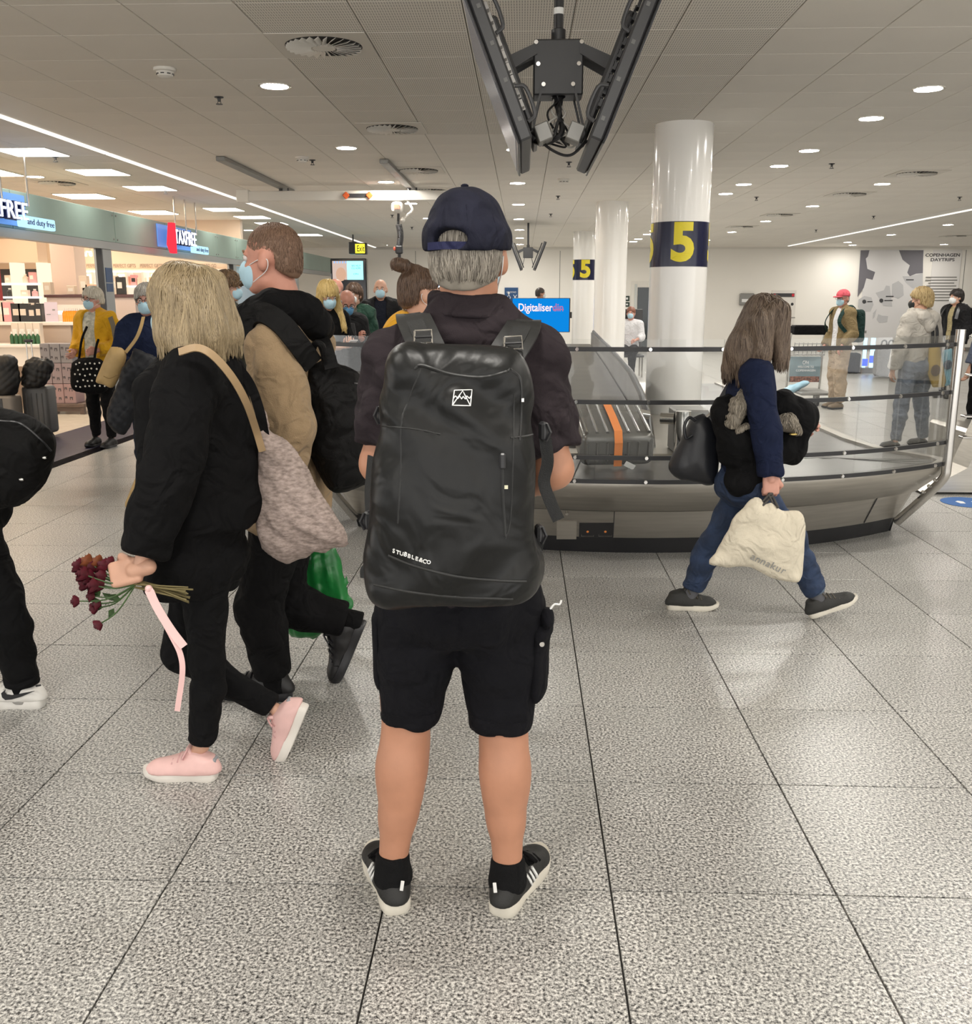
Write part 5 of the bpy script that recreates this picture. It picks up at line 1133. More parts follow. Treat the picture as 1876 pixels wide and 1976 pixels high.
        if cut:
            V.sub(rbx(T(0, line + .06, -.105 + .14), A(.2, .06, .0) * k + A(0, 0, .001), R, .0), .004) if False else None
            V.sub(ell(T(0, .085, -.035), A(.068, .085 - (line - .045), .083) * k, R), .012 * k)     # face opening
            V.sub(rbx(T(0, .10 + line * .3 - tb, -.105 + tb * .2), A(.16, .095, .115) * k, R, .02), .012 * k)                  # below the temples
            V.keep(T(0, -.05, low if back_low is None else back_low), R @ A(0, .35 if back_low is None else (.7 if tb else .1), -1), .01)
        if bald: V.sub(ell(T(0, .03, .085), A(.075, .12, .075) * k, R), .01)
        if fold: V.folds(fold, freq, 4, seed, (1, 1, .35))
        v, f = V.mesh(1); ex = None
        if strands: ex = locks(v, f, strands, length, rad, seed, s.J['head'])
        if ex is not None: f = np.concatenate([f, ex[1] + len(v)]); v = np.concatenate([v, ex[0]])
        return mobj('hair', v, f, m, s.r, True)
    def top(s, name, m, grow=.014, sleeve=2.0, hem=None, hemr=None, cuff=.004, fold=.006, freq=28, seed=1, extra=(), k=.03, h=None, collar=True, sub=(), keep=(), parent=None, **kw):
        pr = s.torso(grow, hem, hemr)
        for q in 'lr':
            if sleeve: pr += s.arm(q, grow, sleeve, True, cuff)
        V = vol(pr + list(extra), h or s.res, k)
        if hem is not None: V.keep(hem, nrm(np.asarray(hem) - s.J['waist']), .004)
        if fold: V.folds(fold, freq, 4, seed, (1, 1, .8))
        for q in sub: V.sub(q, .006)
        for q in keep: V.keep(*q)
        return V.build(name, m, parent or s.r, **kw)
    def pants(s, name, m, grow=.012, to=1.96, loose=.008, slack=.0, fold=.005, freq=32, seed=2, extra=(), h=None, k=.025, keep=(), **kw):
        J = s.J; pr = [cap(J['pelvis'], J['waist'] * .45 + J['pelvis'] * .55, .138 * s.s * s.g, .13 * s.s * s.g, .74, s.bf, grow), ell(J['pelvis'] - s.bf * .03 * s.s - A(0, 0, .04 * s.s), A(.15, .12, .11) * s.s * s.g, frame(s.bf), grow)]
        for q in 'lr': pr += s.leg(q, grow, to, True, slack, loose)
        V = vol(pr + list(extra), h or s.res, k)
        if fold: V.folds(fold, freq, 4, seed, (1, 1, 1.2))
        for q in keep: V.keep(*q)
        return V.build(name, m, s.r, **kw)
    def shoe(s, q, upper, sole, L=.275, d=None, upv=None, heel=None, stripes=None, lace=None, th=.028, collar=.1, wide=1.0, name='shoe'):
        k = s.s; d = nrm(d if d is not None else s.__dict__['t' + q]); upv = nrm(upv if upv is not None else A(0, 0, 1)); upv = nrm(upv - d * (upv @ d)); R = np.stack([np.cross(d, upv), d, upv], 1)
        if heel is None: heel = A(s.J['a' + q][0], s.J['a' + q][1], 0) - d * .055 * k
        heel = np.asarray(heel, float); T = lambda x, y, z: heel + R @ (A(x, y, z) * k * L / .275); sx = 1 if q == 'r' else -1; W_ = wide
        out = [(0, 0), (.028, .008), (.036, .04), (.034, .09), (.036, .13), (.046, .185), (.044, .225), (.028, .265), (.004, .279), (-.022, .268), (-.038, .235), (-.042, .19), (-.034, .13), (-.032, .09), (-.035, .04), (-.027, .008)]
        out = [(p[0], p[1]) for p in spline([A(x, y, 0) for x, y in out + [out[0]]], 4)[:-1]]; so = MB(); n = len(out); v = []
        for z, g in ((0, .96), (.006, 1.04), (th * .6, 1.08), (th, 1.03)): v += [T(-sx * x * g * W_, y * (1 + (g - 1) * .2) + (1 - g) * .0 + (.012 * (z < .001) * (1 if y < .1 else -1) * .3), z + max(0, (y - .2)) ** 2 * 2.2) for x, y in out]
        f = [tuple(range(n - 1, -1, -1)), tuple(range(3 * n, 4 * n))] + [(a * n + i, a * n + (i + 1) % n, (a + 1) * n + (i + 1) % n, (a + 1) * n + i) for a in range(3) for i in range(n)]
        so.add(v, f)
        pr = [cap(T(0, .045, .055), T(0, .10, .055), .040 * k, .040 * k), cap(T(0, .10, .05), T(-sx * .003 * -1, .215, .036), .042 * k, .036 * k), ell(T(0, .218, .036), A(.043, .052, .03) * k * L / .275, R), cone(T(0, .055, .05), T(0, .048, collar), .042 * k, .040 * k), cap(T(0, .075, .085), T(0, .17, .055), .032 * k, .026 * k), cap(T(0, .02, .035), T(0, .2, .03), .033 * k, .036 * k)]
        V = vol(pr, max(.005, s.res * .5), .02); V.keep(T(0, 0, th - .004), -upv, .003); sh = V.build(name, upper, s.r)
        so.build('sole', sole, sh, True)
        V2 = vol([rbx(T(0, .092, .108), A(.024, .008, .026) * k, R @ rotm((1, 0, 0), -.5), .008)], max(.005, s.res * .5), .01); V2.build('tongue', upper, sh)
        MB().tube(spline([T(-.043, .185, th + .004), T(-.03, .20, .060), T(0, .196, .0695), T(.03, .20, .060), T(.043, .185, th + .004)], 5), .0022 * k, 6).build('toe_seam', upper, sh, True)
        if stripes is not None:
            for x in (-1, 1):
                for i in range(3):
                    y = .095 + i * .018; MB().tube([T(x * .0415, y + .012, th + .004), T(x * .044, y, .055), T(x * .0365, y - .012, .080)], .0042 * k, 6).build('stripe', stripes, sh)
        if lace is not None:
            for i in range(4): y = .115 + i * .022; MB().tube([T(-.034, y, .088 - i * .009), T(-.018, y - .003, .106 - i * .0105), T(0, y - .004, .1105 - i * .0105), T(.018, y - .003, .106 - i * .0105), T(.034, y, .088 - i * .009)], .005 * k, 6).build('lace', lace, sh)
            for x in (-1, 1): MB().tube(spline([T(0, .108, .113), T(x * .025, .10, .128), T(x * .045, .115, .10), T(x * .02, .118, .102)], 5), .0036 * k, 5).build('lace_bow', lace, sh)
        return sh
def locks(v, f, n, length, rad, seed, c, steps=9, down=A(0, 0, -1), lift=.001):
    """fine tapered locks that run down the surface v, f; returns quads"""
    rg = np.random.default_rng(seed); nv = len(v); N = np.zeros_like(v)
    fn = np.cross(v[f[:, 1]] - v[f[:, 0]], v[f[:, 2]] - v[f[:, 0]])
    for i in range(4): np.add.at(N, f[:, i], fn)
    N /= np.maximum(np.linalg.norm(N, axis=1), 1e-9)[:, None]
    kd = kdtree.KDTree(nv)
    for i, p in enumerate(v): kd.insert(p, i)
    kd.balance(); okv = np.nonzero(N[:, 2] > -.25)[0]; st = okv[rg.integers(0, len(okv), n)]; V = []; Fq = []; cnt = 0
    for s0 in st:
        p = v[s0].copy(); nn = N[s0]; L = length * rg.uniform(.6, 1.2); g = nrm(down + rg.normal(size=3) * .16); pts = []; d0 = None
        for k in range(steps):
            d = g - nn * (g @ nn)
            if nn[2] < -.45: pts.append(p + nn * (lift + rad * .6)); p = p + A(0, 0, -1) * (L / steps) * .25; continue
            if np.linalg.norm(d) < .25: r_ = p - c; r_[2] = 0; d = d + nrm(r_) * .5; d = d - nn * (d @ nn)
            d = nrm(d); d = d if d0 is None else nrm(d0 * .4 + d * .6); d0 = d
            pts.append(p + nn * (lift + rad * .6)); p = p + d * (L / steps); _, i, dist = kd.find(p)
            if dist > .02 and k > 2: nn = nn
            else: nn = N[i]; p = v[i] + (p - v[i]) - nn * ((p - v[i]) @ nn) * .8
        pts = np.array(pts); t = np.gradient(pts, axis=0); t /= np.maximum(np.linalg.norm(t, axis=1), 1e-9)[:, None]
        u = np.cross(t, nn); u /= np.maximum(np.linalg.norm(u, axis=1), 1e-9)[:, None]; w = np.cross(t, u); rr = (rad * np.concatenate([[.5], np.ones(steps - 3), [.7, .25]]))[:, None]
        ring = np.stack([pts + u * rr * 1.6, pts + w * rr, pts - u * rr * 1.6, pts - w * rr], 1).reshape(-1, 3); V.append(ring)
        for k in range(steps - 1):
            for j in range(4): Fq.append((cnt + k * 4 + j, cnt + k * 4 + (j + 1) % 4, cnt + k * 4 + 4 + (j + 1) % 4, cnt + k * 4 + 4 + j))
        cnt += len(ring)
    return np.concatenate(V), np.array(Fq)
def scarf_strap(parent, pts, w, m, th=.004, name='strap', nor=None, body=None):
    """flat strap along pts; nor: outward normals"""
    p = spline(pts, 6); k = len(p); nn = []; ww = []
    for i in range(k):
        t = nrm(p[min(i + 1, k - 1)] - p[max(i - 1, 0)]); n_ = nor(p[i]) if callable(nor) else np.asarray(nor); n_ = nrm(n_ - t * (n_ @ t)); nn.append(n_); ww.append(np.cross(t, n_) * w / 2)
    return MB().strip(p, np.array(ww), np.array(nn), th).build(name, m, parent, True)
M_mask = mat('mask_blue', (.42, .62, .72), .8, bump=.1); M_maskw = mat('mask_white', (.72, .74, .74), .8, bump=.1); M_maskb = mat('mask_black', (.012, .013, .013), .7)
M_blk = clothmat('black', (.004, .0039, .0043)); M_wht = mat('shoe_white', (.75, .73, .68), .5); M_solew = mat('sole_white', (.70, .66, .57), .6, var=.1, vscale=12)
# ------------------------------------------------------------------ helpers that read a soft solid's surface
def surf(V, px, py, off=0.0, tmax=9.0):
    """first point of the solid met by the sight line through px, py (None if it misses)"""
    r = nrm(ray(px, py)); t = np.linspace(.5, tmax, 4200); p = C0 + t[:, None] * r; q = (p - V.lo) / V.h; i = np.floor(q).astype(int); ok = np.all((i >= 0) & (i < V.n - 1), 1)
    if not ok.any(): return None
    i, q, p = i[ok], q[ok], p[ok]; w = q - i; d = 0
    for a in (0, 1):
        for b in (0, 1):
            for c in (0, 1): d = d + V.d[i[:, 0] + a, i[:, 1] + b, i[:, 2] + c] * (w[:, 0] if a else 1 - w[:, 0]) * (w[:, 1] if b else 1 - w[:, 1]) * (w[:, 2] if c else 1 - w[:, 2])
    k = np.argmax(d < 0)
    return None if d[k] >= 0 else p[k] - r * off
def seam(V, pxs, r, m, parent, name='seam', n=10, off=0.0, flat=False):
    q = spline([A(x, y, 0) for x, y in pxs], n); pts = [surf(V, a[0], a[1], off) for a in q]; pts = [p for p in pts if p is not None]
    if len(pts) < 2: return None
    return MB().tube(pts, r, 6).build(name, m, parent, True)
def polysd(x, z, poly):
    """signed distance to a polygon, negative inside"""
    d = np.full(np.broadcast(x, z).shape, 1e9); ins = np.zeros(d.shape, bool); n = len(poly)
    for i in range(n):
        (ax, az), (bx, bz) = poly[i], poly[(i + 1) % n]; ex, ez = bx - ax, bz - az; wx, wz = x - ax, z - az; t = np.clip((wx * ex + wz * ez) / max(1e-12, ex * ex + ez * ez), 0, 1)
        d = np.minimum(d, (wx - t * ex) ** 2 + (wz - t * ez) ** 2); c = ((az > z) != (bz > z)) & (x < (bx - ax) * (z - az) / (bz - az + 1e-12) + ax); ins ^= c
    return np.where(ins, -1, 1) * np.sqrt(d)
def pillow(pxs, Y, th, edge=.06, h=.008, yaw=0.0, smooth=True):
    """soft flat-lying shape with outline pxs standing in the plane Y (turned by yaw about its middle), half thickness th"""
    w = [P(x, y, Y=Y) for x, y in pxs]; w = spline(w + [w[0]], 5)[:-1] if smooth else w; cx = np.mean([p[0] for p in w]); lo = np.min(w, 0); hi = np.max(w, 0); ca, sa = math.cos(yaw), math.sin(yaw)
    V = Vol((lo[0] - .05, Y - th - .05 - abs(sa) * (hi[0] - lo[0]), lo[2] - .05), (hi[0] + .05, Y + th + .05 + abs(sa) * (hi[0] - lo[0]), hi[2] + .05), h)
    poly = [((p[0] - cx) / max(.2, ca), p[2]) for p in w]; X = V.x[0][:, None, None] - cx; Yv = V.x[1][None, :, None] - Y; Z = V.x[2][None, None, :]
    u = X * ca + Yv * sa; n = -X * sa + Yv * ca
    sd = polysd(u + 0 * Z, Z + 0 * u, poly); V.d = np.maximum(sd, np.abs(n) - th * np.sqrt(np.clip(1 - np.exp(np.minimum(sd, 0) / edge), 0, 1))).astype(np.float32) * .8; return V

# ------------------------------------------------------------------ the man with the big backpack
def main_man():
    j = lambda x, y, Y=2.27: P(x, y, Y=Y)
    f = Fig((j(885, 1700)[0], 2.27, 0), 'man in navy cap, dark polo and black shorts standing with his back to us', scale=1.0, girth=1.05, skin='tan', res=.009)
    J = f.J; J.update(head=j(905, 494, 2.24), neck=j(903, 628, 2.24), chest=j(898, 775), waist=j(890, 985, 2.28), pelvis=j(888, 1105, 2.28), sl=j(763, 700), sr=j(1030, 698), el=j(733, 895, 2.26), er=j(1068, 905, 2.26), wl=j(790, 935, 2.46), wr=j(1000, 950, 2.46), hl=j(820, 1150, 2.28), hr=j(958, 1150, 2.28), kl=j(783, 1425, 2.28), kr=j(972, 1430, 2.28), al=j(758, 1668, 2.245), ar=j(980, 1678, 2.245))
    f.bf = A(0, 1, 0); f.hf = nrm(A(.16, 1, -.05)); f.tl = nrm(A(-.38, 1, 0)); f.tr = nrm(A(.42, 1, 0)); f.palm = {'l': A(0, 0, -1), 'r': A(0, 0, -1)}
    # visible lower legs with calf shape
    for q, sx in (('l', -1), ('r', 1)):
        k, a = J['k' + q], J['a' + q]; d = a - k; b = A(0, -1, 0)
        pr = [cap(k + A(0, 0, .12), k + A(0, 0, -.02), .064, .057), cap(k, k + d * .22, .057, .058), ell(k + d * .30 + b * .018 + A(-.012 * sx, 0, 0), (.046, .046, .11)), ell(k + d * .27 + b * .018 + A(.018 * sx, 0, 0), (.046, .045, .105)), cap(k + d * .2, k + d * .62, .058, .045), cap(k + d * .6, a + A(0, 0, .0), .046, .036), cap(a + A(-.0, 0, -.01), a + A(0, 0, -.05), .037, .036)]
        f.extra.append(vol(pr, .006, .025).mesh(2))
    # forearms finer
    for q in 'lr': f.extra.append(vol(f.arm(q, 0), .008, .02).mesh(1))
    f.body()
    hm = hairmat('salt_pepper', (.10, .085, .068), (.40, .36, .30), .5)
    f.hair(hm, .006, low=-.06, strands=2600, length=.045, rad=.0009, fold=.002, h=.005, back_low=-.062, line=.035, tb=.045)
    f.mask(M_mask)
    # cap
    T = f.HT; R = frame(f.hf); navy = clothmat('cap_navy', (.011, .0118, .022), .8, .35, 600, var=.25)
    V = vol([ell(T(0, -.018, .035), (.092, .124, .096), R), ell(T(0, -.025, .088), (.066, .09, .054), R), cone(T(0, -.02, .0), T(0, -.02, .05), .09, .09, 1.3, R[:, 1])], .0055, .03)
    V.sub(ell(T(0, -.02, .0), (.083, .112, .075), R), .003); V.keep(T(0, 0, .012), R @ A(0, .10, -1), .003)
    op = T(-.012, -.135, .022); V.sub(ell(op, (.038, .05, .024), R), .003); V.keep(T(0, 0, -.2), A(0, 0, -1)); V.folds(.0016, 60, 4, 4)
    c = V.build('cap', navy, f.r)
    MB().ball(T(-.005, -.025, .147), (.009, .009, .005), 10).build('button', navy, c, True)
    seam(V, [(900, 395), (902, 430), (900, 455)], .0014, navy, c, 'crown_seam'); seam(V, [(858, 400), (846, 440), (845, 480)], .0012, navy, c, 'crown_seam'); seam(V, [(946, 402), (958, 440), (962, 478)], .0012, navy, c, 'crown_seam')
    b = MB(); pts = [op + R @ A(x, -.004 + .35 * x * x * 4, -.014) for x in np.linspace(-.05, .05, 9)]; pts = [T(-.012 + .052 * t, -.140 + .02 * t * t, .009) for t in np.linspace(-1, 1, 9)]
    MB().strip(pts, np.array([A(0, 0, .008)] * 9), R @ A(0, -1, 0), .003).build('back_strap', clothmat('strap_blue', (.016, .018, .055), .5), c, True)
    V = vol([ell(T(0, .12, .03), (.075, .075, .008), R)], .006, .01); V.build('brim', navy, c)
    # polo shirt
    pm = clothmat('plum_polo', (.026, .020, .023), .9, .3, 500)
    hem = j(888, 1150, 2.28); ex = []
    for q, sx in (('l', -1), ('r', 1)):
        s_, e_ = J['s' + q], J['e' + q]; ex += [cap(s_, s_ + (e_ - s_) * .5, .066, .068), cone(s_ + (e_ - s_) * .3, s_ + (e_ - s_) * .80, .066, .071)]
    ex += [cap(j(850, 660, 2.22), j(955, 660, 2.22), .07, .07), cone(j(902, 655, 2.235), j(905, 572, 2.235), .098, .082, .86, A(0, 1, 0)), cap(J['neck'] + A(0, 0, -.08), J['sl'], .07, .055), cap(J['neck'] + A(0, 0, -.08), J['sr'], .07, .055)]
    f.top('polo_shirt', pm, .016, 0, hem, .165, fold=.008, freq=34, seed=12, extra=ex, h=.008)
    # folded collar
    co = vol([cone(j(903, 612, 2.235), j(906, 566, 2.235), .101, .079, .88, A(0, 1, 0))], .006, .01); co.folds(.002, 50, 3, 2).build('collar', pm, f.r)
    # shorts
    sm = clothmat('shorts_black', (.0055, .0055, .0075), .85, .3, 500); pr = [cone(j(888, 1060, 2.28), j(888, 1190, 2.28), .168, .178, .74, A(0, 1, 0)), ell(j(850, 1170, 2.24), (.11, .115, .10)), ell(j(930, 1170, 2.24), (.11, .115, .10))]
    for hx, kx, hw, kw, ky in ((812, 791, .104, .074, 1388), (962, 966, .106, .078, 1398)):
        a, b_ = j(hx, 1160, 2.28), j(kx, ky, 2.28); pr += [cone(a, b_, hw, kw), cap(a, a + (b_ - a) * .5, hw, (hw + kw) / 2)]
    V = vol(pr, .008, .025).folds(.006, 26, 4, 8); so = V.build('shorts', sm, f.r)
    seam(V, [(885, 1150), (886, 1190), (888, 1218)], .002, sm, so); seam(V, [(737, 1378), (790, 1384), (842, 1376)], .002, sm, so, 'hem_stitch'); seam(V, [(908, 1380), (965, 1396), (1022, 1392)], .002, sm, so, 'hem_stitch')
    for pts, c_ in (([(716, 1185), (741, 1180), (744, 1312), (724, 1316)], 0), ([(1012, 1190), (1066, 1196), (1060, 1250), (1052, 1338), (1018, 1340)], 1)):
        Vp = pillow(pts, 2.27, .085, .05, .007); Vp.folds(.003, 40, 3, 3); pk = Vp.build('cargo_pocket', sm, so)
    Vp = pillow([(1040, 1172), (1066, 1176), (1070, 1205), (1046, 1212)], 2.24, .05, .03, .006); Vp.build('pocket_flap', sm, so)
    for x, y in ((1046, 1242),): p = j(x, y, 2.17); MB().tube([p, p + A(0, -.006, 0)], .006, 10).build('snap', M_steel2, so)
    tg = j(1062, 1175, 2.2); MB().tube(spline([tg, tg + A(.01, 0, .012), tg + A(.022, 0, .012), tg + A(.026, 0, .022)], 4), .0025, 5).build('paper_scrap', mat('paper', (.8, .8, .78), .7), so)
    # socks and shoes
    sk = clothmat('sock_black', (.008, .008, .0085), .95, .5, 300)
    for q in 'lr':
        a = J['a' + q]; V = vol([cone(a + A(0, 0, .035), a + A(0, 0, -.05), .044, .047), ell(a + A(0, .01, -.03), (.044, .05, .035))], .006, .02).folds(.0015, 80, 3, 5); V.build('sock', sk, f.r)
        sh = f.shoe(q, mat('trainer_black', (.013, .013, .012), .6, bump=.3, bscale=260), M_solew, .29, stripes=mat('stripe_white', (.8, .8, .78), .5), lace=M_blk, th=.036, wide=1.0, collar=.085)
        d = f.__dict__['t' + q]; hp = A(a[0], a[1], 0) - d * .055; MB().box(hp + d * .004 + A(.012 if q == 'l' else -.012, -.004, .088), (.009, .004, .028), rotm((0, 1, 0), .15 if q == 'l' else -.1), bev=.001).build('heel_tab', mat('stripe_white', (0, 0, 0)), sh)
    return f
MAN = main_man()

def main_pack():
    m = wrinkle(mat('pack_coated', (.0075, .0078, .0078), .40, bump=.22, bscale=36, stretch=(1, 1, .6), spec=.28), 7.0, .03, .55); mw = mat('webbing', (.010, .0105, .0105), .7, bump=.4, bscale=500); dk = mat('pack_dark', (.009, .0095, .0095), .5, bump=.2, bscale=40)
    c = P(880, 922, Y=2.0); r = root('large_backpack', P(875, 1150, Y=2.02), 'large dark grey travel backpack with white mountain emblem worn by the capped man', 'backpack')
    R = rotm((0, 1, 0), math.radians(2.6)) @ rotm((1, 0, 0), math.radians(-3))
    V = vol([rbx(c + A(-.002, .0, .0), A(.188, .112, .278), R, .07, .22), ell(c + A(-.01, -.09, -.04), (.13, .055, .2), R), ell(c + A(.0, .0, -.2), (.18, .1, .1), R)], .007, .05, .04)
    V.keep(P(875, 1152, Y=1.95), nrm(A(.07, .15, -1)), .02)
    # tension folds
    V.warp(lambda X, Y, Z: .007 * np.sin(38 * (X - c[0]) + 26 * (Z - c[2]) + 1.5 * np.sin(14 * Z)) * np.exp(-((Z - c[2] - .16) / .09) ** 2) + .006 * np.sin(30 * (X - c[0]) - 34 * (Z - c[2])) * np.exp(-((Z - c[2] + .20) / .07) ** 2) + .005 * np.sin(24 * Z + 18 * X) * np.exp(-((np.abs(X - c[0]) - .13) / .05) ** 2))
    body = V.build('pack_body', m, r, 1)
    S = lambda x, y, o=0.0: surf(V, x, y, o)
    seam(V, [(800, 712), (815, 705), (870, 722), (930, 728), (975, 718), (985, 712)], .0032, dk, body, 'top_zip', off=.001)
    seam(V, [(985, 712), (1005, 735), (1006, 800), (1003, 850)], .003, dk, body, 'side_zip'); seam(V, [(812, 712), (790, 770), (775, 815), (774, 900), (768, 1010)], .0022, dk, body); seam(V, [(992, 760), (990, 880), (985, 1000), (975, 1040)], .0022, dk, body)
    seam(V, [(738, 822), (800, 828), (850, 838)], .002, dk, body); seam(V, [(985, 845), (1010, 842), (1040, 836)], .0025, dk, body); seam(V, [(970, 885), (970, 945), (975, 1035)], .0035, dk, body, 'pocket_zip', off=.001)
    seam(V, [(750, 1072), (800, 1092), (880, 1112), (960, 1120), (1015, 1122)], .0035, dk, body, 'bottom_seam', off=.001); seam(V, [(722, 1128), (790, 1142), (880, 1152), (990, 1156)], .003, dk, body, 'bottom_piping')
    pu = S(970, 890, .004); MB().box(pu, (.012, .008, .032), None, bev=.003).build('zip_pull', M_black, body); pu = S(1009, 772, .004); MB().box(pu, (.005, .004, .007)).build('zip_pull', M_text_white, body); pu = S(977, 940, .003); MB().box(pu, (.007, .003, .007)).build('zip_tab', mat('tab_cream', (.7, .68, .5), .5), body)
    # mountain emblem
    wm = mat('emblem_white', (.82, .82, .80), .5)
    L = lambda pts: MB().tube([S(x, y, .002) for x, y in pts], .0011, 6).build('emblem_line', wm, body)
    for ln in ([(877, 753), (911, 752), (908, 783), (873, 782), (877, 753)], [(873, 782), (893, 754), (908, 783)], [(875, 769), (879, 764), (884, 769), (887, 764), (891, 770), (894, 765), (898, 770), (901, 764), (906, 769), (910, 763)]):
        dense = []
        for (a, b), (c_, d) in zip(ln[:-1], ln[1:]):
            for t in np.linspace(0, 1, 5)[:-1]: dense.append((a + (c_ - a) * t, b + (d - b) * t))
        L(dense + [ln[-1]])
    # maker's lettering along the bottom seam, letter by letter
    txt = 'STUBBLE&CO'; n = len(txt)
    for i, ch in enumerate(txt):
        t = (i + .5) / n; x = 758 + 73 * t; y = 1061.5 + 22 * t + 3 * t * t; a, b = S(x - 3, y - 1.1, .0), S(x + 3, y + 1.1, .0); u_ = S(x + .8, y - 4, 0)
        if a is None or b is None or u_ is None: continue
        o = (a + b) / 2; ux = nrm(b - a); uy = nrm((u_ - o) - ux * ((u_ - o) @ ux)); words('lettering', ch, o, ux, uy, .0125 if ch != 'O' else .0105, wm, body, .02, .0006, None, .003)
    # shoulder straps over the polo
    for pts, bx in (([(838, 702, 2.06), (822, 668, 2.08), (806, 634, 2.13), (797, 616, 2.2), (800, 628, 2.3), (806, 690, 2.37), (800, 800, 2.39)], (817, 650, 2.08)), ([(965, 706, 2.06), (984, 676, 2.08), (1004, 645, 2.13), (1012, 628, 2.2), (1006, 640, 2.3), (996, 700, 2.37), (1000, 800, 2.39)], (990, 662, 2.09))):
        w = [P(x, y, Y=Y) for x, y, Y in pts]; up_ = lambda p: nrm(A(0, (p[1] - 2.24) * 4, .25))
        pad = scarf_strap(r, w, .075, dk, .012, 'shoulder_strap', up_); web = scarf_strap(r, [p + up_(p) * .013 for p in w[:4]], .036, mw, .003, 'strap_webbing', up_)
        b = P(*bx[:2], Y=bx[2] - .03); q = [b + A(-.018, 0, .012), b + A(.018, -.002, .014), b + A(.02, -.012, -.012), b + A(-.018, -.01, -.014)]; MB().tube(q + [q[0]], .0028, 6).build('ladder_buckle', M_chrome, r, True); MB().tube([q[0] * .5 + q[3] * .5, q[1] * .5 + q[2] * .5], .0028, 6).build('buckle_bar', M_black, r, True)
    hb = [P(850, 700, Y=2.08), P(880, 690, Y=2.07), P(930, 692, Y=2.07), P(955, 704, Y=2.08)]; MB().tube(spline(hb, 6), .01, 8).build('grab_handle', dk, r, True)
    # side buckles and straps
    for x, y, s_ in ((1049, 832, 1), (1041, 1030, 1), (711, 1003, -1), (738, 800, -1)):
        p = P(x, y, Y=2.03); MB().box(p, (.016, .03, .04), rotm((0, 0, 1), .3 * s_), bev=.005).build('side_buckle', M_dark, r); MB().tube([p + A(s_ * .006, -.015, .018), p + A(s_ * .014, -.018, 0), p + A(s_ * .006, -.015, -.018)], .004, 6).build('buckle_clip', M_black, r)
    scarf_strap(r, [P(1052, 845, Y=2.03), P(1057, 890, Y=2.03), P(1050, 930, Y=2.03), P(1062, 968, Y=2.02), P(1078, 1003, Y=2.02)], .026, mw, .003, 'loose_strap', A(0, -1, .1)); scarf_strap(r, [P(1042, 1040, Y=2.02), P(1034, 1075, Y=2.02)], .022, mw, .003, 'loose_strap', A(0, -1, .1)); scarf_strap(r, [P(722, 1085, Y=2.0), P(704, 1098, Y=2.0), P(703, 1115, Y=2.0)], .016, mw, .004, 'zip_cord', A(-.5, -1, 0)); scarf_strap(r, [P(718, 880, Y=2.05), P(712, 950, Y=2.05), P(714, 1000, Y=2.04)], .024, mw, .003, 'side_strap', A(-.7, -.7, 0))
    return r
main_pack()
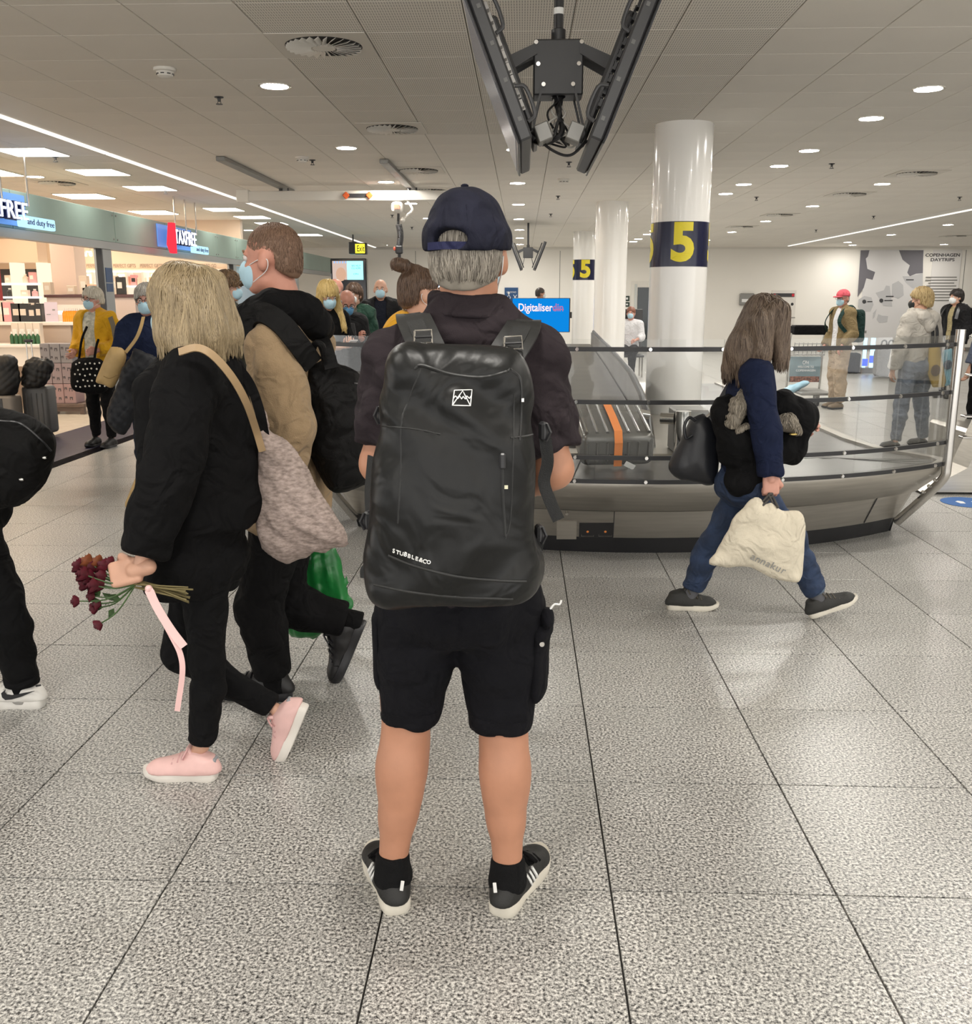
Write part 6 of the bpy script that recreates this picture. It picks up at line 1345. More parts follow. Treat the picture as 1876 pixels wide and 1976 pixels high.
# ------------------------------------------------------------------ blonde woman walking left with roses
def rose_bouquet():
    Y = 2.66; o = P(250, 1125, Y=Y); r = root('rose_bouquet', o, 'bunch of dark red roses with a long pink ribbon held by the blonde woman', 'bouquet')
    red = mat('rose_red', (.085, .003, .012), .6, var=.35, vscale=60); rust = mat('rose_rust', (.22, .06, .02), .6, var=.3, vscale=50); gm = mat('leaf_green', (.05, .10, .03), .6, var=.3, vscale=30); st = mat('stem_brown', (.15, .12, .045), .7)
    heads = [(152, 1092, 0), (168, 1084, 1), (176, 1096, 0), (188, 1086, 1), (200, 1092, 0), (210, 1088, 0), (160, 1108, 0), (172, 1114, 0), (184, 1108, 0), (196, 1112, 0), (165, 1126, 0), (180, 1130, 0), (192, 1128, 0), (176, 1150, 0), (188, 1165, 0), (182, 1174, 0), (146, 1160, 0), (190, 1206, 0)]
    rg = random.Random(5); hub = P(262, 1128, Y=Y)
    for (x, y, k) in heads:
        c = P(x, y, Y=Y + rg.uniform(-.035, .035)); s = .019 if y < 1140 else .014
        ax = nrm(nrm(c - hub) + A(0, -.3, .25)); Rr = np.stack([nrm(np.cross(ax, A(0, 1, .3))), nrm(np.cross(ax, np.cross(ax, A(0, 1, .3)))), ax], 1); mb = MB()
        for l, n in enumerate((3, 4, 5)):
            for q in range(n):
                a0 = 2 * math.pi * q / n + l * .7; hw = math.pi / n * 1.35; v = []
                for vi in range(6):
                    t = vi / 5
                    for ui in range(7):
                        u = ui / 3 - 1; rad_ = s * (.35 + .3 * l) * (.35 + .75 * math.sin(.3 + t * 1.5)) * (1 + .12 * l * t * t) + .0012 * u; zz = s * (-.7 + t * (1.75 - .22 * l) - .35 * u * u * t); v.append(c + Rr @ A(rad_ * math.cos(a0 + u * hw), rad_ * math.sin(a0 + u * hw), zz))
                mb.add(v, [(i * 7 + m, i * 7 + m + 1, i * 7 + m + 8, i * 7 + m + 7) for i in range(5) for m in range(6)])
        mb.build('bloom', rust if k else red, r, True)
        MB().tube(spline([c, (c + hub) / 2 + A(0, 0, -.01 if y < 1140 else -.02), hub], 4), .0022, 5).build('stem', gm, r)
    for i in range(6):
        x, y = 195 + rg.uniform(-8, 40), 1150 + rg.uniform(-15, 25); c = P(x, y, Y=Y + rg.uniform(-.02, .02)); d = nrm(A(rg.uniform(-1, 1), .2, rg.uniform(-1, .2))); u = nrm(np.cross(d, A(0, 1, 0)))
        MB().add([c, c + d * .02 + u * .011, c + d * .045, c + d * .02 - u * .011, c + d * .02 + A(0, .004, 0)], [(0, 1, 4), (1, 2, 4), (2, 3, 4), (3, 0, 4)]).build('leaf', gm, r)
    for i in range(15):
        a = hub + A(0, rg.uniform(-.012, .012), rg.uniform(-.012, .012)); e = P(370 + rg.uniform(-12, 3), 1148 + (i - 7) * 2.1, Y=Y + rg.uniform(-.03, .03)); MB().tube([a, e], .0026, 5).build('stem', st, r)
    pk = mat('ribbon_pink', (.80, .52, .50), .4, bump=.1)
    MB().ball(P(287, 1136, Y=Y - .03), .011, 10).build('ribbon_knot', pk, r)
    for pts, w in (([(287, 1138), (305, 1175), (330, 1215), (355, 1248)], .024), ([(292, 1140), (312, 1190), (332, 1228), (348, 1262), (352, 1300), (342, 1372)], .016)):
        scarf_strap(r, [P(x, y, Y=Y - .035 - i * .004) for i, (x, y) in enumerate(pts)], w, pk, .0015, 'ribbon', A(.25, -1, .25))
def blonde():
    Yc = 2.96; j = lambda x, y, Y=Yc: P(x, y, Y=Y)
    f = Fig((j(385, 1480)[0], Yc, 0), 'blonde woman in a long black coat and pink sneakers striding left', scale=.95, skin='fair', res=.010); J = f.J
    f.bf = nrm(A(-1, .12, 0)); f.hf = nrm(A(-1, .38, -.12)); f.tl = f.tr = A(-1, 0, 0); f.tr = nrm(A(-.42, 0, -1)); f.lw = .82
    J.update(head=j(350, 592), neck=j(372, 690), chest=j(385, 800), waist=j(385, 960), pelvis=j(385, 1050), sl=j(365, 735, 2.80), sr=j(400, 730, 3.14), el=j(325, 930, 2.70), er=j(370, 930, 3.18), wl=j(268, 1098, 2.66), wr=j(320, 1080, 3.2), hl=j(390, 1085, 2.88), hr=j(385, 1085, 3.04), kl=j(402, 1275, 2.89), kr=j(345, 1262, 3.05), al=j(390, 1440, 2.90), ar=j(538, 1372, 3.06))
    f.palm = {'l': A(.2, 1, -.3), 'r': A(0, -1, 0)}; f.curl = {'l': 1.0, 'r': .5}; J['hdl'] = nrm(A(-.9, .05, -.25)); J['thl'] = A(0, 0, 1)
    f.body(); f.mask(M_mask)
    # bob of hair: skull cap plus falling sides
    hm = hairmat('blonde', (.17, .125, .068), (.37, .285, .165), .42)
    def locks_(T, k, R):
        return [cap(T(-.06, -.03, .04), T(-.085, -.02, -.09), .055 * k, .05 * k), cap(T(-.08, -.02, -.06), T(-.078, .0, -.15), .05 * k, .03 * k), cap(T(-.02, -.09, .05), T(-.03, -.125, -.10), .06 * k, .058 * k), cap(T(.03, -.09, .05), T(.05, -.12, -.10), .058 * k, .055 * k), cap(T(-.06, -.07, 0), T(-.085, -.075, -.13), .055 * k, .05 * k), cap(T(.07, -.03, .03), T(.085, .02, -.11), .05 * k, .045 * k), cap(T(-.04, -.12, -.08), T(-.04, -.15, -.155), .05 * k, .018 * k), cap(T(-.085, -.06, -.1), T(-.085, -.03, -.165), .045 * k, .02 * k)]
    f.hair(hm, .016, low=-.2, prims=locks_, strands=3000, length=.17, rad=.0012, fold=.005, freq=60, seed=5, h=.006, cut=False)
    # coat
    ex = [cone(j(380, 700), j(385, 1005), .14, .185, .95, f.bf), cone(j(388, 980), j(365, 1125), .165, .165, .85, f.bf), cone(j(375, 1005, 2.9), j(345, 1138, 2.86), .11, .105), cap(J['sl'], J['sl'] + (J['el'] - J['sl']) * .8, .085, .08), cone(J['el'] + A(0, 0, .02), J['wl'] + nrm(J['el'] - J['wl']) * .05, .082, .052), cap(j(372, 680), j(382, 730), .10, .14), cap(j(440, 800), j(455, 960), .07, .085), cap(j(300, 760, 2.9), j(310, 900, 2.86), .06, .07), cone(j(372, 652), j(372, 700), .092, .098)]
    f.top('coat', M_blk, .02, 1.8, j(375, 1128), .17, extra=ex, fold=.008, freq=22, seed=4, h=.010, cuff=.012)

    f.pants('leggings', clothmat('black_knit', (.0045, .0045, .005)), .008, 1.93, .0, .004, h=.009, extra=[])
    pk = mat('sneaker_pink', (.78, .50, .47), .55, var=.05, vscale=20); ps = mat('sole_cream', (.76, .72, .66), .6); hg = mat('heel_grey', (.30, .31, .33), .5)
    for q, d, u, hp in (('l', A(-1, 0, 0), A(0, 0, 1), P(423, 1499, Z=0.0)), ('r', nrm(A(-.42, 0, -1)), nrm(A(-1, 0, .42)), P(596, 1362, Y=3.06))):
        hp = np.array(hp); 
        if q == 'l': hp = A(hp[0], 2.90, 0.0)
        sh = f.shoe(q, pk, ps, .255, d=d, upv=u, heel=hp, lace=mat('lace_rose', (.62, .36, .35), .6), th=.034, collar=.09, wide=1.0, name='sneaker'); R_ = np.stack([np.cross(d, u), d, u], 1); MB().box(hp + R_ @ A(0, .006, .062), (.035, .012, .03), R_, bev=.004).build('heel_patch', hg, sh)
    rose_bouquet()
    # shoulder tote
    tm_ = mat('tote_woven', (.20, .155, .135), .8, var=.45, vscale=55, bump=.7, bscale=70, stretch=(1, 1, 2.2), col2=(.42, .335, .30)); Yb = 2.98
    t = root('woven_tote', P(560, 1080, Y=Yb), 'slouchy taupe woven shoulder bag hanging behind the blonde woman', 'bag')
    V = pillow([(498, 838), (508, 790), (520, 830), (560, 858), (600, 925), (640, 985), (668, 1044), (600, 1066), (556, 1088), (515, 1066), (498, 1040), (496, 940)], Yb, .075, .09, .009, .0); V.folds(.007, 34, 4, 9).build('bag_body', tm_, t)
    tan = mat('tan_leather', (.36, .245, .13), .5, var=.1, vscale=10)
    scarf_strap(t, [P(346, 680, Y=2.70), P(380, 672, Y=2.70), P(410, 686, Y=2.71), P(446, 726, Y=2.74), P(474, 775, Y=2.80), P(494, 830, Y=2.9), P(506, 870, Y=2.93)], .022, tan, .005, 'strap', A(.2, -1, .6))
    scarf_strap(t, [P(440, 690, Y=2.95), P(478, 735, Y=2.95), P(500, 790, Y=2.95), P(512, 850, Y=2.96)], .03, M_blk, .006, 'rear_strap', A(.3, -1, .4))
blonde()

# ------------------------------------------------------------------ man in beige sweater with black sling backpack
def beige_man():
    Yc = 3.62; j = lambda x, y, Y=Yc: P(x, y, Y=Y)
    f = Fig((j(520, 1340)[0], Yc, 0), 'tall man in beige sweater and black hood striding left behind the blonde', scale=1.06, girth=1.0, skin='red', res=.010); J = f.J
    f.bf = nrm(A(-1, .18, 0)); f.hf = nrm(A(-1, .22, .0)); f.tl = f.tr = nrm(A(-1, .05, 0))
    J.update(head=j(524, 500), neck=j(556, 590), chest=j(562, 715), waist=j(556, 880), pelvis=j(548, 985), sl=j(525, 668, 3.43), sr=j(598, 662, 3.82), el=j(560, 830, 3.36), er=j(625, 840, 3.9), wl=j(545, 985, 3.42), wr=j(598, 1000, 3.9), hl=j(540, 1010, 3.54), hr=j(552, 1010, 3.72), kl=j(498, 1170, 3.54), kr=j(545, 1168, 3.74), al=j(528, 1312, 3.55), ar=j(676, 1197, 3.76))
    f.palm = {'l': A(0, 1, 0), 'r': A(0, -1, 0)}; f.curl = {'l': .6, 'r': 1.0}; f.tr = nrm(A(-.42, 0, -1)); f.body(); f.mask(M_mask)
    f.brow = mat('brow_sandy', (.18, .10, .05), .8); f.eyes()
    f.hair(hairmat('short_brown', (.11, .06, .036), (.21, .125, .08), .6), -.001, low=-.07, strands=3000, length=.018, rad=.0008, fold=0, h=.006, back_low=-.042, line=.01, tb=.05)
    bg = clothmat('beige_wool', (.345, .245, .145), .95, .6, 260, .3)
    f.top('sweater', bg, .026, 1.97, j(548, 1010), .165, fold=.009, freq=24, seed=3, h=.010, cuff=.012, extra=[cap(J['sl'], J['el'], .078, .072), cap(J['chest'], J['waist'], .165, .15, .85, f.bf), cone(J['sl'] + A(0, 0, -.1), J['el'], .08, .075)])
    # black hood bunched round the neck
    n = J['neck']; pr = [cap(j(482, 606, 3.5), j(522, 590, 3.46), .04, .048), cap(j(522, 590, 3.46), j(585, 600, 3.5), .052, .058), cap(j(585, 600, 3.52), j(618, 628, 3.66), .058, .05), cap(j(560, 585, 3.78), j(615, 620, 3.75), .05, .05), cap(j(482, 606, 3.6), j(540, 588, 3.8), .042, .048), cap(j(545, 605, 3.5), j(615, 636, 3.55), .052, .045), cap(j(490, 640, 3.5), j(480, 615, 3.5), .03, .03)]
    vol(pr, .010, .04).folds(.008, 34, 4, 7).build('hood', M_blk, f.r)
    f.pants('trousers', clothmat('trouser_black', (.0048, .0046, .005)), .012, 1.93, .012, .006, h=.011)
    for q in 'lr': a_, k_ = J['a' + q], J['k' + q]; d_ = nrm(a_ - k_); vol([cone(a_ - d_ * .07, a_ + d_ * .05, .046, .046)], .009, .01).build('sock', M_blk, f.r)
    bt = mat('boot_black', (.012, .0115, .012), .45, bump=.2, bscale=60)
    f.shoe('l', bt, M_black, .30, heel=A(P(566, 1345, Z=0)[0], 3.56, 0), th=.03, collar=.14, name='boot', lace=M_black)
    d = nrm(A(-.42, .0, -1)); f.shoe('r', bt, M_black, .29, d=d, upv=nrm(A(-1, 0, .42)), heel=P(708, 1200, Y=3.76), th=.03, collar=.12, name='boot', lace=M_black)
    # black backpack swinging behind
    b = root('black_backpack', P(650, 940, Y=3.5), 'plain black backpack on the back of the beige-sweater man', 'backpack'); bm_ = clothmat('pack_black', (.006, .0058, .006), .6, .4, 300)
    V = pillow([(588, 692), (612, 688), (660, 706), (705, 735), (717, 820), (717, 915), (672, 948), (640, 944), (612, 900), (590, 850), (583, 760)], 3.58, .17, .10, .012); V.folds(.007, 26, 4, 2).build('pack_body', bm_, b)
    scarf_strap(b, [P(462, 648, Y=3.40), P(482, 615, Y=3.40), P(510, 606, Y=3.38), P(545, 628, Y=3.37), P(575, 664, Y=3.38), P(602, 702, Y=3.44)], .075, bm_, .014, 'shoulder_strap', A(.1, -1, .5))
    scarf_strap(b, [P(612, 640, Y=3.62), P(628, 670, Y=3.5), P(640, 712, Y=3.48)], .05, bm_, .012, 'shoulder_strap', A(.3, -1, .3)); MB().tube(spline([P(600, 690, Y=3.45), P(608, 664, Y=3.42), P(622, 668, Y=3.42), P(626, 694, Y=3.45)], 6), .012, 8).build('grab_loop', bm_, b, True); seam(V, [(683, 740), (700, 742), (712, 748)], .004, M_black, b, 'zip')
    # green plastic carrier
    g = root('green_carrier_bag', P(615, 1225, Y=3.86), 'green plastic carrier bag with white lettering behind the striding legs', 'bag'); gm = mat('green_plastic', (.012, .17, .035), .3, var=.15, vscale=20, bump=.6, bscale=18)
    V = pillow([(560, 1062), (600, 1040), (650, 1062), (668, 1130), (680, 1192), (640, 1215), (585, 1231), (558, 1215), (548, 1140)], 3.90, .05, .06, .008); V.folds(.008, 45, 4, 3).build('bag_body', gm, g)
    for (x, y, w) in ((573, 1190, 10), (590, 1185, 12), (610, 1186, 14), (582, 1203, 12), (600, 1200, 10)): 
        q = surf(V, x, y, .004)
        if q is not None: MB().box(q, (w * .0021, .003, .012), rotm((0, 1, 0), .25)).build('print', mat('bag_print', (.6, .66, .6), .5), g)
    MB().tube(spline([P(600, 1045, Y=3.9), J['wr'] + A(0, 0, -.06), P(615, 1048, Y=3.9)], 6), .006, 6).build('handle', gm, g)
beige_man()

# ------------------------------------------------------------------ person cut by the left picture edge
def edge_person():
    Yc = 3.48; j = lambda x, y, Y=Yc: P(x, y, Y=Y)
    f = Fig((j(-60, 1370)[0], Yc, 0), 'person in black trousers and white sneakers leaving at the left edge', scale=1.0, skin='fair', res=.012); J = f.J; f.bf = nrm(A(-1, .05, 0)); f.hf = f.bf; f.tl = f.tr = A(-1, 0, 0)
    J.update(head=j(-110, 500), neck=j(-100, 600), chest=j(-95, 700), waist=j(-85, 860), pelvis=j(-75, 960), sl=j(-105, 650, 3.3), sr=j(-85, 650, 3.66), el=j(-80, 800, 3.25), er=j(-90, 800, 3.7), wl=j(-110, 920, 3.28), wr=j(-130, 920, 3.7), hl=j(-75, 985, 3.40), hr=j(-75, 985, 3.57), kl=j(0, 1150, 3.42), kr=j(-110, 1160, 3.58), al=j(46, 1330, 3.45), ar=j(-160, 1340, 3.6))
    f.body(); f.hair(hairmat('short_brown', (0, 0, 0), (0, 0, 0)), .012, low=-.07, h=.009, back_low=-.08); f.eyes(); f.mask(M_mask)
    f.top('jacket', M_blk, .025, 1.95, j(-75, 985), .16, h=.013); f.pants('joggers', clothmat('jogger_black', (.0042, .0042, .0046)), .012, 1.94, .006, .004, h=.009, fold=.006)
    a = J['al']; vol([cone(a + A(0, 0, .06), a + A(-.005, 0, -.02), .046, .044), ell(a + A(0, 0, .075), (.05, .05, .015))], .007, .02).folds(.002, 60, 3, 3).build('ankle_cuff', MATS['cloth_jogger_black'], f.r)
    a = J['al']; vol([cone(a + A(0, 0, .02), a + A(-.01, 0, -.05), .040, .043)], .007, .02).build('sock', mat('sock_grey', (.32, .31, .29), .9), f.r)
    wl = mat('leather_white', (.72, .70, .66), .4, var=.05, vscale=20); hp = A(P(84, 1366, Z=0)[0], 3.45, 0)
    sh = f.shoe('l', wl, wl, .28, heel=hp, th=.034, collar=.08, lace=wl, name='sneaker'); f.shoe('r', wl, wl, .28, th=.034, collar=.08, lace=wl, name='sneaker')
    y0 = 3.45 - .046; c = lambda x, y: P(x, y, Y=y0 - .004)
    o = c(40, 1340); sw = [(2, 1338), (4, 1346), (10, 1351), (22, 1350), (40, 1345), (66, 1334), (40, 1339), (22, 1342), (12, 1341), (8, 1337), (10, 1331)]
    MB().prism([(c(x, y)[0] - o[0], c(x, y)[2] - o[2]) for x, y in sw], o + A(0, .006, 0), (1, 0, 0), (0, 0, 1), (0, -1, 0), .006).build('swoosh', M_black, sh); q = c(74, 1323); MB().box(q, (.02, .004, .006), rotm((0, 1, 0), -.2)).build('heel_mark', M_black, sh)
    b = root('black_shoulder_bag', P(40, 980, Y=3.25), 'rounded black bag with two silver studs at the left picture edge', 'bag')
    V = pillow([(-60, 790), (0, 786), (60, 806), (98, 838), (103, 875), (88, 925), (60, 962), (10, 982), (-60, 975)], 3.22, .12, .09, .010); V.folds(.004, 24, 3, 3).build('bag_body', clothmat('bag_black', (.004, .0038, .0038), .7), b); seam(V, [(0, 812), (40, 818), (80, 850), (98, 870)], .004, M_black, b)
    for x, y in ((85, 883), (41, 925)): p = surf(V, x, y, .003); MB().ball(p, (.011, .006, .006), 10).build('stud', M_chrome, b, True)
    scarf_strap(b, [P(-50, 800, Y=3.2), P(-80, 720, Y=3.2), P(-100, 640, Y=3.28)], .035, MATS['cloth_bag_black'], .006, 'strap', A(0, -1, .2))
edge_person()

# ------------------------------------------------------------------ long-haired woman walking right with a cream bag
def jeans_woman():
    Yc = 4.66; j = lambda x, y, Y=Yc: P(x, y, Y=Y)
    f = Fig((j(1455, 1190)[0], Yc, 0), 'long-haired woman in navy top and jeans striding right along the carousel', scale=.90, skin='pink', res=.010); J = f.J; f.bf = nrm(A(1, .1, 0)); f.hf = nrm(A(1, .45, -.08)); f.tl = f.tr = A(1, 0, 0)
    J.update(head=j(1482, 622), neck=j(1458, 690), chest=j(1448, 760), waist=j(1440, 860), pelvis=j(1440, 920), sr=j(1462, 722, 4.50), sl=j(1440, 722, 4.82), er=j(1478, 832, 4.44), el=j(1480, 825, 4.86), wr=j(1488, 918, 4.46), wl=j(1535, 820, 4.80), hr=j(1450, 940, 4.58), hl=j(1440, 940, 4.74), kr=j(1530, 1040, 4.60), kl=j(1375, 1050, 4.74), ar=j(1578, 1150, 4.62), al=j(1334, 1142, 4.76))
    f.palm = {'r': A(0, 1, 0), 'l': A(0, -1, 0)}; f.curl = {'r': 1.0, 'l': .6}; J['hdr'] = nrm(A(.06, 0, -1)); J['thr'] = A(1, 0, 0); f.hs = 1.04
    f.body(); f.mask(M_mask)
    hm = hairmat('brown_grey', (.055, .034, .023), (.19, .14, .10), .5)
    def ls(T, k, R):
        q = lambda a, b, ra, rb: cap(P(a[0], a[1], Y=a[2]), P(b[0], b[1], Y=b[2]), ra, rb)
        return [q((1470, 600, 4.62), (1435, 680, 4.60), .075, .085), q((1440, 660, 4.58), (1412, 712, 4.62), .07, .045), q((1450, 650, 4.66), (1440, 715, 4.64), .08, .055), q((1500, 600, 4.56), (1508, 690, 4.56), .05, .035), q((1470, 620, 4.53), (1470, 690, 4.52), .055, .04), q((1425, 690, 4.62), (1403, 722, 4.64), .045, .016), q((1435, 700, 4.56), (1428, 728, 4.56), .04, .014), q((1470, 680, 4.5), (1462, 712, 4.5), .035, .014)]
    f.hair(hm, .014, low=-.3, prims=ls, strands=2600, length=.20, rad=.0016, fold=.006, freq=60, seed=8, h=.007, cut=False)
    nv = clothmat('navy_knit', (.010, .015, .040), .85, .35, 300)
    f.top('navy_top', nv, .016, 1.96, j(1440, 905), .15, fold=.006, h=.010, cuff=.01, extra=[cap(J['sr'], J['er'], .066, .058), cone(J['er'], J['wr'] + A(0, 0, .0), .058, .046)])
    dn = wrinkle(mat('denim_blue', (.016, .032, .075), .8, var=.3, vscale=14, bump=.4, bscale=300)); f.lw = .92; f.pants('jeans', dn, .010, 1.92, .006, .006, h=.009, fold=.006, freq=30)
    for q in 'lr':
        a, k = J['a' + q], J['k' + q]; d = nrm(a - k); vol([cone(a - d * .06, a - d * .02, .05, .048)], .008, .01).build('turned_cuff', mat('denim_pale', (.11, .15, .21), .8), f.r); vol([cone(a - d * .03, a + d * .05, .036, .04)], .008, .01).build('sock', mat('sock_mid', (.10, .10, .11), .9), f.r)
    up_ = mat('trainer_charcoal', (.022, .022, .020), .65, bump=.4, bscale=200); lc = mat('lace_olive', (.075, .065, .05), .7)
    f.shoe('l', up_, M_solew, .285, heel=A(P(1292, 1186, Z=0)[0], 4.76, 0.0), th=.03, collar=.10, lace=lc, name='trainer')
    f.shoe('r', up_, M_solew, .275, d=nrm(A(.90, 0, .36)), upv=nrm(A(-.36, 0, .90)), heel=P(1562, 1193, Y=4.62) + A(0, 0, 0), th=.03, collar=.10, lace=lc, name='trainer')
    # carried coat with fur trim
    c = root('carried_coat', P(1480, 880, Y=4.6), 'black coat with grey-beige fur trim bundled under the walking woman\'s arm', 'coat')
    vol([cap(P(1405, 800, Y=4.56), P(1420, 870, Y=4.56), .075, .08), cap(P(1430, 850, Y=4.54), P(1470, 880, Y=4.56), .085, .08), cap(P(1510, 780, Y=4.62), P(1540, 810, Y=4.62), .07, .075), cap(P(1545, 800, Y=4.62), P(1525, 860, Y=4.62), .065, .075), cap(P(1470, 880, Y=4.58), P(1430, 930, Y=4.54), .085, .07), cap(P(1400, 790, Y=4.6), P(1430, 770, Y=4.7), .05, .05), cap(P(1520, 860, Y=4.64), P(1470, 860, Y=4.7), .08, .08)], .010, .04).folds(.008, 34, 4, 6).build('coat_bundle', clothmat('coat_black', (.0045, .0045, .005)), c)
    for pts, sd in (([(1415, 815, 4.49, .035), (1425, 785, 4.50, .04), (1438, 764, 4.54, .032)], 4), ([(1505, 820, 4.53, .03), (1520, 815, 4.53, .036), (1538, 832, 4.54, .024)], 5), ([(1425, 832, 4.47, .012), (1440, 824, 4.47, .014)], 6)):
        V = vol([cap(P(a[0], a[1], Y=a[2]), P(b[0], b[1], Y=b[2]), a[3], b[3]) for a, b in zip(pts[:-1], pts[1:])], .007, .02).folds(.006, 90, 4, sd); v, ff = V.mesh(1); ex = locks(v, ff, 350, .035, .0014, sd, v.mean(0)); mobj('fur_trim', np.concatenate([v, ex[0]]), np.concatenate([ff, ex[1] + len(v)]), hairmat('fur', (.10, .085, .065), (.34, .30, .24), .6), c, True)
    MB().ball(P(1531, 838, Y=4.50), (.02, .008, .006), 10).build('brass_toggle', mat('brass', (.6, .45, .15), .3, .9), c, True)
    # handbag
    h = root('black_handbag', P(1340, 930, Y=4.72), 'structured black handbag hanging behind the long-haired woman', 'bag'); hb = mat('leather_black', (.012, .013, .017), .42, bump=.15, bscale=80)
    V = pillow([(1334, 806), (1362, 800), (1388, 832), (1386, 900), (1376, 935), (1340, 930), (1306, 922), (1290, 898), (1312, 850)], 4.74, .075, .06, .009); V.folds(.002, 30, 3, 3).build('bag_body', hb, h)
    MB().tube(spline([P(1336, 840, Y=4.67), P(1324, 845, Y=4.66), P(1321, 822, Y=4.66), P(1330, 806, Y=4.67), P(1342, 812, Y=4.68)], 6), .008, 8).build('carry_handle', hb, h, True); scarf_strap(h, [P(1368, 806, Y=4.72), P(1385, 780, Y=4.70), P(1405, 745, Y=4.68), P(1425, 712, Y=4.62)], .022, mat('strap_grey', (.05, .05, .055), .6), .004, 'shoulder_strap', A(-.3, -1, .2)); MB().tube([P(1364, 804, Y=4.68), P(1376, 794, Y=4.67)], .007, 8).build('clasp', M_steel2, h, True)
    # cream cloth bag
    b = root('cream_cloth_bag', P(1470, 1120, Y=4.42), 'cream cotton carrier bag with faint grey lettering held by the walking woman', 'bag'); cm = clothmat('cream_cotton', (.66, .60, .48), .9, .5, 180, .2)
    V = pillow([(1445, 968), (1462, 962), (1476, 976), (1490, 972), (1510, 985), (1546, 988), (1551, 1030), (1549, 1075), (1543, 1122), (1500, 1116), (1470, 1108), (1430, 1092), (1371, 1088), (1395, 1040), (1420, 1000)], 4.42, .055, .09, .008); V.folds(.009, 26, 4, 12, (1, 1, .6)).build('bag_body', cm, b)
    for x0 in (1462, 1496): MB().tube(spline([P(x0, 980, Y=4.42), P(1484, 955, Y=4.43), J['wr'] + A(.005, -.02, -.09), P(x0 + 6, 980, Y=4.40)], 6), .006, 6).build('handle', mat('handle_dark', (.05, .045, .04), .7), b)
    gt = mat('faint_grey_print', (.28, .28, .27), .8)
    for i, ch in enumerate('annakur'):
        x = 1454 + i * 9.6; y = 1074 + i * 4.4; a, c_, u_ = surf(V, x - 3, y - 1.3, 0), surf(V, x + 3, y + 1.3, 0), surf(V, x + 1.5, y - 5, 0)
        if a is None or c_ is None or u_ is None: continue
        o = (a + c_) / 2; ux = nrm(c_ - a); words('lettering', ch, o, ux, nrm((u_ - o) - ux * ((u_ - o) @ ux)), .052, gt, b, 0, .0005, None, .006)
jeans_woman()

# ------------------------------------------------------------------ woman with a bun passing behind the capped man
def bun_woman():
    Yc = 4.72; j = lambda x, y, Y=Yc: P(x, y, Y=Y)
    f = Fig((j(790, 1160)[0], Yc, 0), 'brown-haired woman with a top bun and mustard sweater passing behind the capped man', scale=.95, skin='fair', res=.011); J = f.J; f.bf = nrm(A(1, .35, 0)); f.hf = nrm(A(1, .5, 0)); f.tl = f.tr = nrm(A(1, .1, 0))
    J.update(head=j(812, 566), neck=j(805, 640), chest=j(800, 725), waist=j(800, 840), pelvis=j(800, 900), sl=j(768, 655, 4.88), sr=j(825, 660, 4.56), el=j(765, 800, 4.9), er=j(825, 800, 4.52), wl=j(790, 890, 4.92), wr=j(850, 880, 4.55), hl=j(797, 930, 4.8), hr=j(803, 930, 4.64), kl=j(770, 1050, 4.82), kr=j(840, 1050, 4.66), al=j(748, 1135, 4.84), ar=j(870, 1150, 4.68))
    f.body(); f.eyes(); f.mask(M_maskw)
    def ls(T, k, R): return [ell(T(.0, -.10, .135), A(.036, .045, .032) * k, R), cap(T(0, -.03, .11), T(0, -.085, .13), .03 * k, .014 * k), ell(T(0, -.125, .14), A(.028, .028, .028) * k, R)]
    f.hair(hairmat('dark_brown', (.055, .03, .018), (.13, .075, .045), .45), .007, prims=ls, strands=1800, length=.05, rad=.0011, fold=.002, h=.006, back_low=-.055, line=.03, tb=.05)
    f.top('mustard_sweater', clothmat('mustard', (.62, .31, .02), .9, .4, 260, .3), .02, 1.96, j(800, 930), .15, fold=.009, h=.011, extra=[cap(j(778, 645), j(828, 645), .085, .075), cap(j(764, 645), j(786, 618), .07, .05), cone(j(806, 640), j(808, 612), .09, .07)]); f.pants('trousers', clothmat('grey_trouser', (.03, .03, .033)), .012, 1.95, .01)
    for q in 'lr': f.shoe(q, M_wht, M_solew, .26, heel=None if q == 'r' else A(P(722, 1156, Z=0)[0], 4.84, 0), collar=.08, name='sneaker')
bun_woman()
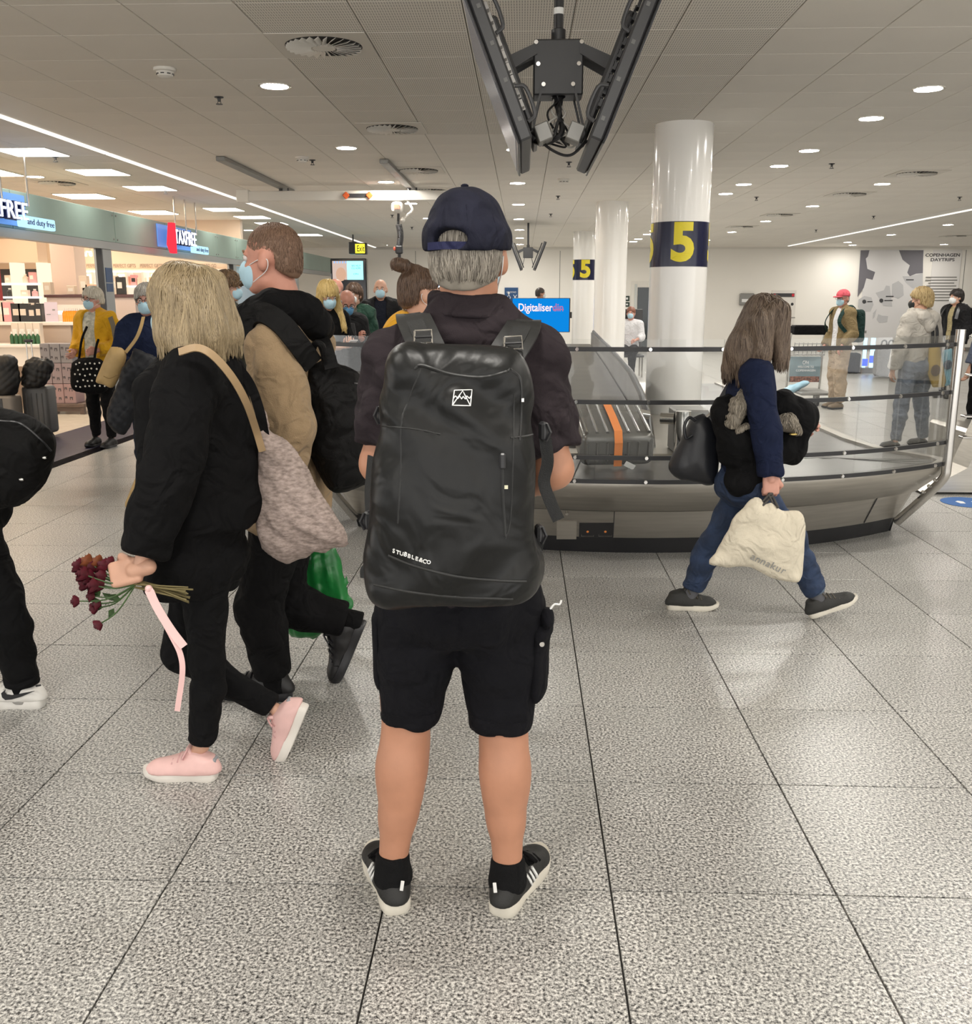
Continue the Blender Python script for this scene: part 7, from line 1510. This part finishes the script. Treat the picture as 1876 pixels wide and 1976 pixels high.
# ================================================================== people farther back
def far_person(px, pyfeet, ang, h, label, skin='fair', Y=None, girth=1.0, head_px=None, res=.013, **ov):
    p = P(px, pyfeet, Z=0) if Y is None else P(px, 700, Y=Y); x, y = p[0], p[1]
    f = Fig((x, y, 0), label, skin=skin, girth=girth, res=res); f.stand(x, y, ang, h, **ov); return f
def shoes(f, m, sole=None):
    for q in 'lr': f.shoe(q, m, sole or M_black, .27, collar=.08)
M_dk = mat('shoe_dark', (.008, .0075, .0075), .5, spec=.3)
def far_people():
    # woman in mustard cardigan with polka-dot bag
    f = far_person(205, 862, 172, 1.67, 'white-haired woman in a mustard cardigan by the shop front', 'pink', girth=1.08, el=(-.24, -.02, 1.12), wl=(-.10, .2, 1.08), er=(.23, -.03, 1.13), wr=(.17, .18, 1.06), look=(.35, 1, -.1), kl=(-.08, .03, .5), al=(-.07, -.02, .09), kr=(.11, .0, .5), ar=(.16, -.08, .1))
    f.body(); f.eyes(); f.mask(M_mask); f.glasses(); f.hair(hairmat('white_short', (.50, .45, .36), (.72, .67, .57), .5), .016, strands=700, length=.05, rad=.002, h=.007, back_low=-.06, line=.05)
    ye = clothmat('cardigan_mustard', (.62, .33, .015), .85, .3, 200, .3); J = f.J; sp = mat('floral_shirt', (.30, .30, .24), .8, var=.8, vscale=26, col2=(.62, .60, .50)); f.top('blouse', sp, .012, .6, J['pelvis'] + A(0, 0, .03), .145, h=.013)
    fr = f.R @ A(0, 1, 0); ri = f.R @ A(1, 0, 0); c0 = J['chest'] * .5 + J['pelvis'] * .5; f.top('cardigan', ye, .028, 1.85, J['pelvis'] + A(0, 0, -.12), .155, fold=.009, h=.013, sub=[rbx(c0 + fr * .17 + ri * .02, A(.068, .13, .6), f.R, .03)])
    f.pants('trousers', clothmat('trouser_black', (0, 0, 0)), .008, 1.95, .0); shoes(f, M_dk)
    b = root('polka_dot_bag', P(177, 755, Y=f.J['pelvis'][1] - .25), 'black shopping bag with white polka dots carried by the cardigan woman', 'bag'); Yb = f.J['pelvis'][1] - .28
    V = pillow([(140, 700), (160, 690), (195, 694), (206, 720), (208, 752), (180, 760), (142, 752), (137, 725)], Yb, .09, .06, .011); V.folds(.004, 25, 3, 2).build('bag_body', M_blk, b)
    rg = random.Random(2)
    for i in range(35):
        q = surf(V, 144 + (i % 7) * 9.2 + (i // 7 % 2) * 4.5 + rg.random() * 3, 700 + (i // 7) * 11 + rg.random() * 3, .003, 16)
        if q is not None: MB().ball(q, (.010, .005, .010), 8).build('dot', mat('dot_cream', (.75, .72, .65), .6), b)
    MB().tube(spline([P(152, 696, Y=Yb), P(158, 655, Y=Yb + .05), P(168, 630, Y=Yb + .1)], 5), .012, 6).build('handle', M_blk, b); MB().tube(spline([P(182, 694, Y=Yb), P(186, 668, Y=Yb + .05), P(190, 655, Y=Yb + .1)], 5), .012, 6).build('handle', M_blk, b)
    scarf_strap(f.r, [P(213, 612, Y=Yb + .16), P(219, 630, Y=Yb + .12), P(223, 652, Y=Yb + .1), P(228, 680, Y=Yb + .08)], .05, mat('strap_khaki', (.16, .13, .09), .8), .006, 'bag_strap', A(0, -1, .1))
    # grey-haired woman in navy half hidden by the blonde
    Yn = 7.6; x, y = P(292, 700, Y=Yn)[:2]; f = Fig((x, y, 0), 'grey-haired woman in navy sweater half hidden behind the blonde woman', skin='pink', girth=1.1, res=.013); f.stand(x, y, 200, 1.66, el=(-.27, .0, 1.12), wl=(-.12, .2, 1.1), er=(.27, 0, 1.12), wr=(.12, .22, 1.08), look=(.25, 1, -.1)); J = f.J
    f.body(); f.eyes(); f.mask(M_mask); f.glasses(); f.hair(hairmat('ash_grey', (.28, .26, .23), (.50, .47, .42), .5), .018, strands=600, length=.05, rad=.002, h=.007, back_low=-.06, line=.05)
    f.top('sweater', clothmat('navy_wool', (.012, .018, .045), .9, .4, 240), .024, 1.9, J['pelvis'] + A(0, 0, -.1), .16, fold=.009, h=.013); f.pants('jeans', clothmat('dark_denim', (.012, .018, .032)), .012, 1.95, .01); shoes(f, M_dk)
    t = root('tan_leather_bag', P(214, 735, Y=7.3), 'tan leather flap bag hanging in front of the cardigan woman', 'bag'); tn = mat('tan_bag', (.46, .31, .13), .6, var=.1, vscale=10); Vt = pillow([(215, 668), (235, 672), (243, 690), (232, 722), (218, 748), (200, 742), (186, 736), (196, 708), (206, 684)], 7.3, .07, .05, .009); Vt.folds(.002, 25, 3, 2).build('bag_body', tn, t); seam(Vt, [(200, 726), (212, 730), (228, 722)], .004, mat('tan_dark', (.3, .19, .07), .6), t, 'flap_edge')
    scarf_strap(t, [P(243, 680, Y=7.3), P(262, 655, Y=7.3), P(272, 632, Y=7.32), P(277, 612, Y=7.4)], .025, tn, .005, 'strap', A(0, -1, .1))
    q = root('quilted_jacket', P(250, 840, Y=7.2), 'dark quilted jacket hanging over the grey-haired woman\'s arm', 'jacket'); qm = mat('quilt_dark', (.008, .009, .012), .55, bump=.3, bscale=30, spec=.3)
    Vq = pillow([(258, 672), (300, 690), (310, 720), (270, 735), (255, 750), (262, 790), (240, 838), (212, 822), (208, 790), (228, 740), (236, 712), (252, 690)], 7.2, .08, .06, .010); Vq.warp(lambda X, Y, Z: .006 * np.maximum(np.abs(np.sin(52 * (X * .7 + Z * .7))), 0) * -1 + .006 * (np.abs(np.sin(52 * (X * .7 - Z * .7))) < .18)); Vq.build('jacket_body', qm, q)
    b2 = root('tan_shopper', P(254, 985, Y=7.0), 'tan pouch dangling low beside the blonde woman\'s coat', 'bag'); pillow([(262, 920), (278, 918), (276, 985), (242, 978), (250, 950)], 7.0, .05, .04, .010).build('bag_body', mat('tan_bag', (0, 0, 0)), b2); MB().tube([P(268, 920, Y=7.0), P(272, 860, Y=7.05), J['wl'] + A(0, 0, -.05)], .006, 6).build('cord', mat('tan_bag', (0, 0, 0)), b2)
    # curly man in olive jacket, seen from the side
    f = far_person(446, 0, -82, 1.78, 'curly-haired man in an olive jacket facing right near the shop', 'fair', Y=8.9, el=(-.22, .1, 1.16), wl=(-.1, .32, 1.35), er=(.22, .1, 1.16), wr=(.1, .34, 1.34), look=(.12, 1, -.05)); f.curl = {'l': .9, 'r': .9}
    f.body(); f.eyes(); f.mask(M_mask); f.hair(hairmat('curly_brown', (.07, .04, .02), (.2, .12, .06), .5), .03, strands=900, length=.035, rad=.003, fold=.008, freq=130, h=.007, back_low=-.06, line=.045)
    f.top('jacket', clothmat('olive', (.045, .045, .032), .85, .4, 200), .03, 1.95, f.J['pelvis'] + A(0, 0, -.1), .16, fold=.01, h=.013); f.pants('trousers', clothmat('slate', (.04, .042, .05)), .012, 1.95, .012); shoes(f, M_dk)
    ph = (f.J['wl'] + f.J['wr']) / 2 + f.bf * .09; MB().box(ph + A(0, 0, .03), (.075, .012, .15), frame(f.bf), bev=.004).build('red_phone', mat('phone_red', (.45, .03, .03), .3), None, label='red phone held up by the curly-haired man', cat='phone')
    # waiting group behind the glass
    f = far_person(632, 0, -138, 1.72, 'blonde woman in black looking down at her phone', 'fair', Y=8.7, el=(-.2, .08, 1.14), wl=(-.06, .30, 1.18), er=(.2, .08, 1.14), wr=(.06, .30, 1.16), head=(0, .05, 1.615), look=(.1, 1, -.45)); f.curl = {'l': .7, 'r': .7}; f.palm = {'l': A(0, 0, 1), 'r': A(0, 0, 1)}
    f.body(); f.eyes(); f.mask(M_mask)
    f.hair(hairmat('golden', (.42, .28, .08), (.70, .52, .22), .42), .012, strands=900, length=.12, rad=.0018, h=.007, line=.05, low=-.02, prims=None, back_low=-.09)
    lk = []
    for sx in (-1, 1):
        T = f.HT; lk += [cap(T(sx * .07, .0, .0), T(sx * .095, .02, -.10), .032, .036), cap(T(sx * .095, .02, -.10), f.J['chest'] + f.R @ A(sx * .12, .11, .02), .036, .022)]
    V = vol(lk, .008, .02).folds(.004, 60, 4, 3, (1, 1, .3)); v, ff = V.mesh(1); ex = locks(v, ff, 500, .16, .002, 4, f.J['head']); mobj('long_hair', np.concatenate([v, ex[0]]), np.concatenate([ff, ex[1] + len(v)]), MATS['hair_golden'], f.r, True)
    f.top('black_top', M_blk, .018, 1.75, f.J['pelvis'], .15, h=.013, fold=.007); f.pants('trousers', M_blk, .01); shoes(f, M_dk)
    pc = (f.J['wl'] + f.J['wr']) / 2 + f.bf * .1 + A(0, 0, .02); MB().box(pc, (.075, .15, .01), frame(f.bf, A(0, 0, 1)) @ rotm((1, 0, 0), .5), bev=.003).build('pale_phone', mat('phone_pale', (.6, .55, .55), .3), None, label='pale phone in the hands of the blonde woman in black', cat='phone')
    f = far_person(668, 0, -150, 1.66, 'balding man with glasses bent over a phone', 'red', Y=9.4, el=(-.22, .06, 1.14), wl=(-.07, .28, 1.25), er=(.22, .06, 1.14), wr=(.08, .30, 1.28), head=(0, .08, 1.60), look=(.15, 1, -.5)); f.curl = {'l': .8, 'r': .8}
    f.body(); f.eyes(); f.glasses(); f.mask(mat('mask_deep', (.12, .32, .55), .7)); f.hair(hairmat('ash_grey', (0, 0, 0), (0, 0, 0)), .002, line=.0, h=.007, back_low=-.05, tb=.03, bald=True); f.top('jacket', clothmat('black_jacket', (.012, .012, .013), .7), .024, 1.92, f.J['pelvis'] + A(0, 0, -.05), .15, h=.013); f.pants('trousers', M_blk, .01); shoes(f, M_dk)
    pc = f.J['wr'] + f.bf * .11 + A(0, 0, .05); MB().box(pc, (.072, .012, .145), frame(f.bf) @ rotm((1, 0, 0), .4), bev=.003).build('dark_phone', M_black, None, label='dark phone held by the balding man with glasses', cat='phone')
    f = far_person(653, 0, 140, 1.78, 'bald man standing behind the man with glasses', 'red', Y=11.2); f.body(); f.eyes(); f.top('jacket', clothmat('grey_mid', (.16, .15, .15)), .022, 1.92, f.J['pelvis'] + A(0, 0, -.05), .15, h=.014); f.pants('trousers', clothmat('slate', (0, 0, 0)), .01); shoes(f, M_dk); f.mask(M_mask)
    f = far_person(688, 0, 165, 1.72, 'woman in a dark green jacket with a white mask', 'fair', Y=11.0); f.body(); f.eyes(); f.mask(M_maskw)
    f.hair(hairmat('dark_brown', (0, 0, 0), (0, 0, 0)), .016, h=.008, strands=500, length=.08, rad=.002, back_low=-.12, line=.045); J = f.J; f.top('grey_tee', clothmat('tee_grey', (.13, .13, .11)), .012, .6, J['pelvis'], .14, h=.014)
    f.top('green_jacket', clothmat('forest', (.018, .05, .034), .6), .032, 1.93, J['pelvis'] + A(0, 0, -.12), .15, h=.014, fold=.009, sub=[rbx(J['chest'] * .5 + J['pelvis'] * .5 + f.bf * .17, A(.055, .13, .6), f.R, .02)]); f.pants('trousers', M_blk, .01); shoes(f, M_dk)
    f = far_person(738, 0, 182, 1.80, 'bald man in an open black jacket facing the camera', 'fair', Y=12.6, girth=1.08, el=(-.25, -.02, 1.14), er=(.25, -.02, 1.14), wl=(-.27, .04, .88), wr=(.27, .06, .88)); f.body(); f.eyes(); f.mask(M_mask); J = f.J
    f.top('navy_tee', clothmat('tee_navy', (.012, .014, .022)), .014, .6, J['pelvis'], .145, h=.014); f.top('black_jacket', clothmat('black_jacket', (0, 0, 0)), .036, 1.95, J['pelvis'] + A(0, 0, -.1), .15, h=.014, fold=.009, sub=[rbx(J['chest'] * .5 + J['pelvis'] * .5 + f.bf * .17, A(.075, .13, .6), f.R, .02)]); f.pants('trousers', M_blk, .01); shoes(f, M_dk)
    # man behind the advertising screen
    f = far_person(1040, 0, -80, 1.80, 'dark-haired man standing behind the blue advertising screen', 'tan', Y=22.5, res=.018); f.body(); f.eyes(); f.mask(M_maskw); f.hair(hairmat('black_short', (.012, .01, .009), (.04, .03, .025), .5), .008, h=.010, back_low=-.06); f.top('dark_top', M_blk, .02, 1.9, f.J['pelvis'], .15, h=.018); f.pants('trousers', M_blk, .01, h=.018); shoes(f, M_dk)
    # seated person near the dark doorway
    Ys = 20.0; p = P(1216, 640, Y=Ys); ch = root('waiting_chair', (p[0], Ys, 0), 'dark framed waiting chair between the pillars', 'chair')
    MB().bb((p[0] - .27, Ys - .25, .40), (p[0] + .27, Ys + .25, .45), bev=.01).build('seat', M_dark, ch); MB().bb((p[0] - .27, Ys + .22, .5), (p[0] + .27, Ys + .26, 1.35), bev=.01).build('backrest', M_dark, ch)
    for x in (-.24, .24):
        for y in (-.22, .22): MB().cyl((p[0] + x, Ys + y, 0), (p[0] + x, Ys + y, .40), .018, n=8).build('leg', M_steel2, ch)
    f = Fig((p[0], Ys, 0), 'seated person in a white shirt between the white pillars', skin='pink', res=.016); f.stand(p[0], Ys, 165, 1.78, pelvis=(0, -.05, .55), waist=(0, -.06, .70), chest=(0, -.07, .92), neck=(0, -.08, 1.09), head=(0, -.04, 1.25), sl=(-.18, -.06, 1.03), sr=(.18, -.06, 1.03), el=(-.24, .0, .78), er=(.24, .0, .78), wl=(-.12, .22, .72), wr=(.12, .22, .72), hl=(-.09, .0, .54), hr=(.09, 0, .54), kl=(-.12, .42, .52), kr=(.12, .42, .52), al=(-.12, .44, .09), ar=(.12, .44, .09)); f.body(); f.eyes(); f.mask(M_mask); f.hair(hairmat('auburn', (.14, .05, .03), (.25, .1, .06), .5), .012, h=.01, back_low=-.08); f.top('white_shirt', clothmat('shirt_white', (.66, .66, .68)), .02, 1.5, f.J['pelvis'], .15, h=.016); f.pants('trousers', M_blk, .014, h=.016); shoes(f, M_wht)
    # man in red cap with khaki jacket
    f = far_person(1612, 788, 112, 1.68, 'man in a red cap, khaki jacket and beige trousers beside the trolley', 'red', el=(-.24, -.02, 1.12), er=(.23, -.05, 1.13), wl=(-.2, .12, .95), wr=(.2, .12, .93), look=(-.3, 1, -.05), kl=(-.08, .03, .5), kr=(.08, .0, .5), al=(-.09, .0, .09), ar=(.09, -.04, .09)); f.body(); f.eyes(); f.mask(M_mask); f.glasses(); T = f.HT; R = frame(f.hf)
    V = vol([ell(T(0, -.012, .045), (.088, .108, .085), R)], .009, .02); V.keep(T(0, 0, .028), R @ A(0, .1, -1), .004); c = V.build('red_cap', clothmat('cap_red', (.60, .11, .14), .8), f.r); vol([ell(T(0, .125, .028), (.07, .07, .012), R)], .009, .01).build('brim', MATS['cloth_cap_red'], c)
    J = f.J; f.hair(hairmat('ash_grey', (0, 0, 0), (0, 0, 0)), .004, h=.009, back_low=-.05, line=.02, tb=.05); f.top('white_shirt', clothmat('shirt_white', (0, 0, 0)), .014, .6, J['pelvis'] + A(0, 0, -.08), .145, h=.014); f.top('khaki_jacket', clothmat('khaki', (.22, .165, .085), .85), .026, 1.95, J['pelvis'] + A(0, 0, -.13), .15, h=.014, fold=.009, sub=[rbx(J['chest'] * .5 + J['pelvis'] * .5 + f.bf * .17 + f.R @ A(.0, 0, 0), A(.05, .13, .6), f.R, .02)]); f.pants('beige_trousers', clothmat('stone', (.40, .31, .22)), .014, 1.95, .016, fold=.009); shoes(f, mat('shoe_tan', (.2, .15, .1), .6))
    b = root('green_backpack', J['chest'] - f.bf * .22, 'dark green backpack worn by the red-capped man', 'backpack'); gm = clothmat('pack_green', (.012, .035, .03), .6); vol([rbx(J['chest'] * .62 + J['waist'] * .38 - f.bf * .245, A(.15, .08, .23), f.R, .06, .2)], .012, .02).folds(.004, 25, 3, 2).build('pack_body', gm, b)
    for sx in (-1, 1): scarf_strap(b, [J['chest'] + f.R @ A(sx * .12, -.17, .06), J['neck'] + f.R @ A(sx * .12, -.06, .035), J['neck'] + f.R @ A(sx * .12, .09, -.03), J['chest'] + f.R @ A(sx * .145, .165, -.02), J['chest'] + f.R @ A(sx * .19, .08, -.15)], .05, gm, .012, 'shoulder_strap', lambda p, J=J: nrm(p - J['chest'] - A(0, 0, -.05)))
    # grey hoodie man
    f = far_person(1752, 866, 22, 1.66, 'blond man in a light grey hoodie and jeans seen from behind, right side', 'fair', girth=1.08, res=.011, el=(-.25, -.02, 1.12), er=(.25, -.02, 1.12), wl=(-.25, .06, .88), wr=(.24, .08, .92), kl=(-.15, .0, .5), kr=(.17, .05, .5), al=(-.22, -.04, .09), ar=(.26, .06, .09), look=(-.75, 1, 0)); f.body(); f.eyes(); f.mask(M_maskb, black=True)
    f.hair(hairmat('sandy_blond', (.28, .19, .08), (.58, .44, .22), .45), .02, strands=900, length=.06, rad=.002, h=.007, back_low=-.055, line=.05, fold=.005, tb=.03); J = f.J; hg = clothmat('heather_grey', (.50, .47, .42), .95, .4, 220, .3)
    f.top('hoodie', hg, .026, 1.93, J['pelvis'] + A(0, 0, -.06), .15, h=.011, fold=.010, freq=24, extra=[]); vol([cap(J['neck'] + f.R @ A(-.10, .02, .02), J['neck'] + f.R @ A(-.05, -.10, -.03), .05, .055), cap(J['neck'] + f.R @ A(.10, .02, .02), J['neck'] + f.R @ A(.05, -.10, -.03), .05, .055), cap(J['neck'] + f.R @ A(-.06, -.1, -.03), J['neck'] + f.R @ A(0, -.13, -.12), .06, .05), cap(J['neck'] + f.R @ A(.06, -.1, -.03), J['neck'] + f.R @ A(0, -.13, -.12), .06, .05)], .010, .03).folds(.005, 35, 3, 3).build('hood', hg, f.r)
    f.pants('jeans', wrinkle(mat('denim_grey', (.17, .20, .25), .85, var=.2, vscale=12, bump=.3, bscale=250)), .010, 1.95, .004, fold=.008); shoes(f, M_dk)
    b = root('yellow_shopping_bag', P(1805, 745, Y=10.2), 'yellow paper shopping bag on the shoulder of the grey-hoodie man', 'bag'); ym = mat('bag_yellow', (.50, .35, .10), .5); Yb = J['pelvis'][1] - .12; pillow([(1793, 668), (1812, 662), (1826, 735), (1822, 748), (1800, 748), (1790, 720)], Yb, .05, .04, .010, smooth=False).build('bag_body', ym, b); q = P(1806, 715, Y=Yb - .06); MB().ball(q, (.05, .01, .06), 12).build('print_blot', mat('blot_brown', (.1, .06, .03), .6), b)
    for dx in (0, 14): MB().tube(spline([P(1800 + dx * .5, 668, Y=Yb), P(1800 + dx * .6, 635, Y=Yb), P(1792 + dx * .3, 608, Y=Yb + .06)], 5), .014, 6).build('handle', M_black, b)
    b = root('blue_shopping_bag', P(1824, 740, Y=10.4), 'pale blue shopping bag beside the yellow one, right of the hoodie man', 'bag'); Yc_ = J['pelvis'][1] + .08; pillow([(1818, 676), (1838, 672), (1836, 742), (1824, 746), (1814, 735)], Yc_, .05, .04, .010, smooth=False).build('bag_body', mat('bag_pale_blue', (.22, .50, .62), .5), b); MB().ball(P(1830, 704, Y=Yc_ - .06), (.045, .01, .05), 12).build('print_disc', mat('blot_navy', (.03, .07, .12), .6), b); MB().tube(spline([P(1822, 680, Y=Yc_), P(1814, 640, Y=Yc_), P(1800, 612, Y=Yc_)], 5), .010, 6).build('handle', M_black, b)
    # person in black with backpack at the far right
    f = far_person(1834, 0, 120, 1.70, 'person in a black jacket with a backpack before the daytrips map', 'fair', Y=15.8, look=(.2, 1, 0)); f.body(); f.eyes(); f.mask(M_maskw); f.hair(hairmat('black_short', (0, 0, 0), (0, 0, 0)), .016, h=.009, strands=300, length=.06, rad=.002, back_low=-.08); J = f.J; f.top('tan_shirt', clothmat('tan_shirt', (.32, .27, .15)), .014, .6, J['pelvis'], .145, h=.014); f.top('black_jacket', clothmat('black_jacket', (0, 0, 0)), .034, 1.95, J['pelvis'] + A(0, 0, -.06), .15, h=.014, sub=[rbx(J['chest'] * .5 + J['pelvis'] * .5 + f.bf * .17, A(.045, .13, .6), f.R, .02)]); f.pants('trousers', M_blk, .012, h=.014); shoes(f, M_dk)
    b = root('round_black_backpack', J['chest'] - f.bf * .2, 'rounded black backpack worn by the person before the daytrips map', 'backpack'); vol([rbx(J['chest'] * .7 + J['waist'] * .3 - f.bf * .24, A(.15, .09, .22), f.R, .08, .15)], .012, .02).build('pack_body', M_blk, b)
    for sx in (-1, 1): scarf_strap(b, [J['chest'] + f.R @ A(sx * .12, -.17, .06), J['neck'] + f.R @ A(sx * .12, -.06, .04), J['neck'] + f.R @ A(sx * .12, .09, -.02), J['chest'] + f.R @ A(sx * .145, .17, -.02)], .045, M_black, .012, 'shoulder_strap', lambda p, J=J: nrm(p - J['chest'] - A(0, 0, -.05)))
    # person cut by the right edge
    f = far_person(1905, 0, 95, 1.70, 'person in a blue-grey jacket cut off by the right picture edge', 'fair', Y=9.8, res=.015); f.body(); f.eyes(); f.mask(M_mask); f.hair(hairmat('dark_brown', (0, 0, 0), (0, 0, 0)), .014, h=.01, back_low=-.08); f.top('jacket', clothmat('blue_grey', (.10, .12, .17)), .03, 1.94, f.J['pelvis'], .15, h=.015); f.pants('trousers', M_blk, .012, h=.015); shoes(f, M_dk)
    # luggage trolley with advert panel, black case on top
    Yt = 15.2; c = P(1556, 770, Y=Yt); t = root('luggage_trolley', (c[0], Yt, 0), 'steel luggage trolley with a picture panel and wire basket', 'trolley'); x = lambda px: P(px, 700, Y=Yt)[0]; z = lambda py: P(1560, py, Y=Yt)[2]
    for px in (1521, 1585): MB().tube(spline([A(x(px), Yt + .05, .10), A(x(px), Yt, z(735)), A(x(px), Yt - .02, z(660)), A(x(px), Yt - .1, z(640))], 6), .018, 8).build('frame_tube', M_steel2, t, True)
    MB().tube([A(x(1518), Yt - .1, z(640)), A(x(1588), Yt - .1, z(640))], .02, 8).build('push_bar', M_black, t, True)
    MB().bb((x(1524), Yt - .03, z(737)), (x(1583), Yt - .01, z(688)), bev=.004).build('picture_panel', mat('trolley_sky', (.20, .28, .31), .4, var=.3, vscale=2), t); MB().bb((x(1525), Yt - .034, z(737)), (x(1582), Yt - .0301, z(726))).build('picture_town', mat('trolley_town', (.22, .09, .06), .6, var=.8, vscale=30), t); px_words('lettering', 'CPH', 1555, 700, Yt, 7, M_text_white, t, 11, dy=.036); px_words('lettering', 'WELCOME TO', 1555, 708, Yt, 4, M_text_white, t, 30, dy=.036); px_words('lettering', 'COPENHAGEN', 1555, 715, Yt, 4, M_text_white, t, 36, dy=.036)
    for py in (662, 672, 682): MB().tube([A(x(1524), Yt - .22, z(py)), A(x(1582), Yt - .22, z(py))], .008, 6).build('basket_wire', M_grey, t)
    for k in range(8): MB().tube([A(x(1524 + k * 8.3), Yt - .22, z(660)), A(x(1524 + k * 8.3), Yt - .2, z(684)), A(x(1524 + k * 8.3), Yt, z(686))], .006, 5).build('basket_wire', M_grey, t)
    MB().bb((x(1524), Yt - .75, .16), (x(1583), Yt + .1, .20), bev=.01).build('deck', M_grey, t)
    for px, yy in ((1526, .08), (1582, .08), (1555, -.7)): w = MB().tube([A(x(px) - .02, Yt + yy, .07), A(x(px) + .02, Yt + yy, .07)], .07, 16).build('wheel', M_black, t, True); MB().bb((x(px) - .03, Yt + yy - .03, .10), (x(px) + .03, Yt + yy + .03, .17)).build('fork', M_grey, w)
    k = MB().box(((x(1560) + x(1588)) / 2 - .17, Yt - .12, z(631) - .04), (.50, .26, .14), None, bev=.02).build('black_case', M_blk, None, label='black flat case lying across the trolley basket', cat='case')
    V = pillow([(1508, 752), (1530, 742), (1556, 735), (1560, 742), (1530, 758), (1512, 760)], Yt - .4, .09, .05, .012); V.folds(.008, 30, 4, 2).build('blue_plastic_bag', mat('pale_blue_film', (.35, .58, .72), .3), None, label='crumpled pale blue plastic bag on the trolley deck', cat='bag')
    # grey bags on the floor by the light panels
    p = P(1704, 728, Z=0); b = root('grey_holdall', (p[0], p[1], 0), 'grey holdall with dark handles on the floor by the blue light panels', 'bag'); vol([rbx((p[0], p[1], .30), (.19, .15, .28), None, .09)], .012, .02).folds(.006, 20, 3, 3).build('bag_body', clothmat('bag_grey', (.12, .115, .105), .8), b)
    for dx in (-.07, .07): MB().tube(spline([A(p[0] + dx - .06, p[1] - .1, .55), A(p[0] + dx - .04, p[1] - .1, .72), A(p[0] + dx + .04, p[1] - .1, .72), A(p[0] + dx + .06, p[1] - .1, .55)], 5), .016, 7).build('handle', M_black, b, True)
    p = P(1664, 724, Z=0); vol([rbx((p[0] - .04, p[1] + .55, .22), (.14, .14, .21), None, .06)], .012, .02).folds(.005, 20, 3, 3).build('navy_holdall', clothmat('bag_navy', (.015, .018, .03), .8), None, label='small dark navy bag on the floor left of the grey holdall', cat='bag')
far_people()
